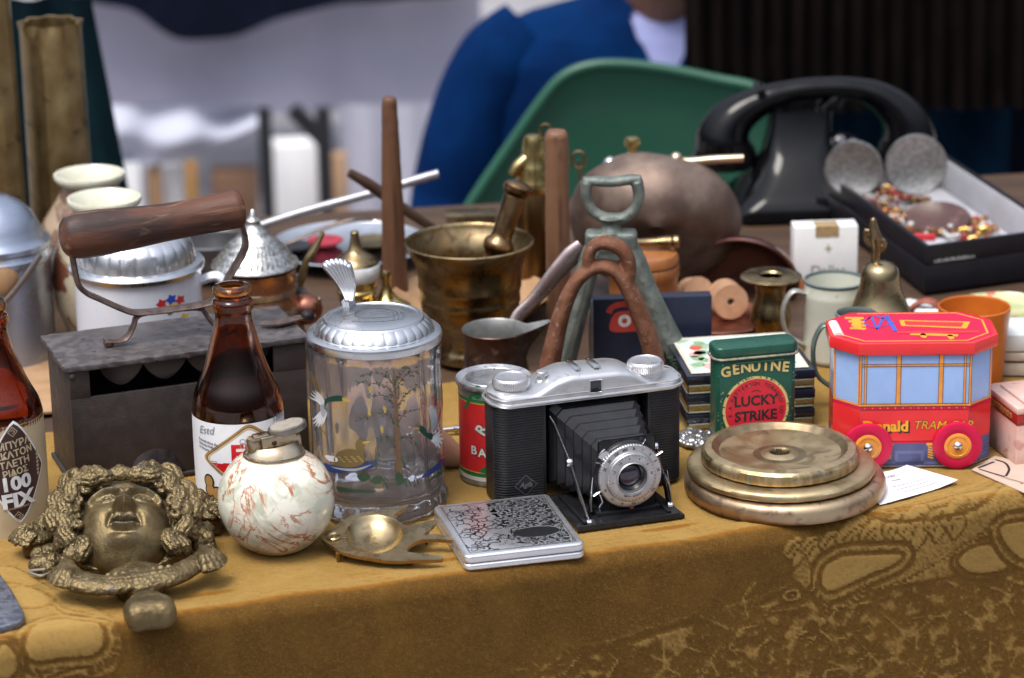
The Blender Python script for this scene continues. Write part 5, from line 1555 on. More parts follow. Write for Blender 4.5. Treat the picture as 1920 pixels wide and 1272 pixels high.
    def teeth(a, r, z): return r + (.8 * math.cos(70 * a) if r > 60.5 else 0)
    mb.use(m_rim).lathe([(0, 9), (60, 9), (61.5, 11), (61.5, 16), (60, 18), (50, 19.5), (48.5, 19), (47.5, 20), (47.5, 25), (46, 26.5), (33, 28), (31, 27.4), (30.5, 30), (29.5, 31), (28.5, 30.4), (28, 24), (27, 20)], C, 280, axis=ax, wob=teeth)
    mb.use(m_blk).lathe([(27, 20), (25, 17), (22, 15), (20, 12), (0, 12)], C, 64, axis=ax)
    t.part('lens_barrel', mb, smooth=35)
    mb = MB(); mb.lathe([(0, 19.5), (6, 19.2), (12, 18.2), (17, 16.6), (20, 15), (20, 13), (0, 12.4)], C, 48, axis=ax); t.part('lens', mb, M('coated_lens', (.03, .022, .05), (.04, .035, .06), r=.03, coat=1))
    # scale marks
    mb = MB().use(m_ink)
    F = lambda x, z, y: (cx_ + x, yl + 17 - y, cz_ + z)
    def rim(rad, a, s_, size, yy, b=.15): 
        mb.flat(text(s_, size, b, 0, 0), lambda x, y: F((rad + y) * math.sin(a + x / rad), (rad + y) * math.cos(a + x / rad), yy))
    for i, s_ in enumerate(('25', '50', '100', '200', 'B', '1', '2', '5', '10')): rim(54, -1.2 + i * .33, s_, 7, 19.6)
    for i, s_ in enumerate(('3.5', '4', '5.6', '8', '11', '16')): rim(54, 2.2 + i * .42, s_, 6.5, 19.6)
    for i in range(40):
        a = 2 * math.pi * i / 40; mb.flat(stroke([(45 * math.sin(a), 45 * math.cos(a)), (42.5 * math.sin(a), 42.5 * math.cos(a))], .8), lambda x, z: F(x, z, 27.4))
    for i, s_ in enumerate(('1', '1.2', '1.5', '2', '3', '5', '10')): rim(38, -1.7 + i * .52, s_, 6, 27.9)
    mb.flat(text('AGNAR 1:4,5/85', 5, .15, 0, 0), lambda x, y: F((36 + y) * math.sin(math.pi + x / 36), (36 + y) * math.cos(math.pi + x / 36), 27.9))
    t.part('scale', mb)
    mb = MB(); q = C; mb.sphere((cx_ - 2 + 6, yl + 4, cz_ - 63), 4.5, 1, .6, 1, 12); t.part('red_dot', mb, M('red_dot', (.5, .06, .05), r=.3))
    mb = MB()
    for a, l in ((-2.0, 12), (-1.1, 10), (1.05, 10), (.45, 9)):
        mb.tube([F(58 * math.sin(a), 58 * math.cos(a), 7), F((66 + l) * math.sin(a), (66 + l) * math.cos(a), 9)], 3, 8, flat=(.6, 1.4))
    mb.box(F(-50, 46, 8), (20, 10, 14), 2, rot=Matrix.Rotation(-.8, 4, 'Y'))
    t.part('shutter_levers', mb, m_chrome)
    mb = MB()
    mb.tube([F(-57, -30, 4), F(-52, -48, 8), F(-58, -58, 8), F(-54, -72, 6)], 1.8, 8, smooth=4); t.part('release_wire', mb, m_chrome)
    # folding struts each side
    for (A, J, B) in ((t.on_y(1030, 782, 2), t.on_y(1068, 868, -60), t.on_y(1104, 982, -dl + 20)), (t.on_y(1192, 765, 2), t.on_y(1228, 838, -62), t.on_y(1256, 948, -dl + 26))):
        A, J, B = Vector(A), Vector(J), Vector(B)
        if B.z < 9: B.z = 9
        mb = MB(); mb.tube([A, A.lerp(J, .2) + Vector((3, 0, 0)), J], 4.2, 8, flat=(.5, 1.4), hint=(1, 0, 0)); mb.tube([J, J.lerp(B, .5), B], 5.2, 8, flat=(.5, 1.5), hint=(1, 0, 0))
        mb.lathe([(0, -6), (8, -5), (9, -2), (9, 2), (8, 5), (0, 6)], tuple(J), 20, axis=(1, -.2, 0)); mb.lathe([(0, -5), (7, -4), (7, 4), (0, 5)], tuple(B), 18, axis=(1, -.2, 0))
        t.part('strut', mb, m_chrome)
    for sx, px, py in ((-1, 1111, 918), (1, 1247, 905)):
        q = Vector(t.on_y(px, py, yl + 30)); mb = MB(); mb.tube([(q.x, q.y, q.z + 26), (q.x + sx * 3, q.y, q.z), (q.x + sx * 6, q.y - 6, max(9, q.z - 40))], [5, 7, 8], 10, flat=(.5, 1.4), smooth=4); t.part('bracket', mb, m_chrome)
folding_camera()

# ---- baking powder tin
m_tin = M('dull_tinplate', (.42, .42, .43), (.54, .54, .55), sc=1.3, det=8, r=.34, r2=.5, metal=.9, spots=(.22, .21, .21), spot_sc=2.2, spot_ramp=(.56, .72), bump=.004, bsc=6)
m_redp = M('red_lithograph', (.62, .022, .022), (.55, .018, .02), sc=1, r=.32, spots=(.44, .02, .02), spot_sc=4, spot_ramp=(.66, .8))
def baking_tin():
    B = 890
    t = Thing('baking_powder_tin', 'small red baking powder tin with open metal rim between stein and camera', 'tin', 929, B)
    h = lambda y: t.h(y, B)
    zt = h(714); R0 = 66
    mb = MB().use(m_tin)
    mb.lathe([(0, 4), (60, 4), (63, 0), (67, 1), (67.5, 5), (66.5, 8), (66, 10), (66, zt - 8), (68, zt - 6), (71, zt - 2), (71.5, zt + 4), (70, zt + 7), (67, zt + 6), (62, zt + 3), (56, zt + 2.5), (55, zt + 5), (53.5, zt + 6), (52, zt + 4), (52, zt - 10), (0, zt - 12)], n=96)
    t.part('can', mb, smooth=35)
    mb = MB(); r = lambda z: R0
    lab_patch(mb, m_redp, r, 26, zt - 26, 3.1, .4, 2)
    for z0, z1, m in ((18, 26, m_green_pr), (10, 18, M('cream_print', (.68, .66, .58), r=.4)), (zt - 26, zt - 19, m_green_pr), (zt - 19, zt - 10, m_tin), (zt - 27.5, zt - 25, M('yellow_print', (.62, .45, .06), r=.4)), (25, 27.5, MATS['yellow_print'])): lab_patch(mb, m, r, z0, z1, 3.1, .6, 1)
    f, f2, f3 = wrap(r, .9), wrap(r, 1.2), wrap(r, 1.5)
    H = lambda y, dx=0: h(y - 23 * math.sqrt(max(0, 1 - (dx / 67) ** 2)))
    cream = M('letter_cream', (.78, .75, .66), r=.4)
    # oval portrait frame in the middle, turned to the right behind the camera
    mb.use(m_ink).flat(poly(circ(46, H(820, 40), 24, 34), 5), f); mb.use(cream).flat(poly(circ(46, H(820, 40), 20, 30), 5), f2)
    def arc(s_, size, cx0, cz0, rad, a0, da, bold):
        for i, ch in enumerate(s_):
            a = a0 + da * i
            for m, bo, ff in ((m_ink, bold + 1.1, f2), (cream, bold, f3)):
                mb.use(m).flat(text(ch, size, bo, cx0 + rad * math.sin(a), cz0 + rad * math.cos(a), rot=-a, step=4), ff)
    arc('ROYAL', 31, 34, H(838, 20), 66, -1.05, .44, 1.0)
    for i, ch in enumerate('BAKING'):
        for m, bo, ff in ((m_ink, 1.7, f2), (cream, .7, f3)): mb.use(m).flat(text(ch, 23, bo, -41 + i * 17, H(846, -30) - i * 3.2, step=4), ff)
    for i, ch in enumerate('POWDER'):
        for m, bo, ff in ((m_ink, 1.6, f2), (cream, .6, f3)): mb.use(m).flat(text(ch, 20, bo, 66 + i * 16, H(846, -30) - 14, step=4), ff)
    mb.use(m_green_pr).flat(stroke(curve2([(-62, H(768, -50)), (-54, H(760, -40)), (-40, H(740, -30)), (-30, H(730, -20)), (-22, H(738, -10)), (-30, H(750)), (-38, H(744))], 6), 7), f2)
    mb.flat(poly(curve2([(-20, H(752)), (-6, H(742)), (8, H(746)), (0, H(756))], 4, True), 4), f2); mb.flat(poly(curve2([(-30, H(884)), (-10, H(872)), (6, H(880)), (-10, H(888))], 4, True), 4), f2)
    t.part('paper_print', mb)
baking_tin()

# ---- stack of three brass weights
m_wt = M('tarnished_brass', (.40, .305, .165), (.50, .40, .245), sc=.5, det=8, r=.40, r2=.52, metal=.92, spots=(.27, .20, .12), spot_sc=.8, spot_ramp=(.54, .72), bump=.006, bsc=6)
m_wt2 = M('coppery_brass', (.42, .285, .175), (.50, .385, .25), sc=.45, det=8, r=.36, r2=.48, metal=.92, spots=(.22, .135, .10), spot_sc=.7, spot_ramp=(.5, .68), bump=.006, bsc=6)
m_edge = M('scratched_brass_edge', (.34, .25, .13), (.50, .39, .23), sc=2.2, det=8, r=.34, r2=.44, metal=.95, stretch=(1, 1, .25), spots=(.16, .20, .17), spot_sc=.6, spot_ramp=(.62, .72), bump=.012, bsc=6)
m_groove = M('tarnished_groove', (.22, .165, .095), (.31, .24, .145), sc=.9, det=8, r=.4, metal=.9)
m_dkedge = M('dark_tarnish', (.10, .075, .05), (.20, .155, .10), sc=2.2, det=8, r=.4, metal=.9)
def weights():
    B = 920
    specs = [(188, 0, 40, 'widest brass disc, rounded and coppery, at the bottom of the stack of three', m_wt2),
             (176, -8, 20, 'middle brass disc, thin and flat, in the stack of three', m_wt),
             (148, -10, 30, 'smallest brass disc with dished top and centre hole, topmost of the stack', m_wt)]
    z = 0
    for i, (r, dx, hh, lab, m) in enumerate(specs):
        base = on_plane(1471, B)
        t = Thing('brass_disc', lab, 'brass weight', 1471, B, loc=base + Vector((dx * depth(base) / FPX, 0, z * depth(base) / FPX)), group='stack of three brass discs')
        mb = MB()
        if i == 0: prof = [(0, 0), (r - 12, 0), (r - 4, 4), (r, 12), (r, 25), (r - 3, 33), (r - 9, 38), (r - 18, 40), (r - 26, 40), (r - 28, 38.6), (r - 34, 38.6), (r - 36, 40), (0, 40)]
        elif i == 1: prof = [(0, .5), (r - 10, .5), (r - 3, 3), (r, 8), (r, 13), (r - 3, 17), (r - 8, 19.4), (r - 18, 20), (0, 20)]
        else: prof = [(0, .5), (r - 8, .5), (r - 2, 3), (r, 8), (r - 1, 22), (r - 7, 27), (r - 16, 29.6), (r - 21, 29.6), (r - 26, 26), (r - 34, 20), (80, 15), (50, 12.5), (36, 13), (27, 16.5), (21, 18), (18, 16), (17, 10), (17, 3), (0, 2.5)]
        wb = (lambda a, q, z_: q + .5 * math.sin(5 * a + z_) + .35 * math.sin(31 * a)) if i else None
        if i < 2: mb.use(m).lathe(prof, n=144, wob=wb)
        else:
            mb.use(m_edge).lathe(prof[:6], n=144, wob=wb); mb.use(m).lathe(prof[5:8], n=144, wob=wb); mb.use(m_groove).lathe(prof[7:10], n=144, wob=wb)
            mb.use(m).lathe(prof[9:12], n=144, wob=wb); mb.use(m_groove).lathe(prof[11:13], n=144, wob=wb); mb.use(m).lathe(prof[12:15], n=144, wob=wb); mb.use(m_groove).lathe(prof[14:], n=144, wob=wb)
        t.part('disc', mb, m, smooth=45)
        if i == 2:
            mb = MB(); mb.lathe([(0, 0), (16.6, 0), (16.6, 1), (0, 1)], (0, 0, 3.2), 32); t.part('hole', mb, M('hole_dark', (.012, .010, .008), r=.8))
        z += hh + .4
weights()

# ---- green cigarette tin
m_gtin = M('green_enamel', (.008, .072, .046), (.006, .058, .038), sc=.8, r=.26, r2=.34, coat=.2, spots=(.02, .10, .07), spot_sc=5, spot_ramp=(.7, .8))
def green_tin():
    Z = .0775
    a, b, c = on_plane(1342, 655, Z), on_plane(1498, 640, Z), on_plane(1336, 622, Z)
    t = Thing('cigarette_tin', 'dark green hinged tin with red circle standing behind the brass discs', 'tin', 0, 0, loc=Vector((a.x, a.y, 0)), yaw=heading((1342, 655), (1498, 641), Z), world=True)
    s = t.s; L = (b - a).length / s; D = 58; h = Z / s
    def rr(x0, x1, y0, y1, r0, n=6):
        out = []
        for (cx, cy, a0) in ((x1 - r0, y0 + r0, -90), (x1 - r0, y1 - r0, 0), (x0 + r0, y1 - r0, 90), (x0 + r0, y0 + r0, 180)):
            out += [(cx + r0 * math.cos(R(a0 + 90 * i / n)), cy + r0 * math.sin(R(a0 + 90 * i / n))) for i in range(n + 1)]
        return out
    zl = h - 22
    mb = MB(); mb.prism(rr(3, L - 3, 2, D - 2, 14), 0, zl + 2, 2); t.part('box', mb, m_gtin)
    mb = MB(); mb.prism(rr(0, L, 0, D, 16), zl, h, 6, 4); t.part('lid', mb, m_gtin, smooth=50)
    mb = MB(); mb.tube([(x, y, zl - .5) for x, y in rr(-1, L + 1, -1, D + 1, 17)], 2.2, 8, closed=True); t.part('lid_edge', mb, M('worn_tin_edge', (.62, .58, .42), (.40, .40, .34), sc=3, r=.35, metal=.8))
    mb = MB(); mb.tube([(x, y, h - 4.2) for x, y in rr(2.4, L - 2.4, 2.4, D - 2.4, 14)], 1.1, 6, closed=True); t.part('worn_rim', mb, M('bare_tin', (.50, .56, .56), (.05, .15, .11), sc=2.5, r=.35, metal=.6))
    mb = MB(); x0, x1 = L * .24, L * .82; mb.tube([(x0, 1.8, zl - 11), (x1, 1.8, zl - 11)], 2.6, 10); t.part('thumb_bead', mb, m_gtin)
    mb = MB(); q = t.on_y(1417, 767, 2); cx, cz = q[0], q[2]
    f = lambda k: (lambda x, z: (x, 2 - .3 - .35 * k, z))
    yel = M('cream_yellow_print', (.62, .50, .20), (.56, .44, .17), sc=3, r=.4); red = M('crimson_print', (.60, .020, .045), (.54, .018, .04), sc=2, r=.36, spots=(.40, .03, .045), spot_sc=6, spot_ramp=(.68, .8))
    r_ = random.Random(3)
    ring = [(cx + 65 * math.cos(2 * math.pi * i / 90) * (1 + r_.uniform(-.012, .004)), cz + 65 * math.sin(2 * math.pi * i / 90) * (1 + r_.uniform(-.012, .004))) for i in range(90)]
    mb.use(yel).flat(poly(ring), f(0)); mb.use(red).flat(poly(circ(cx, cz, 59.5, n=72)), f(1))
    for _ in range(26):
        a = r_.uniform(0, 6.28); q_ = (cx + 63 * math.cos(a), cz + 63 * math.sin(a)); mb.use(m_gtin).flat(poly(circ(*q_, r_.uniform(1, 3.2), r_.uniform(.8, 2.2), 7)), f(1.3))
    mb.use(yel)
    gx = t.on_y(1417, 686, 2)
    for i, ch in enumerate('GENUINE'):
        k = (i - 3) / 3
        for m, bo, kk in ((m_ink, 1.7, .8), (yel, .9, 1.6)): mb.use(m).flat(text(ch, 27, bo, gx[0] + k * 58, gx[2] - 2 - 6 * k * k, rot=-.12 * k), f(kk))
    mb.use(m_ink)
    z1 = t.on_y(1417, 752, 2)[2]; z2 = t.on_y(1417, 780, 2)[2]
    mb.flat(text('LUCKY', 27, .9, cx, z1, sx=1.0), f(2)); mb.flat(text('STRIKE', 27, .9, cx, z2, sx=1.0), f(2))
    for i, ch in enumerate('R.A.PATTERSON TOBACCO CO'):
        a = -1.75 + 3.5 * i / 23
        mb.flat(text(ch, 10, .1, cx + 50 * math.sin(a), cz + 50 * math.cos(a), rot=-a), f(2))
    mb.flat(text('CUT PLUG', 12, .2, cx, cz - 44), f(2)); mb.flat(stroke(curve2([(cx - 9, cz + 34), (cx, cz + 37), (cx + 9, cz + 34)]), 1.4), f(2))
    mb.use(M('bare_metal_fleck', (.45, .48, .42), r=.4, metal=.6))
    for _ in range(60):
        u_ = r_.random(); ex = r_.choice((0, 1)); x = (6 + 9 * u_ * u_ if ex else L - 6 - 9 * u_ * u_) if r_.random() < .6 else r_.uniform(10, L - 10); z = r_.uniform(8, zl - 6)
        q = r_.uniform(.5, 1.5); mb.flat(poly([(x - q, z), (x, z - q * r_.uniform(.5, 2.5)), (x + q, z + .3), (x + .2, z + q)]), f(2.4))
    t.part('front_print', mb)
green_tin()

# ---- tram shaped tin
def tram():
    B = 846
    m_sky = M('pale_blue_print', (.28, .42, .72), (.26, .39, .68), sc=.6, r=.24, coat=.3)
    m_or = M('orange_print', (.80, .30, .045), r=.26, coat=.3)
    m_rd = M('scarlet_print', (.74, .028, .032), (.70, .024, .03), sc=.6, r=.22, coat=.3)
    m_mg = M('magenta_print', (.56, .010, .060), (.52, .010, .055), sc=.6, r=.3, spec=.35)
    m_sl = M('slate_blue_print', (.085, .095, .22), r=.3); m_sl2 = M('slate_light_print', (.13, .15, .33), r=.3)
    m_ye = M('yellow_orange_print', (.85, .38, .02), r=.25, coat=.3)
    t = Thing('tram_tin', 'bright red and blue tram shaped toy tin on wheels at the right of the table', 'toy tin', 1702, B, yaw=0, world=True, loc=None)
    h = lambda y: t.h(y, B)
    W, D = 145, 86           # half sizes
    chx, chy = 46, 46
    def octo(w_, d, cx, cy): return [(-w_ + cx, -d), (w_ - cx, -d), (w_, -d + cy), (w_, d - cy), (w_ - cx, d), (-w_ + cx, d), (-w_, d - cy), (-w_, -d + cy)]
    yf = -D
    zt = t.on_y(1702, 664, yf)[2]
    T = Matrix.Rotation(R(-1.5), 4, 'Z')
    o = octo(W, D, chx, chy)
    ot = octo(W + 9, D + 7, chx + 3, chy + 3)
    zr = zt + 23
    mb = MB().use(m_sky); mb.X = T; mb.prism(o, 2, zt + 2, 1.5)
    segs = []
    x0f, x1f = -W + chx, W - chx
    def face(p, q, k=.5):   # decals on a wall from p to q: u along, z up
        d = Vector((q[0] - p[0], q[1] - p[1])); L = d.length; d /= L; n = Vector((d.y, -d.x))
        return L, (lambda lift: (lambda u, z: (p[0] + d.x * u + n.x * lift, p[1] + d.y * u + n.y * lift, z)))
    zm = lambda py: t.on_y(1702, py, yf)[2]
    z_base, z_low, z_band, z_sill, z_head = zm(832), zm(828), zm(772), zm(762), zm(687)
    def rect(f, m, a, b, c, d): mb.use(m).flat(([(a, c), (b, c), (b, d), (a, d)], [(0, 1, 2, 3)]), f)
    walls = [(o[7], o[0]), (o[0], o[1]), (o[1], o[2]), (o[6], o[7]), (o[2], o[3])]
    for i, (p, q) in enumerate(walls):
        L, F = face(p, q)
        rect(F(.4), m_sl, 0, L, 3, z_base); rect(F(.5), m_mg, 0, L, z_base, z_base + 5); rect(F(.5), m_mg, 0, L, z_sill - 7, z_sill)
        rect(F(.45), m_rd, 0, L, z_base + 5, z_sill - 7)
        if i == 1:
            rect(F(.8), m_or, -2, L + 2, z_sill, z_sill + 5); rect(F(.8), m_or, 0, L, z_head, z_head + 4)
            for x, w_ in ((-1, 4), (8, 4), (L * .345, 8), (L * .735, 8), (L - 9, 4), (L + 1, 4)):
                rect(F(1.1), m_or, x - w_ / 2, x + w_ / 2, z_sill, zt); 
                for sg in (-1, 1): rect(F(1.3), m_ink, x + sg * w_ / 2 - .4, x + sg * w_ / 2 + .4, z_sill + 4, zt)
            rect(F(1.3), m_ink, 0, L, z_head - .5, z_head + .3); rect(F(1.3), m_ink, 0, L, z_head + 3.7, z_head + 4.5)
            rect(F(1.3), m_ink, 0, L, z_sill + 4.6, z_sill + 5.4); rect(F(1.3), m_ink, 0, L, z_sill - .4, z_sill + .4); rect(F(1.0), m_ink, 0, L, z_sill - 7.4, z_sill - 6.6); rect(F(1.0), m_ink, 0, L, z_base + 4.6, z_base + 5.4)
            for k in range(14): mb.use(m_ye).flat(poly(circ(8 + k * (L - 16) / 13, z_sill - 3.4, 1.3, n=8)), F(1.2))
            for x in (L * .27, L * .66):
                for k in range(5): mb.use(m_ye).flat(stroke([(x - 5, z_base - 6 - k * 5), (x + 5, z_base - 9 - k * 5)], 3), F(.9))
                rect(F(.9), m_ye, x - 8, x + 8, z_base - 4, z_base + 1)
            rect(F(.8), m_sl2, L * .33, L * .60, z_base - 40, z_base - 14); rect(F(1.0), m_sl, L * .36, L * .57, z_base - 34, z_base - 20); rect(F(.8), m_sl2, L * .2, L * .75, 6, 12)
        else:
            rect(F(.8), m_or, 0, L, z_sill, z_sill + 4)
            for x in (3, L - 4): rect(F(.9), m_or, x - 2, x + 2, z_sill, zt)
            for k in range(7): rect(F(.7), m_sl2, 0, L, 6 + k * 7, 8 + k * 7)
    # the painted name board
    L, F = face(o[0], o[1])
    zn = zm(800)
    for m, dx, dz, bo, lf in ((m_ink, 2.6, -2.6, 1.8, 1.0), (m_ye, 0, 0, 1.1, 1.4)):
        mb.use(m).flat(text('Donald', 28, bo, L * .235 + dx, zn + dz, sx=1.02), F(lf))
    for m, bo, lf in ((m_ink, .8, 1.0), (m_ye, .1, 1.4)):
        mb.use(m).flat(text('TRAM CAR', 23, bo, L * .77, zn + 2, sx=.98, shear=.22), F(lf))
    t.part('body', mb, smooth=30)
    # roof
    mb = MB().use(m_rd); mb.X = T; mb.prism(ot, zt - 1, zr, 2.5, 3)
    f = lambda k: (lambda x, y: (x, y, zr + .3 + .3 * k))
    sc_ = lambda pts, k: [(x * k, y * k) for x, y in pts]
    mb.use(m_mg).flat(poly(sc_(ot, .95)), f(0))
    mb.use(m_ye).flat(stroke(sc_(ot, .88)[0:2] + [sc_(ot, .88)[2], sc_(ot, .88)[3], sc_(ot, .88)[4], sc_(ot, .88)[5]], 4), f(1))
    mb.use(m_ye).flat(stroke([sc_(ot, .88)[0], sc_(ot, .88)[7]], 4), f(1))
    bl = M('royal_blue_print', (.05, .12, .55), r=.3)
    q = lambda px, py: t.on_z(px, py, zr)[:2]
    mb.use(m_ye)
    mb.flat(poly([q(1685, 601), q(1818, 603), q(1812, 616), q(1690, 612)]), f(1)); mb.use(m_rd).flat(poly([q(1694, 603), q(1806, 605), q(1802, 613), q(1698, 610)]), f(2))
    mb.use(m_ye).flat(poly([q(1708, 624), q(1798, 627), q(1797, 631), q(1708, 629)]), f(1)); mb.flat(poly(circ(*q(1733, 630), 6, 14, 12)), f(1)); mb.flat(poly(circ(*q(1784, 632), 6, 14, 12)), f(1))
    for (a, b) in (((1583, 598), (1618, 598)), ((1590, 604), (1620, 606)), ((1596, 611), (1624, 612)), ((1594, 617), (1624, 618))): mb.flat(stroke([q(*a), q(*b)], 12), f(1))
    mb.flat(poly([q(1594, 596), q(1612, 597), q(1616, 618), q(1600, 618)]), f(1.4))
    mb.use(bl)
    for l in ([(1618, 604), (1632, 595), (1645, 619), (1674, 606), (1640, 593)], [(1620, 609), (1645, 619), (1655, 595)]): mb.flat(stroke([q(*p) for p in l], 5), f(2))
    mb.flat(stroke([q(1660, 593), q(1680, 622)], 8), f(2.4))
    t.part('roof', mb, smooth=30)
    mb = MB(); mb.X = T
    mb.tube([(-30, -34, zr + .5), (W - 26, -34, zr + .5)], 5, 10, flat=(.6, 1)); t.part('roof_bead', mb, m_rd)
    mb = MB(); a, b = q(1562, 606), q(1573, 629)
    mb.tube([(a[0], a[1], zr + .5), (b[0], b[1], zr + .5)], 9, 12, flat=(.55, 1)); t.part('roof_handle', mb, M('cream_plastic', (.80, .76, .72), r=.3))
    mb = MB(); mb.X = T; mb.prism(octo(W + 1, D + 1, chx, chy), 0, 4, 1); t.part('base_rim', mb, m_tin)
    # wheels
    wheels = []
    for px, py in ((1627, 834), (1795, 841)):
        c = Vector(t.on_y(px, py, yf - 8)); r = 46
        c.z = r * .98
        mb = MB(); mb.lathe([(0, -6), (r - 4, -6), (r - 1, -4), (r, 0), (r - 1, 4), (r - 5, 6), (28, 5.5), (25, 4.5), (0, 4.5)], tuple(c), 64, axis=(0, -1, 0)); w_ = t.part('wheel', mb, m_mg, smooth=45)
        mb = MB(); mb.lathe([(0, 4), (24.5, 4), (25, 5.4), (23, 6.6), (19, 7), (18, 6), (10, 6.4), (0, 6.4)], tuple(c), 48, axis=(0, -1, 0)); t.part('hub', mb, m_or, parent=w_)
        mb = MB(); mb.lathe([(0, 13), (4, 12.2), (8, 9), (9.5, 6), (9.5, 5), (0, 5)], tuple(c), 28, axis=(0, -1, 0)); t.part('cap', mb, m_chrome, parent=w_)
    for sx in (-1, 1):
        c = (sx * 84 - 2, D + 10, 45); mb = MB(); mb.lathe([(0, -6), (42, -6), (45, 0), (42, 6), (0, 6)], c, 48, axis=(0, 1, 0)); t.part('wheel', mb, m_mg)
        mb = MB(); mb.tube([(sx * 84 - 2, -D - 6, 45), (sx * 84 - 2, -D + 4, 45)], 5, 10); t.part('axle', mb, m_chrome)
tram()

# ---- paper cards and the pink box at the right
m_cardw = M('white_card', (.80, .81, .85), (.76, .77, .81), sc=.4, r=.6)
def cards():
    c = [on_plane(*p, .001) for p in ((1600, 893), (1700, 877), (1796, 905), (1650, 946))]
    cen = sum(c, Vector()) / 4
    t = Thing('business_card', 'white printed card lying partly under the stack of brass discs', 'card', 0, 0, loc=Vector((cen.x, cen.y, 0)), yaw=0, world=True)
    q = [((p.x - cen.x) / t.s, (p.y - cen.y) / t.s) for p in c]
    def bl(u, v): return tuple((Vector(q[3]).lerp(Vector(q[2]), u)).lerp(Vector(q[0]).lerp(Vector(q[1]), u), v))
    def f(u, v, z=0): x, y = bl(u, v); return (x, y, 1.2 + z + 7 * max(0, u - .6) ** 2 * 6 + 0 * v)
    mb = MB().use(m_cardw); mb.grid(lambda u, v: f(u, v, .6), 20, 8); mb.grid(lambda u, v: f(1 - u, v, 0), 20, 8)
    mb.use(m_grey_ink)
    for s_, size, u, v in (('MUSEO', .11, .52, .78), ('Antik', .08, .52, .62)):
        mb.flat(text(s_, size, .002, u, v, sx=.8), lambda x, y: f(x, y, 1.0))
    for k, (u0, u1) in enumerate(((.35, .9), (.35, .8), (.4, .85))): mb.flat(stroke([(u0 + (u1 - u0) * i / 10, .42 - .12 * k) for i in range(11)], .018), lambda x, y: f(x, y, 1.0))
    t.part('card', mb, smooth=60)
    c = [on_plane(*p, .001) for p in ((1822, 880), (1866, 854), (2060, 905), (2000, 958))]
    cen = sum(c, Vector()) / 4
    t = Thing('printed_card', 'pinkish beige printed card lying flat below the pink alabaster box', 'card', 0, 0, loc=Vector((cen.x, cen.y, 0)), yaw=0, world=True)
    q2 = [((p.x - cen.x) / t.s, (p.y - cen.y) / t.s) for p in c]
    mb = MB().use(M('beige_card', (.56, .42, .34), (.52, .39, .31), sc=.5, r=.6)); mb.prism(q2[::-1], .5, 2.4)
    q = lambda px, py: t.on_z(px, py, 2.7)
    mb.use(m_ink)
    def ln(pts, w_): mb.flat(stroke([q(*p)[:2] for p in pts], w_), lambda x, y: (x, y, 2.8))
    ln([(1834, 878), (1864, 866)], 5); ln(curve2([(1866, 862), (1884, 868), (1892, 880), (1886, 893)]), 5); ln([(1836, 880), (1884, 894)], 4)
    mb.use(M('dull_pink_ink', (.36, .24, .20), r=.6))
    for k in range(4): ln([(1852 + 12 * k, 890 + k * 4 - 4), (1930 + 12 * k, 912 + k * 4 - 4)], 1.6)
    t.part('card', mb)
cards()
def pink_box():
    Z = .0272
    fr = on_plane(1907, 799, Z); le = on_plane(1846, 752, Z)
    yaw = heading((1846, 750), (1907, 797), Z)
    t = Thing('trinket_box', 'pink alabaster box with red band and gold inlay at the right edge', 'box', 0, 0, loc=Vector((le.x, le.y, 0)), yaw=yaw, world=True)
    s = t.s; L = (fr - le).length / s; h = Z / s; W2 = 300
    mp = M('pink_alabaster', (.64, .40, .34), (.72, .50, .44), sc=.5, det=8, r=.2, coat=.3, sss=.2, spots=(.56, .30, .26), spot_sc=.9)
    mr = M('red_inlay', (.32, .016, .012), (.26, .012, .01), sc=2, r=.25, coat=.4); mg = M('gold_mosaic', (.52, .34, .10), (.18, .06, .03), sc=5, det=2, r=.3, metal=.4, stretch=(1, 1, 3))
    mb = MB(); mb.box((L / 2, W2 / 2, h / 2), (L, W2, h), 3); t.part('base', mb, mp)
    mb = MB(); mb.box((L / 2, W2 / 2, h + 11), (L + 2, W2 + 2, 22), 2.5); t.part('band', mb, mr)
    mb = MB(); mb.box((L / 2, -1.6, h + 12), (L * .7, 2, 11), .5); mb.box((L + 1.6, W2 / 2, h + 12), (2, W2 * .8, 11), .5); t.part('inlay', mb, mg)
    mb = MB(); mb.box((L / 2, W2 / 2, h + 27), (L + 3, W2 + 3, 13), 3); mb.box((L / 2, W2 / 2, h + 35), (L - 40, W2 - 40, 8), 3); t.part('lid', mb, mp)
pink_box()

# ================================================================== middle of the table
m_brass = M('old_brass', (.25, .18, .09), (.33, .25, .14), sc=.5, det=8, r=.26, r2=.38, metal=1, spots=(.15, .098, .05), spot_sc=.9, spot_ramp=(.5, .7), bump=.006, bsc=5)
m_brass2 = M('bright_brass', (.56, .43, .18), (.48, .36, .15), sc=.8, r=.2, r2=.3, metal=1)
m_copper = M('worn_copper', (.40, .17, .11), (.30, .12, .085), sc=.6, det=7, r=.26, r2=.36, metal=.95, spots=(.22, .10, .09), spot_sc=1)
m_dkcopper = M('dark_copper', (.060, .036, .033), (.10, .060, .052), sc=.7, det=8, r=.3, r2=.45, metal=.8, spots=(.24, .20, .19), spot_sc=1.1, spot_ramp=(.57, .72), bump=.01, bsc=5)
m_wood = M('brown_wood', (.135, .062, .032), (.09, .04, .022), sc=.5, det=8, r=.5, stretch=(1.5, 1.5, .12), bump=.03, bsc=4, spots=(.045, .024, .016), spot_sc=.9, spot_ramp=(.56, .68))
m_tanw = M('tan_wood', (.42, .26, .14), (.34, .20, .10), sc=.5, det=7, r=.5, stretch=(1, 1, .3), bump=.01, bsc=4)
m_orw = M('orange_wood', (.36, .145, .045), (.28, .10, .03), sc=.7, det=6, r=.35, coat=.2, stretch=(1, 1, .2))
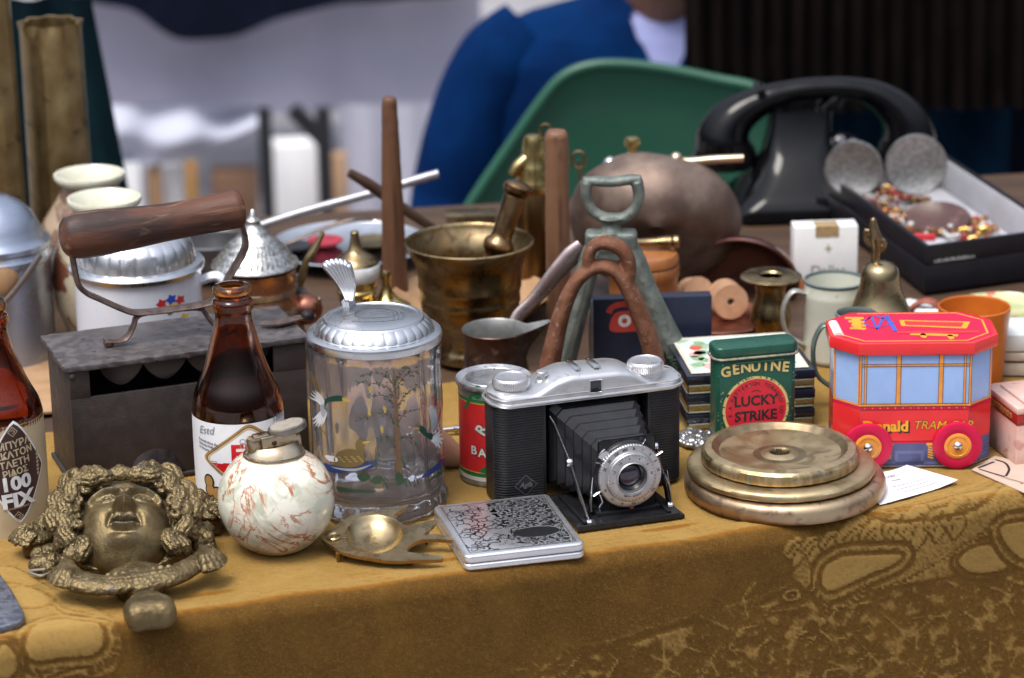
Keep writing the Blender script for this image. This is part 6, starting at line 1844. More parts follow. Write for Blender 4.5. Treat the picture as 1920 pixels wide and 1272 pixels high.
m_porc = M('cream_porcelain', (.68, .67, .55), (.62, .61, .49), sc=.6, r=.18, coat=.4)
m_enam = M('white_enamel', (.72, .74, .82), (.68, .70, .79), sc=.4, r=.2, coat=.3)
m_zinc = M('zinc_sheet', (.40, .44, .54), (.33, .37, .46), sc=.35, det=7, r=.24, r2=.38, metal=.9, bump=.006, bsc=3)
def turned(name, label, cat, px, base, rows, mat, n=64, inner=None, part='body', wob=None, smooth=45, parts=None, group=None, z=0):
    t = Thing(name, label, cat, px, base, group=group, z=z)
    h = lambda y: t.h(y, base)
    prof = [(0, 0)] + [(r, max(0, h(y))) for y, r in rows]
    if inner is not None:
        r0, z0 = prof[-1]; prof += [(r0 - inner * .5, z0 + inner * .3), (r0 - inner, z0 - inner * .3)] + [(max(2, r - inner), z_) for r, z_ in prof[1:-1][::-1] if z_ > inner] + [(0, inner)]
    else: prof += [(0, prof[-1][1])]
    mb = MB(); mb.lathe(prof, n=n, wob=wob); t.part(part, mb, mat, smooth=smooth)
    return t, h

# ---- mortar and pestle
t, h = turned('brass_mortar', 'large brass mortar with flared rim in the middle of the table', 'mortar', 884, 672,
    [(668, 70), (660, 72), (650, 66), (636, 60), (622, 66), (606, 78), (592, 87), (575, 91), (566, 92.5), (563, 94), (556, 94.2), (553, 93), (548, 93.5), (540, 94.6), (537, 96.2), (530, 96.4), (527, 95.8), (512, 97), (500, 99), (488, 103), (476, 110), (466, 117), (459, 120), (455, 120.5)], m_brass, n=96, inner=7)
def pestle():
    p0 = t.on_y(922, 500, 10); p1 = t.on_y(971, 352, 24)
    u = Thing('pestle', 'brass pestle with round knob standing in the large mortar', 'pestle', 884, 672)
    A, B = Vector(p0), Vector(p1); d = (B - A)
    mb = MB(); ks = [(-.55, 30), (-.3, 28), (-.05, 23), (.12, 21), (.17, 22), (.22, 29), (.27, 30), (.32, 28), (.36, 21), (.42, 19.5), (.65, 20), (.86, 21), (.90, 20), (.93, 24), (.965, 27), (1.02, 27), (1.05, 23), (1.07, 14), (1.075, 8), (1.08, 0)]
    L = d.length
    mb.lathe([(0, -.56 * L)] + [(r, k * L) for k, r in ks], tuple(A), 40, axis=tuple(d)); u.part('shaft', mb, M('dark_brass', (.20, .12, .06), (.27, .175, .09), sc=.8, r=.26, r2=.34, metal=1))
pestle()

# ---- copper coffee pot with long handle
def cezve():
    B = 742
    t = Thing('coffee_pot', 'small dark copper coffee pot with spout and long silvery handle', 'coffee pot', 930, B)
    h = lambda y: t.h(y, B)
    zt = h(618)
    mb = MB()
    def wob(a, r, z):
        k = max(0, (z - zt * .55) / (zt * .45)); d = ((a + .05 + math.pi) % (2 * math.pi)) - math.pi
        return r + 44 * k ** 1.5 * math.exp(-(d / .26) ** 2)
    prof = [(0, 0), (66, 0), (69, 3), (68, 20), (63, 50), (58, 78), (56, zt * .72), (58, zt * .86), (61, zt - 3), (62.5, zt), (61, zt + 1.5)]
    mb.use(m_dkcopper).lathe(prof, n=96, wob=wob)
    mb.use(M('tinned_lining', (.36, .36, .35), (.26, .26, .25), sc=1, r=.4, r2=.5, metal=.8)).lathe([(61, zt + 1.5), (59, zt - 1), (56, zt * .86), (53, zt * .7), (55, 75), (62, 30), (62, 8), (0, 7)], n=96, wob=wob)
    for i, v in enumerate(mb.v):
        x, y, z = v
        if x > 60 and z > zt * .6: mb.v[i] = (x, y, z + (x - 60) * .32 * (z / zt))
    t.part('pot', mb, smooth=60)
    P = [t.on_y(*p, y) for p, y in (((962, 616), 52), ((972, 592), 60), ((1004, 560), 66), ((1040, 515), 72), ((1072, 480), 78), ((1092, 462), 80))]
    mb = MB(); mb.tube(P, [9, 10, 10, 13, 15, 12], 14, flat=(.5, 1.3), hint=(0, 1, 0), smooth=5); t.part('handle', mb, M('silvery_copper', (.45, .36, .34), (.36, .25, .23), sc=1, r=.25, r2=.35, metal=1), smooth=60)
cezve()

# ---- two stirrups
m_rust = M('rusty_iron', (.135, .050, .024), (.20, .088, .048), sc=1.1, det=9, r=.7, r2=.8, metal=.25, bump=.06, bsc=4, spots=(.26, .20, .18), spot_sc=2.4, spot_ramp=(.58, .72))
m_verd = M('green_bronze', (.125, .150, .135), (.20, .22, .20), sc=.9, det=9, r=.5, r2=.6, metal=.45, bump=.05, bsc=4, spots=(.12, .10, .08), spot_sc=2, spot_ramp=(.56, .7))
def stirrups():
    t = Thing('rusty_stirrup', 'rusty iron stirrup with narrow slot at the top behind the camera', 'stirrup', 1130, 790)
    arch = [(1012, 775), (1028, 700), (1040, 640), (1056, 580), (1078, 532), (1105, 506), (1134, 500), (1160, 512), (1182, 548), (1200, 590), (1218, 640), (1230, 690), (1242, 770)]
    P = [t.on_y(*p, 0) for p in arch]
    mb = MB(); mb.tube(P, [28, 27, 24, 21, 18, 17, 18, 20, 22, 23, 24, 26, 27], 14, flat=(.75, 1.3), hint=(0, 0, 1), smooth=5)
    lp = [(1104, 508), (1104, 478), (1116, 460), (1140, 456), (1166, 468), (1178, 492), (1176, 524), (1166, 536)]
    mb.tube([t.on_y(*p, 0) for p in lp], [14, 13, 13, 15, 16, 16, 17, 14], 12, flat=(.9, 1.3), smooth=5)
    a, b = t.on_y(1012, 776, 0), t.on_y(1244, 772, 0)
    mb.box(((a[0] + b[0]) / 2, 0, 14), (b[0] - a[0] + 20, 92, 22), 8)
    fuse(mb, 'bow', m_rust, t.o, t.s, 2.2, 1)
    t = Thing('bronze_stirrup', 'green patinated bronze stirrup with D shaped ring on top', 'stirrup', 1170, 738)
    mb = MB()
    L = [(1040, 730), (1058, 660), (1078, 590), (1098, 520), (1112, 470), (1125, 448)]
    Rr = [(1292, 730), (1262, 660), (1236, 600), (1212, 545), (1192, 490), (1180, 452)]
    for q, rs in ((L, [38, 33, 29, 26, 24, 16]), (Rr, [46, 36, 30, 27, 25, 16])):
        mb.tube([t.on_y(*p, 0) for p in q], rs, 12, flat=(.8, 1.2), hint=(1, 0, 0), smooth=4)
    c = t.on_y(1146, 452, 0); mb.box(c, (96, 46, 40), 8); c2 = t.on_y(1136, 480, 0); mb.box((c[0], 0, c[2] - 24), (70, 40, 30), 8)
    k = t.on_y(1145, 422, 0); mb.lathe([(0, -18), (24, -14), (18, -4), (15, 4), (20, 12), (26, 15), (0, 18)], k, 24)
    ring = [(1100, 342), (1100, 372), (1112, 396), (1132, 408), (1148, 411), (1170, 408), (1190, 392), (1198, 368), (1194, 340)]
    mb.tube([t.on_y(*p, 0) for p in ring], [11, 10, 10, 11, 12, 11, 10, 11, 12], 12, smooth=5, flat=(1, 1.3))
    mb.tube([t.on_y(*p, 0) for p in ((1092, 338), (1120, 340), (1150, 341), (1180, 337), (1203, 335))], [7, 10, 10, 10, 7], 12, smooth=3, flat=(1, 1.4))
    a, b = t.on_y(1040, 735, 0), t.on_y(1290, 735, 0); mb.box(((a[0] + b[0]) / 2, 0, 12), (b[0] - a[0] + 30, 80, 18), 6)
    fuse(mb, 'bow', m_verd, t.o, t.s, 2.2, 1)
stirrups()

# ---- upright navy box, lacquer boxes
def navy_box():
    t = Thing('navy_box', 'upright navy blue box with red telephone emblem behind the rusty stirrup', 'box', 1222, 722, world=True, yaw=3)
    a, b = t.on_y(1110, 562, 0), t.on_y(1335, 568, 0); z = a[2]
    mb = MB(); mb.box(((a[0] + b[0]) / 2, 16, z / 2), (b[0] - a[0], 32, z), 2.5); t.part('carton', mb, M('navy_card', (.014, .018, .040), (.018, .023, .048), sc=.8, r=.42))
    mb = MB(); mb.box((a[0] - 1, 16, z / 2), (7, 33, z - 4), 2); t.part('edge_strip', mb, M('silver_edge', (.40, .42, .48), r=.3, metal=.8))
    mb = MB(); q = t.on_y(1171, 596, 0); f = lambda k: (lambda x, y: (q[0] + x, -.5 - .4 * k, q[2] + y))
    rd = M('emblem_red', (.62, .07, .055), r=.4)
    mb.use(rd).flat(poly(curve2([(-27, -24), (-24, 0), (-12, 12), (12, 12), (24, 0), (27, -24), (0, -28)], 4, True)), f(0))
    mb.flat(stroke(curve2([(-30, 10), (-22, 22), (0, 27), (22, 22), (30, 10)], 5), 11), f(.3)); mb.use(m_wht).flat(poly(circ(0, -6, 12)), f(1)); mb.use(rd).flat(poly(circ(0, -6, 5)), f(2))
    t.part('emblem', mb)
navy_box()
def lacquer():
    Z = .0405
    c = [on_plane(*p, Z) for p in ((1288, 706), (1530, 692), (1252, 630))]
    yaw = heading((1288, 706), (1530, 692), Z)
    m_lq = M('black_lacquer', (.010, .012, .020), (.014, .016, .026), sc=.5, r=.16, coat=.4)
    m_gb = M('gold_band', (.30, .20, .065), (.20, .12, .035), sc=6, r=.4, metal=.5); m_pl = M('pale_line', (.45, .50, .38), r=.4)
    n = 3
    for i in range(n):
        t = Thing('lacquer_box', ['lowest black and gold lacquer box of the stack behind the green tin', 'middle black and gold lacquer box of the stack behind the green tin', 'black and gold lacquer box with a painted garden lid, topmost of its stack'][i], 'box', 0, 0, loc=Vector((c[0].x, c[0].y, Z / n * i)), yaw=yaw, world=True, group='stack of lacquer boxes')
        s = t.s; W = (c[1] - c[0]).length / s; D = (c[2] - c[0]).length / s * .96; H = Z / n / s
        mb = MB(); mb.box((W / 2, D / 2, H * .26), (W - 4, D - 4, H * .5), 1.5); t.part('box', mb, m_lq)
        mb = MB(); mb.box((W / 2, D / 2, H * .745), (W, D, H * .47), 2.5); t.part('lid', mb, m_lq)
        mb = MB()
        f = lambda x, z: (x, 1.4, z)
        mb.use(m_pl); mb.box((W / 2, 1.6, H * .10), (W - 8, 1.2, 2), .2); mb.box((W / 2, 1.6, H * .46), (W - 8, 1.2, 2), .2); mb.box((1.7, D / 2, H * .10), (1.2, D - 8, 2), .2)
        mb.use(m_gb); mb.box((W / 2, 1.7, H * .28), (W - 8, 1.2, H * .26), .2); mb.box((1.7, D / 2, H * .28), (1.2, D - 8, H * .26), .2)
        t.part('gold_band', mb)
        if i == n - 1:
            z = H - .2; mb = MB()
            pm = bpy.data.materials.get('painted_lid')
            m = M('painted_lid', (.62, .66, .58), (.52, .62, .60), sc=.5, det=3, ramp=(.4, .6), r=.4, spots=(.30, .42, .28), spot_sc=.7, spot_ramp=(.56, .62))
            mb.use(m).flat(poly([(12, 12), (W - 12, 12), (W - 12, D - 12), (12, D - 12)]), lambda x, y: (x, y, z + .8))
            cream = M('cream_border', (.72, .64, .52), r=.4)
            mb.use(cream).flat(stroke([(14, 14), (W - 14, 14), (W - 14, D - 14), (14, D - 14)], 9, True), lambda x, y: (x, y, z + 1.1))
            r_ = random.Random(6)
            for cc, nn in (((.60, .10, .06), 5), ((.25, .40, .20), 14), ((.70, .40, .35), 8), ((.60, .60, .35), 6)):
                mm = M('bloom_%d' % int(cc[0] * 100), cc, r=.5)
                for _ in range(nn):
                    x, y = r_.uniform(30, W - 30), r_.uniform(30, D - 40); q = curve2([(x + r_.uniform(6, 15) * math.cos(a), y + r_.uniform(8, 20) * math.sin(a)) for a in (0, 1.2, 2.5, 3.7, 5)], 3, True)
                    mb.use(mm).flat(poly(q), lambda x, y: (x, y, z + 1.4))
            t.part('painted_panel', mb)
lacquer()

# ---- wooden rods
def rod(name, label, px, base, rows, mat):
    P, _ = spline([Vector((r, 0, y)) for y, r in rows], [1] * len(rows), 10)
    t, h = turned(name, label, 'rod', px, base, [(p.z, p.x) for p in P], mat, n=40, part='shaft'); roughen(t.o.children[0], .9, .07, t.s); return t
rod('wooden_rod', 'tall tapered dark wooden rod standing left of the brass mortar', 742, 585, [(583, 26), (540, 25), (450, 22), (360, 19.5), (260, 16), (205, 14), (195, 12.5), (192, 9)], m_wood)
rod('wooden_rod', 'thick round wooden rod standing right of the brass mortar', 1048, 625, [(622, 23), (560, 22.5), (450, 22.5), (350, 22), (275, 22), (260, 20.5), (254, 16)], M('reddish_wood', (.20, .10, .055), (.15, .07, .038), sc=.5, det=8, r=.5, stretch=(1.5, 1.5, .12), bump=.03, bsc=4, spots=(.09, .045, .028), spot_sc=.9, spot_ramp=(.56, .68)))
def stick(name, label, base, pts, rs, mat, part='shaft', cat='stick', flat=(1, 1)):
    t = Thing(name, label, cat, *base)
    P = [t.on_y(x, y, d) for x, y, d in pts]
    mb = MB(); mb.tube(P, rs, 14, smooth=4, flat=flat); t.part(part, mb, mat, smooth=60); return t
stick('aluminium_stick', 'long pale metal stick slanting up behind the tapered wooden rod', (610, 520), [(470, 430, 0), (560, 400, 2), (700, 362, 4), (780, 338, 6), (822, 326, 8)], [8, 8.5, 9, 9, 8.5], M('pale_metal', (.36, .36, .39), r=.35, metal=.6))
stick('dark_stick', 'dark wooden stick slanting down to the rim of the brass mortar', (735, 560), [(655, 324, -30), (690, 345, -22), (740, 380, -5), (790, 414, 10), (830, 440, 30)], [8, 11, 11, 9, 8], M('blackened_wood', (.055, .030, .022), (.08, .045, .03), sc=.8, r=.4))
stick('bent_spoon', 'thin dark bent metal spoon lying across the silver tray', (600, 500), [(512, 468, -20), (560, 448, -10), (620, 424, 0), (660, 412, 4), (700, 411, 8)], [4, 4.5, 5, 7, 6], M('dark_metal', (.10, .075, .065), (.16, .12, .11), sc=1, r=.3, metal=.9), flat=(.7, 1.2))

# ---- silver tray and small brass pots
t, h = turned('silver_tray', 'round shiny silver tray left of the tapered wooden rod', 'tray', 655, 478, [(478, 95), (470, 118), (462, 142), (458, 150), (456, 152)], m_chrome, inner=5)
def tray_goods():
    for i, (px, py, r, m, lab) in enumerate(((610, 452, 34, M('red_cloth_bits', (.35, .03, .05), (.25, .02, .04), r=.8), 'small red dish lying on the silver tray'), (560, 462, 30, m_blk, 'small black dish at the left of the silver tray'), (700, 452, 40, m_brass, 'flat brass saucer at the right of the silver tray'))):
        p = on_plane(px, py + 8, .004); tt = Thing('small_dish', lab, 'dish', 0, 0, loc=p)
        mb = MB(); mb.lathe([(0, 0), (r * .6, 0), (r, 9), (r, 11), (r - 3, 10), (r * .55, 4), (0, 4)], n=40); tt.part('bowl', mb, m)
tray_goods()
m_wband = M('white_band', (.74, .76, .78), r=.2, coat=.3)
def finial_pot():
    t = Thing('brass_pot', 'small brass pot with white band and tall finial beside the stein', 'pot', 672, 640)
    h = lambda y: t.h(y, 640)
    mb = MB(); mb.lathe([(0, 0), (30, 0), (32, 4), (24, 12), (20, h(600)), (22, h(585)), (30, h(572)), (34, h(560)), (33, h(553)), (37, h(549)), (38, h(543)), (35, h(540)), (40, h(528)), (42, h(524)), (0, h(524))], n=48); t.part('body', mb, m_brass2)
    mb = MB(); mb.lathe([(40, h(525)), (44, h(520)), (45, h(508)), (45, h(498)), (42, h(494))], n=48); t.part('band', mb, m_wband)
    mb = MB(); mb.lathe([(43, h(495)), (40, h(489)), (30, h(482)), (20, h(476)), (13, h(470)), (10, h(458)), (8, h(446)), (8, h(438)), (6, h(436)), (0, h(435))], n=40); t.part('lid', mb, m_brass)
finial_pot()
def finial_lid():
    t = Thing('brass_lid_pot', 'small pewter pot with brass knobbed lid left of the mortar', 'pot', 728, 640)
    h = lambda y: t.h(y, 640)
    mb = MB(); mb.lathe([(0, 0), (44, 0), (47, 4), (47, h(584)), (45, h(578)), (0, h(577))], n=48); t.part('body', mb, m_pewter)
    mb = MB(); mb.lathe([(46, h(579)), (44, h(573)), (34, h(568)), (22, h(561)), (14, h(552)), (9, h(540)), (7.5, h(528)), (9, h(522)), (10, h(516)), (7, h(509)), (0, h(507))], n=40); t.part('lid', mb, m_brass2)
finial_lid()
t, h = turned('wooden_bowl', 'wide pale wooden bowl behind the brass mortar', 'bowl', 886, 600, [(600, 70), (590, 100), (570, 130), (553, 146), (548, 150)], m_tanw, inner=8)
def brass_case():
    t = Thing('brass_snuff_box', 'flat little brass box behind the mortar rim', 'box', 884, 470, z=0)
    a = t.on_y(836, 404, 0); b = t.on_y(930, 404, 0)
    mb = MB(); mb.box(((a[0] + b[0]) / 2, 20, (a[2] - 8) / 2), (b[0] - a[0], 48, a[2] - 8), 3); t.part('box', mb, m_brass)
    mb = MB(); mb.box(((a[0] + b[0]) / 2, 20, a[2] - 4), (b[0] - a[0] + 3, 51, 8), 2.5); t.part('lid', mb, m_brass)
brass_case()
def flask():
    t = Thing('brass_flask', 'dark brass flask with bright stepped cap and ring beside the thick wooden rod', 'flask', 1004, 560)
    h = lambda y: t.h(y, 560)
    mb = MB(); mb.lathe([(0, 0), (34, 0), (38, 5), (38, h(480)), (36, h(420)), (33, h(365)), (30, h(360)), (0, h(360))], n=48); t.part('body', mb, M('dark_flask_brass', (.13, .075, .03), (.20, .12, .05), sc=.4, r=.3, metal=1, stretch=(2, 2, .2)))
    mb = MB(); mb.lathe([(34, h(362)), (35, h(356)), (34, h(340)), (30, h(334)), (31, h(322)), (26, h(312)), (21, h(290)), (19, h(270)), (15, h(260)), (0, h(257))], n=48); t.part('cap', mb, m_brass2)
    mb = MB(); q = t.on_y(1023, 247, 0); mb.tube([(q[0] + 11 * math.cos(a), q[1], q[2] + 14 * math.sin(a)) for a in [2 * math.pi * i / 24 for i in range(24)]], 2.6, 8, closed=True); t.part('ring', mb, m_brass)
    mb = MB(); mb.tube([t.on_y(990, 296, -6), t.on_y(972, 312, -12), t.on_y(960, 330, -16)], [12, 12, 9], 12, smooth=4); t.part('spout', mb, m_brass2)
flask()

# ---- big flattened canteen, wooden box, pestle on it
def canteen():
    t = Thing('metal_canteen', 'large dented brownish metal canteen with small brass knob and spout', 'canteen', 1236, 545)
    h = lambda y: t.h(y, 545)
    cx, cz = 0, h(408)
    mb = MB(); n, m = 72, 40
    out = [(1072, 420), (1076, 370), (1100, 325), (1145, 296), (1200, 286), (1260, 290), (1320, 312), (1370, 350), (1394, 400), (1388, 440), (1350, 490), (1300, 530), (1240, 545), (1160, 535), (1100, 490)]
    P = curve2([t.on_y(*p, 0)[0::2] for p in out], 6, True)
    c = (sum(p[0] for p in P) / len(P), sum(p[1] for p in P) / len(P)); N = len(P)
    vs, fs = [], []
    for j in range(m + 1):
        th = -1.53 + 3.06 * j / m
        k = math.cos(th) ** .75; y = 92 * math.sin(th)
        for p in P:
            dent = 1 - .02 * math.sin(p[0] * .05 + y * .04)
            vs.append((c[0] + (p[0] - c[0]) * k * dent, y - (p[1] - c[1]) * .12, c[1] + (p[1] - c[1]) * k * dent))
    for j in range(m):
        for i in range(N): fs.append((j * N + i, j * N + (i + 1) % N, (j + 1) * N + (i + 1) % N, (j + 1) * N + i))
    fs.append(tuple(range(N))); fs.append(tuple(m * N + i for i in range(N))[::-1])
    mb.raw(vs, fs); t.part('body', mb, M('brownish_metal', (.125, .082, .068), (.25, .19, .155), sc=.22, det=5, r=.5, r2=.6, metal=.7, spots=(.12, .080, .068), spot_sc=.3, spot_ramp=(.48, .8), bump=.012, bsc=2.5), smooth=80)
    mb = MB(); q = t.on_y(1186, 290, 10); mb.lathe([(0, -16), (30, -14), (26, -6), (14, 0), (8, 6), (8, 12), (14, 16), (16, 24), (13, 32), (0, 35)], q, 32); t.part('knob', mb, m_brass2)
    mb = MB(); mb.lathe([(0, -20), (16, -16), (14, 0), (8, 8), (0, 10)], t.on_y(1142, 304, 4), 24, axis=(-.5, 0, .8)); t.part('neck', mb, m_chrome)
    mb = MB(); mb.tube([t.on_y(1255, 300, 0), t.on_y(1290, 304, 0), t.on_y(1340, 300, 0), t.on_y(1394, 297, 0)], [7, 9, 9, 8], 14, smooth=3); mb.sphere(t.on_y(1268, 298, 0), 13, n=14); t.part('spout', mb, M('pale_brass', (.60, .48, .34), r=.3, metal=1))
    mb = MB(); q = t.on_y(1085, 300, 0); mb.tube([(q[0] + 13 * math.cos(a), q[1], q[2] + 16 * math.sin(a)) for a in [2 * math.pi * i / 20 for i in range(20)]], 3, 8, closed=True); mb.tube([q, (q[0] + 4, q[1], q[2] - 60)], 3, 8); t.part('ring', mb, m_brass)
canteen()
def wooden_box():
    t = Thing('wooden_pot', 'round orange wooden box with carved rim behind the bronze stirrup', 'wooden box', 1206, 615)
    h = lambda y: t.h(y, 615)
    def wob(a, r, z): return r + (1.2 * abs(math.sin(a * 20)) if h(515) < z < h(496) else 0)
    mb = MB(); mb.lathe([(0, 0), (58, 0), (61, 4), (64, h(540)), (65, h(518)), (67, h(513)), (67, h(498)), (65, h(494)), (0, h(493))], n=160, wob=wob); t.part('box', mb, m_orw)
    mb = MB(); mb.lathe([(65, h(493)), (67.5, h(491)), (67, h(482)), (63, h(475)), (40, h(471)), (0, h(470))], n=64); t.part('lid', mb, m_orw)
    top = t.p + Vector((0, 0, h(470) * t.s))
    u = Thing('brass_pestle', 'short brass pestle lying on the lid of the orange wooden box', 'pestle', 0, 0, loc=top)
    mb = MB(); mb.lathe([(0, -62), (10, -60), (10, -20), (8, -10), (9, 20), (11, 30), (12, 48), (8, 50), (12, 53), (13, 60), (10, 64), (0, 65)], (4, 0, 13.5), 28, axis=(1, .1, 0)); u.part('shaft', mb, m_brass)
wooden_box()

# ---- copper dishes and wooden spools, brass vase
t, h = turned('copper_plate', 'shallow dark copper plate holding two wooden spools', 'plate', 1345, 615, [(615, 70), (608, 86), (598, 100), (594, 103)], m_copper, inner=5)
def copper_bowl():
    t = Thing('copper_bowl', 'copper bowl tilted against the metal canteen behind the wooden spools', 'bowl', 1400, 555)
    mb = MB(); T = Matrix.Translation((0, 0, 42)) @ Matrix.Rotation(R(-62), 4, 'X') @ Matrix.Rotation(R(10), 4, 'Y'); mb.X = T
    mb.lathe([(r * 1.15, z) for r, z in [(0, 30), (30, 29), (58, 20), (76, 2), (82, -10), (86, -11), (88, -8), (82, 6), (64, 27), (32, 37), (0, 38)]], n=64); t.part('bowl', mb, M('wine_copper', (.26, .12, .10), (.20, .09, .08), sc=.5, r=.2, r2=.3, metal=.9))
copper_bowl()
for (px, py, r, lab, ax, ln) in ((1303, 588, 34, 'pale wooden spool lying left of its twin on the copper plate', (.5, -.75, .3), 30), (1364, 594, 33, 'wooden thread spool with dark hole facing the viewer on the copper plate', (.25, -1, .08), 52)):
    t = Thing('wooden_spool', lab, 'spool', px, py, group='wooden spools on the copper plate', z=.003)
    mb = MB(); f = ln / 2
    mb.lathe([(6, -f), (r, -f), (r, -f + 8), (r * .55, -f + 13), (r * .55, f - 13), (r, f - 8), (r, f), (7, f), (6, f - 6), (6, -f)], (0, 0, r + 2), 40, axis=ax); t.part('spool', mb, M('pale_spool_wood', (.50, .30, .18), (.42, .24, .14), sc=.8, r=.55))
    mb = MB(); mb.lathe([(0, -f + 3), (6, -f + 3), (6, f - 4), (0, f - 4)], (0, 0, r + 2), 20, axis=ax); t.part('hole', mb, M('spool_hole', (.05, .03, .02), r=.8))
turned('brass_vase', 'small brass vase with wide flat flange above a narrow neck', 'vase', 1444, 655,
       [(652, 38), (645, 40), (638, 33), (630, 30), (615, 34), (600, 38), (585, 37), (570, 31), (556, 28), (545, 28), (534, 29), (528, 36), (524, 50), (522, 57), (519, 57.5), (517, 55), (518, 27)], m_brass, inner=6)

# ---- enamel mugs, bell, cigarette pack, orange cup
def mug(name, lab, px, base, top, r, mat, rim, handle, hx):
    t = Thing(name, lab, 'mug', px, base); h = lambda y: t.h(y, base); zt = h(top)
    mb = MB().use(mat); mb.lathe([(0, 0), (r - 5, 0), (r - 1, 4), (r, 10), (r, zt * .8), (r + 1, zt * .83), (r, zt * .86), (r, zt - 5)], n=64)
    mb.lathe([(r - 3.5, zt - 4), (r - 3.5, 8), (0, 7)], n=64); t.part('cup', mb, smooth=45)
    mb = MB(); mb.lathe([(r - .5, zt - 5), (r + 1.6, zt - 2), (r + 1.4, zt + 1), (r - 1.5, zt + 2), (r - 3.5, zt - 3), (r - 3.4, zt - 5)], n=64); t.part('rim', mb, rim)
    mb = MB(); mb.tube([(hx[0] * r, hx[1] * r, zt * .86), (hx[0] * (r + 26), hx[1] * (r + 26), zt * .88), (hx[0] * (r + 42), hx[1] * (r + 42), zt * .66), (hx[0] * (r + 34), hx[1] * (r + 34), zt * .36), (hx[0] * r, hx[1] * r, zt * .2)], 8, 12, flat=(.55, 1.2), smooth=6); t.part('handle', mb, handle)
m_cream_en = M('cream_enamel', (.62, .63, .54), (.57, .58, .49), sc=.5, r=.24, coat=.3, spots=(.36, .34, .28), spot_sc=1.6, spot_ramp=(.66, .76))
m_gr_en = M('grey_rim_enamel', (.13, .17, .17), r=.3)
mug('enamel_mug', 'cream white enamel mug with grey rim left of the brass bell', 1563, 672, 526, 57, m_cream_en, m_gr_en, M('grey_tin_handle', (.40, .40, .36), (.30, .30, .27), sc=1, r=.35, metal=.5), (-.96, -.28))
mug('grey_mug', 'greyish green enamel mug mostly hidden behind the tram shaped tin', 1602, 762, 590, 38, M('greygreen_enamel', (.13, .16, .14), (.10, .13, .115), sc=.6, r=.3), m_gr_en, M('greygreen_handle', (.12, .155, .14), r=.3, metal=.4), (-.98, -.2))
def bell():
    t = Thing('brass_bell', 'brass hand bell with a small figure as handle behind the tram shaped tin', 'bell', 1646, 712)
    h = lambda y: t.h(y, 712)
    mb = MB(); mb.lathe([(66, 4), (72, 0), (75, 2), (74, 8), (73, h(640)), (71, h(618)), (67, h(602)), (61, h(588)), (52, h(572)), (44, h(556)), (39, h(540)), (36, h(522)), (33, h(508)), (26, h(499)), (14, h(494)), (0, h(492)), (0, h(502)), (26, h(512)), (36, h(560)), (58, h(600)), (66, 4)], n=72); t.part('bell', mb, M('bell_brass', (.36, .28, .15), (.44, .35, .20), sc=.5, r=.22, r2=.3, metal=1))
    mb = MB()
    F = lambda px, py: t.on_y(px, py, 0)
    mb.tube([F(1645, 500), F(1641, 485), F(1643, 465), F(1641, 445), F(1638, 428), F(1637, 412), F(1636, 408)], [13, 8, 9, 12, 9, 6, 2], 14, smooth=4)
    mb.sphere(F(1638, 424), 8, n=12); mb.tube([F(1632, 442), F(1624, 432), F(1623, 448), F(1632, 462)], [4, 5, 5, 4], 8, smooth=3); mb.tube([F(1648, 446), F(1658, 456), F(1652, 472)], [5, 6, 4], 8, smooth=3)
    mb.sphere(F(1655, 462), 7, n=12)
    fuse(mb, 'handle', M('figure_brass', (.26, .185, .10), (.33, .25, .14), sc=1, r=.35, metal=1), t.o, t.s, 1.5, 1)
bell()
def cigarettes():
    t = Thing('cigarette_pack', 'white cigarette pack with gold seal standing by the telephone', 'cigarette pack', 1546, 545, world=True, yaw=3)
    a, b = t.on_y(1490, 428, 0), t.on_y(1610, 424, 0); z = a[2]; W = b[0] - a[0]
    mw = M('white_pack', (.80, .80, .80), (.76, .76, .76), sc=.5, r=.4)
    mb = MB(); mb.box(((a[0] + b[0]) / 2, 26, z / 2), (W, 46, z), 2); t.part('pack', mb, mw)
    f = lambda k: (lambda x, y: (x, 2.5 - .4 - .3 * k, y)); q = t.on_y(1551, 436, 2.5)
    gold = M('seal_gold', (.40, .28, .14), (.30, .20, .10), sc=4, r=.4)
    mb = MB().use(gold); mb.flat(poly([(q[0] - 22, q[2] - 9), (q[0] + 22, q[2] - 9), (q[0] + 22, z + .2), (q[0] - 22, z + .2)]), f(0)); mb.box((q[0], 20, z + .6), (44, 36, .8), .2)
    q = t.on_y(1553, 466, 2.5); mb.use(M('pale_gold_print', (.48, .42, .28), r=.4)); mb.flat(stroke([(q[0] - 7, q[2]), (q[0] + 7, q[2])], 3), f(0)); mb.flat(stroke([(q[0], q[2] - 8), (q[0], q[2] + 8)], 3), f(.5))
    q = t.on_y(1553, 508, 2.5); mb.use(M('grey_print', (.30, .29, .28), r=.5)); mb.flat(text('Dallas', 28, .2, q[0], q[2]), f(0))
    mb.use(M('rust_print', (.45, .16, .07), r=.5)); mb.flat(poly([(a[0] + 2, 2), (b[0] - 2, 2), (b[0] - 2, 24), (a[0] + 2, 24)]), f(0))
    t.part('print', mb)
cigarettes()
turned('orange_cup', 'plain orange cup with open top behind the tram shaped tin', 'cup', 1822, 712, [(711, 54), (706, 57), (680, 59), (640, 62), (600, 65), (578, 67), (575, 67)], M('orange_plastic', (.55, .145, .018), (.48, .12, .015), sc=.4, r=.35, coat=.15), inner=4)
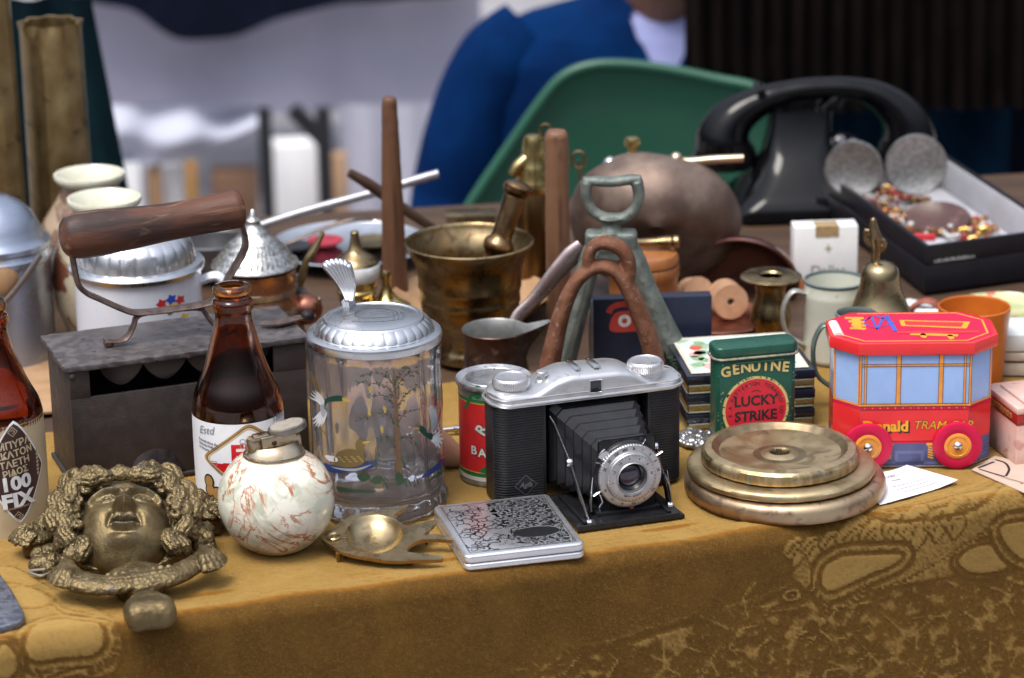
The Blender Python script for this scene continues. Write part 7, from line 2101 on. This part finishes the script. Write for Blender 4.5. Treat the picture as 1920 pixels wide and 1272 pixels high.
def small_right():
    for i, (px, py, w_, d_, h_, yaw, lab) in enumerate(((1716, 582, 44, 60, 14, 58, 'small white eraser shaped block lying between bell and orange cup'), (1738, 606, 46, 34, 24, 5, 'short white rounded block just left of the orange cup'))):
        t = Thing('white_block', lab, 'block', px, py, yaw=yaw); mb = MB(); mb.box((0, 0, h_ / 2), (w_, d_, h_), 5, 3); t.part('block', mb, M('white_plastic', (.80, .80, .80), (.76, .76, .75), sc=.5, r=.35))
    stick('leather_strap', 'short red brown leather strap curled beside the orange cup', (1735, 592), [(1700, 584, 6), (1716, 572, 4), (1736, 564, 0), (1754, 570, -4), (1760, 586, -8)], [8, 9, 9, 9, 8], M('red_leather', (.28, .08, .05), (.22, .06, .04), sc=1, r=.5), 'strap', 'strap', (.5, 1.4))
    turned('painted_plate', 'flat floral painted plate at the right edge behind the orange cup', 'plate', 1885, 590, [(590, 60), (584, 90), (580, 100), (578, 101)], M('floral_plate', (.56, .54, .30), (.40, .46, .22), sc=.6, det=3, ramp=(.45, .55), r=.25, coat=.4, spots=(.52, .14, .08), spot_sc=.7, spot_ramp=(.58, .62)), inner=4)
    z = .0
    for i, (hh, m, lab) in enumerate(((.011, M('maroon_book', (.12, .03, .03), (.09, .02, .02), sc=1, r=.6), 'dark red book at the bottom of the pile at the right edge'), (.008, M('brown_book', (.20, .10, .06), r=.6), 'brown book in the middle of the pile at the right edge'), (.012, M('pale_box', (.62, .66, .66), (.58, .62, .62), sc=.5, r=.4), 'pale grey white box on top of the book pile at the right edge'))):
        p = on_plane(1945, 690, 0); t = Thing('book' if i < 2 else 'pale_box', lab, 'book' if i < 2 else 'box', 0, 0, loc=p + Vector((0, 0, z)), yaw=-8 + 3 * i, world=True, group='pile of books at the right edge' if i < 2 else None)
        hp = hh / t.s - .4; mb = MB(); mb.box((0, 0, hp / 2), (150 - 6 * i, 110, hp), 1.5); t.part('cover' if i < 2 else 'box', mb, m)
        if i < 2: mb = MB(); mb.box((0, -2, hp / 2), (146 - 6 * i, 108.5, hp - 5), .5); t.part('pages', mb, M('page_edges', (.50, .44, .36), r=.8))
        z += hh
small_right()

# ---- jewellery box
def jewel_box():
    Z = .037
    A, B, C = on_plane(1737, 462, Z), on_plane(1527, 308, Z), on_plane(1990, 428, Z)
    yaw = heading((1737, 462), (1990, 428), Z)
    t = Thing('jewellery_box', 'open black card box filled with costume jewellery beside the telephone', 'box', 0, 0, loc=Vector((A.x, A.y, 0)), yaw=yaw, world=True)
    s = t.s; W = (C - A).length / s; h = Z / s
    bl = t.on_z(1527, 308, h); Dv = Vector(bl[:2]); D = Dv.length; sh = Dv.x / Dv.y
    mk = M('black_card', (.008, .008, .012), (.011, .010, .015), sc=.6, r=.42, spec=.3); ml = M('pale_lining', (.46, .46, .50), (.42, .42, .46), sc=.6, r=.7)
    SH = Matrix(((1, sh, 0, 0), (0, 1, 0, 0), (0, 0, 1, 0), (0, 0, 0, 1)))
    Dy = bl[1]; th = 9
    def walls(z0, z1, o, mat, name):
        mb = MB(); mb.X = SH
        for c, d in (((W / 2, -o + th / 2, 0), (W + 2 * o, th, 0)), ((W / 2, Dy + o - th / 2, 0), (W + 2 * o, th, 0)), ((-o + th / 2, Dy / 2, 0), (th, Dy + 2 * o - 2 * th - .6, 0)), ((W + o - th / 2, Dy / 2, 0), (th, Dy + 2 * o - 2 * th - .6, 0))):
            mb.box((c[0], c[1], (z0 + z1) / 2), (d[0], d[1], z1 - z0), 1.5)
        t.part(name, mb, mat)
    walls(0, h * .56, 3, mk, 'lower_tray'); walls(h * .57, h, 0, mk, 'inner_tray')
    mb = MB(); mb.X = SH; mb.box((W / 2, Dy / 2, h * .2), (W - 16, Dy - 16, 5), 1)
    t.part('floor', mb, ml)
    mb = MB(); mb.X = SH
    mb.box((W / 2, Dy - th - 2, h * .6), (W - 2 * th, 3, h * .7), .5); mb.box((W - th - 2, Dy / 2, h * .6), (3, Dy - 2 * th - 8, h * .7), .5)
    t.part('lining', mb, ml)
    mb = MB().use(M('white_ink', (.70, .70, .72), r=.5)); r_ = random.Random(4); x = 18; q = t.on_y(1760, 492, -3)
    for i in range(17):
        w_ = r_.uniform(2.5, 5); mb.flat(stroke([(x, q[2]), (x + r_.uniform(-1, 1), q[2] + r_.uniform(4, 7))], w_ * .5), lambda x, y: (x, -3.3, y)); x += w_ + 1.2
    t.part('lettering', mb)
    floor = h * .2 + 3
    def thing_in(name, lab, cat, px, py, z, **k):
        q = Vector(t.on_z(px, py, z)); wp = t.p + t.rot.to_3x3() @ (q * s)
        return Thing(name, lab, cat, 0, 0, loc=wp, **k)
    ms = M('engraved_silver', (.34, .33, .32), (.50, .49, .47), sc=3.2, det=6, ramp=(.44, .56), r=.34, metal=.9, bump=.03, bsc=5)
    for px, py, r, lab, tl in ((1600, 372, 54, 'round engraved silver medallion standing at the left in the jewellery box', -6), (1716, 368, 58, 'round engraved silver medallion standing at the right in the jewellery box', 8)):
        u = thing_in('silver_medallion', lab, 'medallion', px, py, floor + 40, group='round silver medallions in the jewellery box')
        mb = MB(); T = Matrix.Translation((0, 10, r)) @ Matrix.Rotation(R(84), 4, 'X') @ Matrix.Rotation(R(tl), 4, 'Y'); mb.X = T
        mb.lathe([(0, 4.5), (r - 5, 4.5), (r - 4, 5.2), (r - 1, 5), (r, 3), (r, -2), (r - 2, -4), (0, -4)], n=64); u.part('disc', mb, ms)
    u = thing_in('brown_compact', 'dark brown oval compact lying on the beads in the jewellery box', 'compact', 1758, 418, floor + 12)
    mb = MB(); mb.X = Matrix.Rotation(R(12), 4, 'X'); mb.lathe([(0, 0), (55, 0), (61, 4), (63, 9), (60, 14), (52, 16), (0, 18)], n=64); u.part('compact', mb, M('brown_bakelite', (.085, .038, .032), (.06, .028, .025), sc=1, r=.35, spots=(.14, .07, .06), spot_sc=1))
    u = thing_in('red_comb', 'red ribbed hair clip below the brown compact', 'hair clip', 1722, 452, floor + 16)
    mb = MB(); mb.box((0, 0, 8), (64, 14, 12), 3)
    for i in range(9): mb.box((-28 + i * 7, -6, 6), (4, 14, 8), 1.2, 1)
    u.part('clip', mb, M('red_plastic', (.55, .03, .04), r=.3))
    # jumble of beads and chains
    bd = MB(); r_ = random.Random(9)
    cols = [M('gold_bead', (.40, .23, .06), r=.25, metal=.9), M('white_bead', (.50, .49, .47), r=.25, coat=.3), M('red_bead', (.28, .03, .035), r=.3), M('amber_bead', (.26, .10, .03), r=.25), M('pearl_bead', (.42, .38, .36), r=.3)]
    for i in range(330):
        px = r_.uniform(1610, 1860); py = 350 + (px - 1610) * .40 + r_.uniform(-18, 52)
        if py > 462 - (px - 1737) * .13 - 10 and px > 1700: py -= 20
        q = t.on_z(px, py, floor)
        y = q[1]; x = q[0] - sh * y
        if not (16 < x < W - 20 and 16 < y < Dy - 16): continue
        k = r_.choice((0, 0, 0, 2, 2, 3, 3, 3, 4, 1))
        rr = r_.uniform(4, 8); bd.use(cols[k]); bd.sphere((q[0], q[1], floor + rr + r_.uniform(0, 9)), rr, n=10)
        if i % 9 == 0:
            bd.tube([(q[0] + 14 * math.cos(a), q[1] + 14 * math.sin(a), floor + 14 + 4 * math.sin(2 * a)) for a in [2 * math.pi * j / 16 for j in range(16)]], 2.4, 6, closed=True)
    bd.use(cols[1])
    for i in range(34):
        q = t.on_z(1652 + i * 4.4, 402 + i * 1.3 + 4 * math.sin(i * .7), floor + 12); bd.sphere((q[0], q[1], floor + 12), 5.5, n=10)
    o = bd.build('jewellery_jumble', None, None, s); o.matrix_world = Matrix.Translation(t.p) @ t.rot
    o['kind'] = 'stuff'; o['label'] = 'jumble of gold, white and red beads and chains in the black box'; o['category'] = 'jewellery'
jewel_box()

# ---- black telephone
def telephone():
    t = Thing('telephone', 'old black bakelite dial telephone with handset on its cradle', 'telephone', 1470, 386, yaw=8)
    mbk = M('black_bakelite', (.0025, .0025, .0035), (.004, .004, .005), sc=.5, r=.08, spec=.3)
    # body: stacked rounded rectangles
    def rr(w_, d, r0, n=6):
        out = []
        for cx, cy, a0 in ((w_ - r0, -d + r0, -90), (w_ - r0, d - r0, 0), (-w_ + r0, d - r0, 90), (-w_ + r0, -d + r0, 180)): out += [(cx + r0 * math.cos(R(a0 + 90 * i / n)), cy + r0 * math.sin(R(a0 + 90 * i / n))) for i in range(n + 1)]
        return out
    levels = [(0, 112, 112, 20, 0), (14, 115, 115, 22, 0), (24, 112, 113, 34, 0), (44, 98, 97, 44, 2), (70, 80, 72, 46, 7), (100, 66, 52, 36, 16), (135, 58, 42, 18, 30), (178, 56, 40, 16, 40)]
    vs, fs = [], []; N = 28
    for z, w_, d, r0, oy in levels: vs += [(x + 14 + 20 * z / 178, y + oy, z) for x, y in rr(w_, d, r0)]
    for j in range(len(levels) - 1):
        for i in range(N): fs.append((j * N + i, j * N + (i + 1) % N, (j + 1) * N + (i + 1) % N, (j + 1) * N + i))
    fs.append(tuple(range(N))[::-1]); fs.append(tuple((len(levels) - 1) * N + i for i in range(N)))
    mb = MB(); mb.raw(vs, fs); t.part('body', mb, mbk, smooth=50)
    for sx in (-1, 1):
        mb = MB(); mb.tube([(34 + sx * 40, 46, 172), (34 + sx * 62, 46, 190), (34 + sx * 76, 46, 212)], [16, 18, 14], 14, flat=(1, 1.6), smooth=5); mb.tube([(34 + sx * 76, 10, 212), (34 + sx * 78, 46, 208), (34 + sx * 76, 82, 212)], 9, 10, smooth=3); t.part('cradle', mb, mbk)
    q = Vector(t.on_y(1578, 318, -30)); ax = Vector((.15, -.8, .58))
    mb = MB(); mb.lathe([(0, -30), (74, -26), (76, -4), (70, 0), (40, 2), (0, 3)], tuple(q), 48, axis=tuple(ax)); t.part('dial', mb, mbk)
    ax.normalize(); u3 = (Vector((1, 0, 0)) - ax * ax.x).normalized(); v3 = ax.cross(u3)
    for k in range(10):
        a = 3.3 - k * .44; p = q + (u3 * math.cos(a) + v3 * math.sin(a)) * 58 + ax * 3; mb = MB(); mb.lathe([(0, 4), (5, 4), (9.5, 2), (10, 0), (0, 0)], tuple(p), 18, axis=tuple(ax)); t.part('finger_hole', mb, M('dial_grey', (.12, .11, .13), r=.2, coat=.4))
    pts = [(1358, 288, 60), (1356, 258, 56), (1376, 222, 44), (1418, 194, 32), (1475, 174, 24), (1545, 165, 22), (1615, 169, 24), (1660, 188, 33), (1692, 220, 45), (1704, 258, 56), (1700, 288, 60)]
    P = [t.on_y(x, y, 40) for x, y, r in pts]
    mb = MB(); mb.tube(P, [r for _, _, r in pts], 28, smooth=5, flat=(.92, 1.05))
    t.part('handset', mb, mbk, smooth=60)
    for i in (0, -1):
        c = Vector(P[i]); mb = MB(); mb.lathe([(0, -22), (52, -20), (60, -12), (61, 4), (56, 16), (0, 20)], (c.x, c.y, c.z - 4), 48); t.part('ear_cap', mb, mbk)
telephone()

# ================================================================== left of the middle
m_shell = M('embossed_shell_brass', (.25, .175, .075), (.36, .265, .13), sc=.35, det=8, r=.36, r2=.46, metal=.8, spots=(.10, .072, .04), spot_sc=.5, spot_ramp=(.54, .74), bump=.03, bsc=2)
def shell(px, base, top, r, lab, lean):
    t = Thing('shell_case', lab, 'shell case', px, base, group='embossed brass shell cases'); h = lambda y: t.h(y, base); zt = h(top)
    r_ = random.Random(px)
    def wob(a, q, z):
        k = z / zt; b = 0
        d = ((a + 1.25 + math.pi) % (2 * math.pi)) - math.pi
        for zz, rr_, hh in ((.62, .09, 5), (.5, .07, 3.5), (.25, .06, 4)):
            b += hh * math.exp(-(d / .42) ** 2 - ((k - zz) / rr_) ** 2)
        b += 3 * math.exp(-((abs(d) - .62) / .09) ** 2) * (1 if k < .9 else 0)
        if k > .955: b += 5 * math.sin(9 * a) * (k - .955) / .045
        return q + b
    prof = [(0, 0), (r + 3, 0), (r + 4, 6), (r, 10)] + [(r - 4 * i / 40 * 1.0, 10 + (zt - 10) * i / 40) for i in range(1, 41)] + [(r - 9, zt - 1), (r - 8, zt - 120), (0, zt - 125)]
    mb = MB(); mb.lathe(prof, n=120, wob=wob); t.part('case', mb, m_shell, smooth=50)
shell(124, 488, 52, 60, 'tall embossed brass shell case, fully visible, at the far left', 0)
shell(2, 520, 2, 58, 'tall darker brass shell case cut by the left edge', 0)
m_floral = M('floral_glaze', (.46, .42, .31), (.38, .33, .24), sc=.4, det=3, r=.2, coat=.4, spots=(.15, .055, .03), spot_sc=.42, spot_ramp=(.53, .6))
def vase(px, base, rows, lab, mat):
    t = Thing('ceramic_vase', lab, 'vase', px, base, group='ceramic vases with cream rims'); h = lambda y: t.h(y, base)
    prof = [(0, 0)] + [(r, max(0, h(y))) for y, r in rows]
    mb = MB().use(mat); mb.lathe(prof, n=64); t.part('body', mb, smooth=50)
    r1, z1 = prof[-1]
    mb = MB(); mb.lathe([(r1, z1), (r1 + 8, z1 + 6), (r1 + 12, z1 + 14), (r1 + 11, z1 + 19), (r1 + 6, z1 + 19), (r1 - 4, z1 + 8), (r1 - 14, z1 - 20), (r1 - 20, z1 - 60), (0, z1 - 62)], n=64); t.part('rim', mb, m_porc)
vase(182, 560, [(558, 60), (530, 82), (480, 102), (440, 104), (410, 90), (380, 68), (360, 55), (346, 54)], 'brown floral ceramic vase with cream rim, the one farther back', M('brown_floral_glaze', (.20, .125, .085), (.145, .085, .06), sc=.4, det=3, r=.25, coat=.3, spots=(.36, .27, .19), spot_sc=.4, spot_ramp=(.54, .6)))
vase(212, 640, [(638, 62), (610, 84), (560, 104), (510, 108), (470, 102), (430, 82), (405, 62), (392, 57)], 'pale floral ceramic vase with cream rim just behind the iron handle', m_floral)
def can():
    t = Thing('zinc_can', 'grey zinc can with domed lid cut by the left edge', 'can', 6, 668); h = lambda y: t.h(y, 668)
    mb = MB(); mb.lathe([(0, 0), (98, 0), (101, 4), (100, 10), (100, h(480)), (0, h(479))], n=80); t.part('can', mb, m_zinc)
    mb = MB(); mb.lathe([(101, h(486)), (105, h(483)), (106, h(474)), (103, h(470)), (101, h(464)), (104, h(460)), (103, h(452)), (96, h(447)), (90, h(440)), (84, h(425)), (72, h(404)), (54, h(386)), (30, h(373)), (0, h(368))], n=80); t.part('lid', mb, m_zinc)
    u = Thing('wooden_ladle', 'brown wooden ladle with metal rod leaning on the zinc can', 'ladle', 20, 700)
    P = [u.on_y(*p, -6) for p in ((76, 478), (50, 515), (22, 552), (-14, 590), (-40, 640))]
    mb = MB(); mb.tube(P, [5, 5.5, 6, 6, 6], 10, smooth=3); u.part('rod', mb, M('grey_rod', (.22, .19, .18), r=.4, metal=.8))
    q = u.on_y(2, 520, 14); mb = MB(); mb.sphere(q, 34, .95, .55, 1.15, 28); u.part('bowl', mb, m_tanw)
can()
def enamel_stein():
    B = 752
    t = Thing('enamel_stein', 'white stein with ribbed pewter lid and bright flower print behind the iron', 'stein', 272, B); h = lambda y: t.h(y, B); r = 117
    zl = h(508)
    mb = MB(); mb.lathe([(0, 0), (r - 6, 0), (r - 1, 5), (r, 12), (r, zl), (0, zl)], n=80); t.part('body', mb, m_enam)
    mb = MB(); N = 24
    mb.lathe([(0, zl), (r + 1, zl), (r + 6, zl + 2), (r + 8, zl + 10), (r + 4, zl + 16), (r - 10, zl + 18)], n=80)
    mb.lathe([(r - 8, zl + 18), (r - 11, zl + 26), (r - 15, zl + 48), (r - 24, zl + 62), (r - 32, zl + 66)], n=N * 8, wob=lambda a, q, z: q + (2.6 * abs(math.sin(a * N / 2)) ** .4 if zl + 22 < z < zl + 60 else 0))
    mb.lathe([(r - 32, zl + 66), (r - 38, zl + 72), (r - 60, zl + 76), (0, zl + 80)], n=64); t.part('lid', mb, m_pewter, smooth=35)
    mb = MB(); mb.tube([(r - 2, -10, zl * .9), (r + 34, -16, zl * .92), (r + 48, -18, zl * .68), (r + 36, -16, zl * .38), (r - 2, -10, zl * .2)], 13, 12, flat=(.7, 1.1), smooth=6); t.part('handle', mb, m_enam)
    mb = MB(); f = lambda k: cyl(lambda z: r, .5 + .3 * k)
    X = lambda px: px - 268; Z = lambda py: h(py - 16)
    C = {'r': M('petal_red', (.55, .03, .04), r=.4), 'b': M('petal_blue', (.03, .08, .50), r=.4), 'y': M('petal_yellow', (.75, .52, .02), r=.4), 'g': m_green_pr}
    for x, y, k, s_ in ((308, 558, 'r', 11), (342, 558, 'r', 10), (326, 553, 'b', 11), (316, 566, 'y', 8), (330, 568, 'y', 10), (322, 576, 'g', 6), (338, 574, 'r', 6), (322, 594, 'g', 8), (348, 592, 'y', 10), (336, 596, 'g', 8)):
        mb.use(C[k]).flat(poly([(X(x) + s_ * math.cos(a) * (1 if i % 2 else .6), Z(y) + s_ * math.sin(a) * (1 if i % 2 else .6)) for i, a in enumerate([2 * math.pi * j / 10 for j in range(10)])], 5), f(1 if k != 'g' else 0))
    t.part('flower_print', mb)
enamel_stein()
turned('pewter_bowl', 'dull pewter bowl standing behind the right end of the iron handle', 'bowl', 400, 520, [(520, 34), (505, 50), (480, 64), (455, 68), (450, 69)], M('dull_pewter', (.24, .24, .25), (.17, .17, .18), sc=.6, r=.3, r2=.4, metal=.9), inner=5)
def filigree():
    B = 668
    t = Thing('sugar_pot', 'round copper pot with tall silver filigree cone lid behind the beer bottle', 'pot', 486, B); h = lambda y: t.h(y, B)
    mb = MB(); mb.lathe([(0, 0), (50, 0), (54, 5), (48, 14), (62, 34), (76, h(600)), (78, h(575)), (74, h(556)), (69, h(546)), (70, h(542)), (73, h(539)), (75, h(536)), (76, h(504)), (0, h(503))], n=72)
    t.part('pot', mb, M('banded_copper', (.46, .24, .15), (.38, .18, .11), sc=.6, r=.26, r2=.36, metal=.9, spots=(.50, .40, .32), spot_sc=.8))
    mb = MB(); mb.lathe([(70.5, h(547)), (75, h(547)), (76, h(538)), (74, h(538))], n=72); mb.lathe([(76.2, h(600)), (79.4, h(590)), (79.4, h(575)), (77.6, h(570))], n=72); t.part('band', mb, M('silver_band', (.55, .52, .48), (.40, .34, .28), sc=5, r=.3, metal=.9))
    mb = MB().use(M('green_enamel_dots', (.03, .16, .10), r=.3)); f = cyl(lambda z: 79, .4)
    for i in range(18):
        for j in range(3): mb.flat(poly(circ(-52 + i * 6.4 + 3 * (j % 2), h(600 - 22) - j * 7, 2.2, 2.6, 6), 5), f)
    t.part('enamel_dots', mb)
    steps = [(78, 526), (82, 522), (80, 516), (72, 512), (70, 504), (66, 500), (63, 492), (57, 489), (55, 481), (49, 478), (46, 470), (40, 467), (36, 458), (31, 455), (28, 446), (23, 443), (21, 436), (16, 433), (14, 425), (16, 421), (12, 417), (9, 412), (6, 404), (3, 398), (0, 396)]
    steps = [(r * (1 if r > 40 else .92), 396 + (y - 396) * .80) for r, y in steps]
    mb = MB(); mb.lathe([(r, h(y)) for r, y in steps], n=200, wob=lambda a, q, z: q + (1.0 * math.sin(44 * a) * math.sin(z * .55) if 20 < q < 76 else 0)); t.part('lid', mb, M('filigree_silver', (.56, .56, .55), (.30, .30, .29), sc=3.4, det=4, ramp=(.42, .56), r=.3, metal=.9, bump=.03, bsc=6), smooth=50)
    for x, y, r in ((572, 572, 30), (545, 590, 24)):
        q = t.on_y(x, y + 8, 6); mb = MB(); mb.sphere(q, r, 1.1, .9, 1, 24); t.part('lug', mb, m_copper)
filigree()
def pincers():
    t = Thing('pincers', 'small worn metal pincers leaning beside the copper sugar pot', 'pincers', 572, 640)
    y = -14
    mb = MB(); mb.tube([t.on_y(*p, y) for p in ((606, 436), (590, 466), (574, 490), (566, 520), (560, 536))], [5, 9, 8, 10, 9], 12, smooth=4, flat=(.8, 1.1)); t.part('arm', mb, M('worn_brass_arm', (.30, .23, .12), (.20, .15, .09), sc=1, r=.4, metal=.9))
    mg = M('grey_forged', (.17, .165, .17), (.24, .235, .24), sc=1.4, r=.4, metal=.8, bump=.02, bsc=5)
    mb = MB()
    mb.tube([t.on_y(*p, y) for p in ((552, 515), (556, 540), (552, 566), (556, 590), (562, 605))], [8, 12, 10, 11, 7], 12, smooth=4); mb.tube([t.on_y(*p, y) for p in ((556, 540), (572, 556), (590, 566), (602, 560))], [11, 10, 8, 4], 12, smooth=4)
    mb.tube([t.on_y(*p, y) for p in ((562, 605), (566, 625), (570, 640))], [7, 8, 9], 12, smooth=3); mb.tube([t.on_y(*p, y) for p in ((530, 505), (548, 520), (560, 530))], [3, 7, 8], 10, smooth=3)
    fuse(mb, 'jaw', mg, t.o, t.s, 1.4, 2)
pincers()

def loose_board():
    t = Thing('wooden_board', 'plain tan wooden board lying between the zinc can and the charcoal iron', 'board', 30, 740, yaw=14, world=True)
    mb = MB(); mb.box((0, 60, 3), (300, 380, 6), 1.5); t.part('board', mb, m_tanw)
loose_board()
# ---- small things between
def odds():
    t = Thing('shoe_tree', 'pointed tan wooden shoe tree lying between stein and baking powder tin', 'shoe tree', 850, 888)
    P = [t.on_y(*p, 0) for p in ((670, 762), (740, 806), (805, 848), (856, 872), (892, 882), (902, 884))]
    P = [(x, y + 46, max(z, 12)) for x, y, z in P]
    mb = MB(); mb.tube(P, [66, 66, 48, 28, 15, 5], 24, smooth=5, flat=(.8, 1)); t.part('toe', mb, M('tan_beech', (.40, .24, .155), (.34, .20, .13), sc=.4, det=6, r=.5, stretch=(.3, 1, 1)), smooth=60)
    t = Thing('metal_rod_end', 'short bright metal rod with a ball collar beside the baking powder tin', 'rod', 845, 815)
    mb = MB(); mb.lathe([(0, -70), (5, -68), (5, 6), (7, 8), (7, 12), (4, 16), (0, 17)], (0, 0, 10), 20, axis=(1, .2, 0)); mb.lathe([(0, -4), (10, -3), (10, 3), (0, 4)], (18, 4, 10), 20, axis=(1, .2, 0)); t.part('rod', mb, m_chrome)
    t = Thing('silver_brooch', 'small grey beaded silver brooch lying between camera and brass discs', 'brooch', 1304, 828)
    mb = MB(); r_ = random.Random(3)
    for i in range(70):
        a = r_.uniform(0, 6.28); q = math.sqrt(r_.random()); x, y = 34 * q * math.cos(a), 46 * q * math.sin(a); mb.sphere((x, y, 7 + 8 * (1 - q)), 6, n=10)
    mb.prism(circ(0, 0, 34, 46, 24), 0, 8); fuse(mb, 'brooch', M('grey_silver', (.30, .30, .30), (.42, .42, .42), sc=2, r=.35, metal=.9), t.o, t.s, 1.6)
    t = Thing('dried_sprig', 'small dark green prickly sprig beside the painted lacquer box', 'sprig', 1262, 780)
    mb = MB(); r_ = random.Random(5)
    a0, b0 = Vector(t.on_y(1246, 668, 0)), Vector(t.on_y(1276, 712, 0)); mb.tube([b0 + Vector((8, 0, -60)), b0, a0], [3, 4, 3], 8)
    for i in range(90):
        c = a0.lerp(b0, r_.random()); d = Vector((r_.uniform(-1, 1), r_.uniform(-1, 1), r_.uniform(-.6, 1))).normalized(); mb.tube([c, c + d * 15], [2.2, .5], 5)
    t.part('needles', mb, M('dark_fir', (.02, .045, .03), (.035, .06, .04), sc=2, r=.7))
    t = Thing('hammered_tray', 'dark hammered pewter tray corner cut by the lower left edge', 'tray', 0, 1140)
    z = 16; pts = [t.on_z(*p, z)[:2] for p in ((-220, 1010), (-60, 1040), (2, 1078), (22, 1108), (44, 1146), (46, 1158), (36, 1166), (0, 1176), (-220, 1210))]
    mb = MB(); mb.prism(pts, 1, z, 3, 3); t.part('tray', mb, M('hammered_pewter', (.13, .145, .19), (.22, .235, .29), sc=1.6, det=2, ramp=(.42, .58), r=.34, r2=.42, metal=.7, bump=.12, bsc=2.2), smooth=50)
odds()
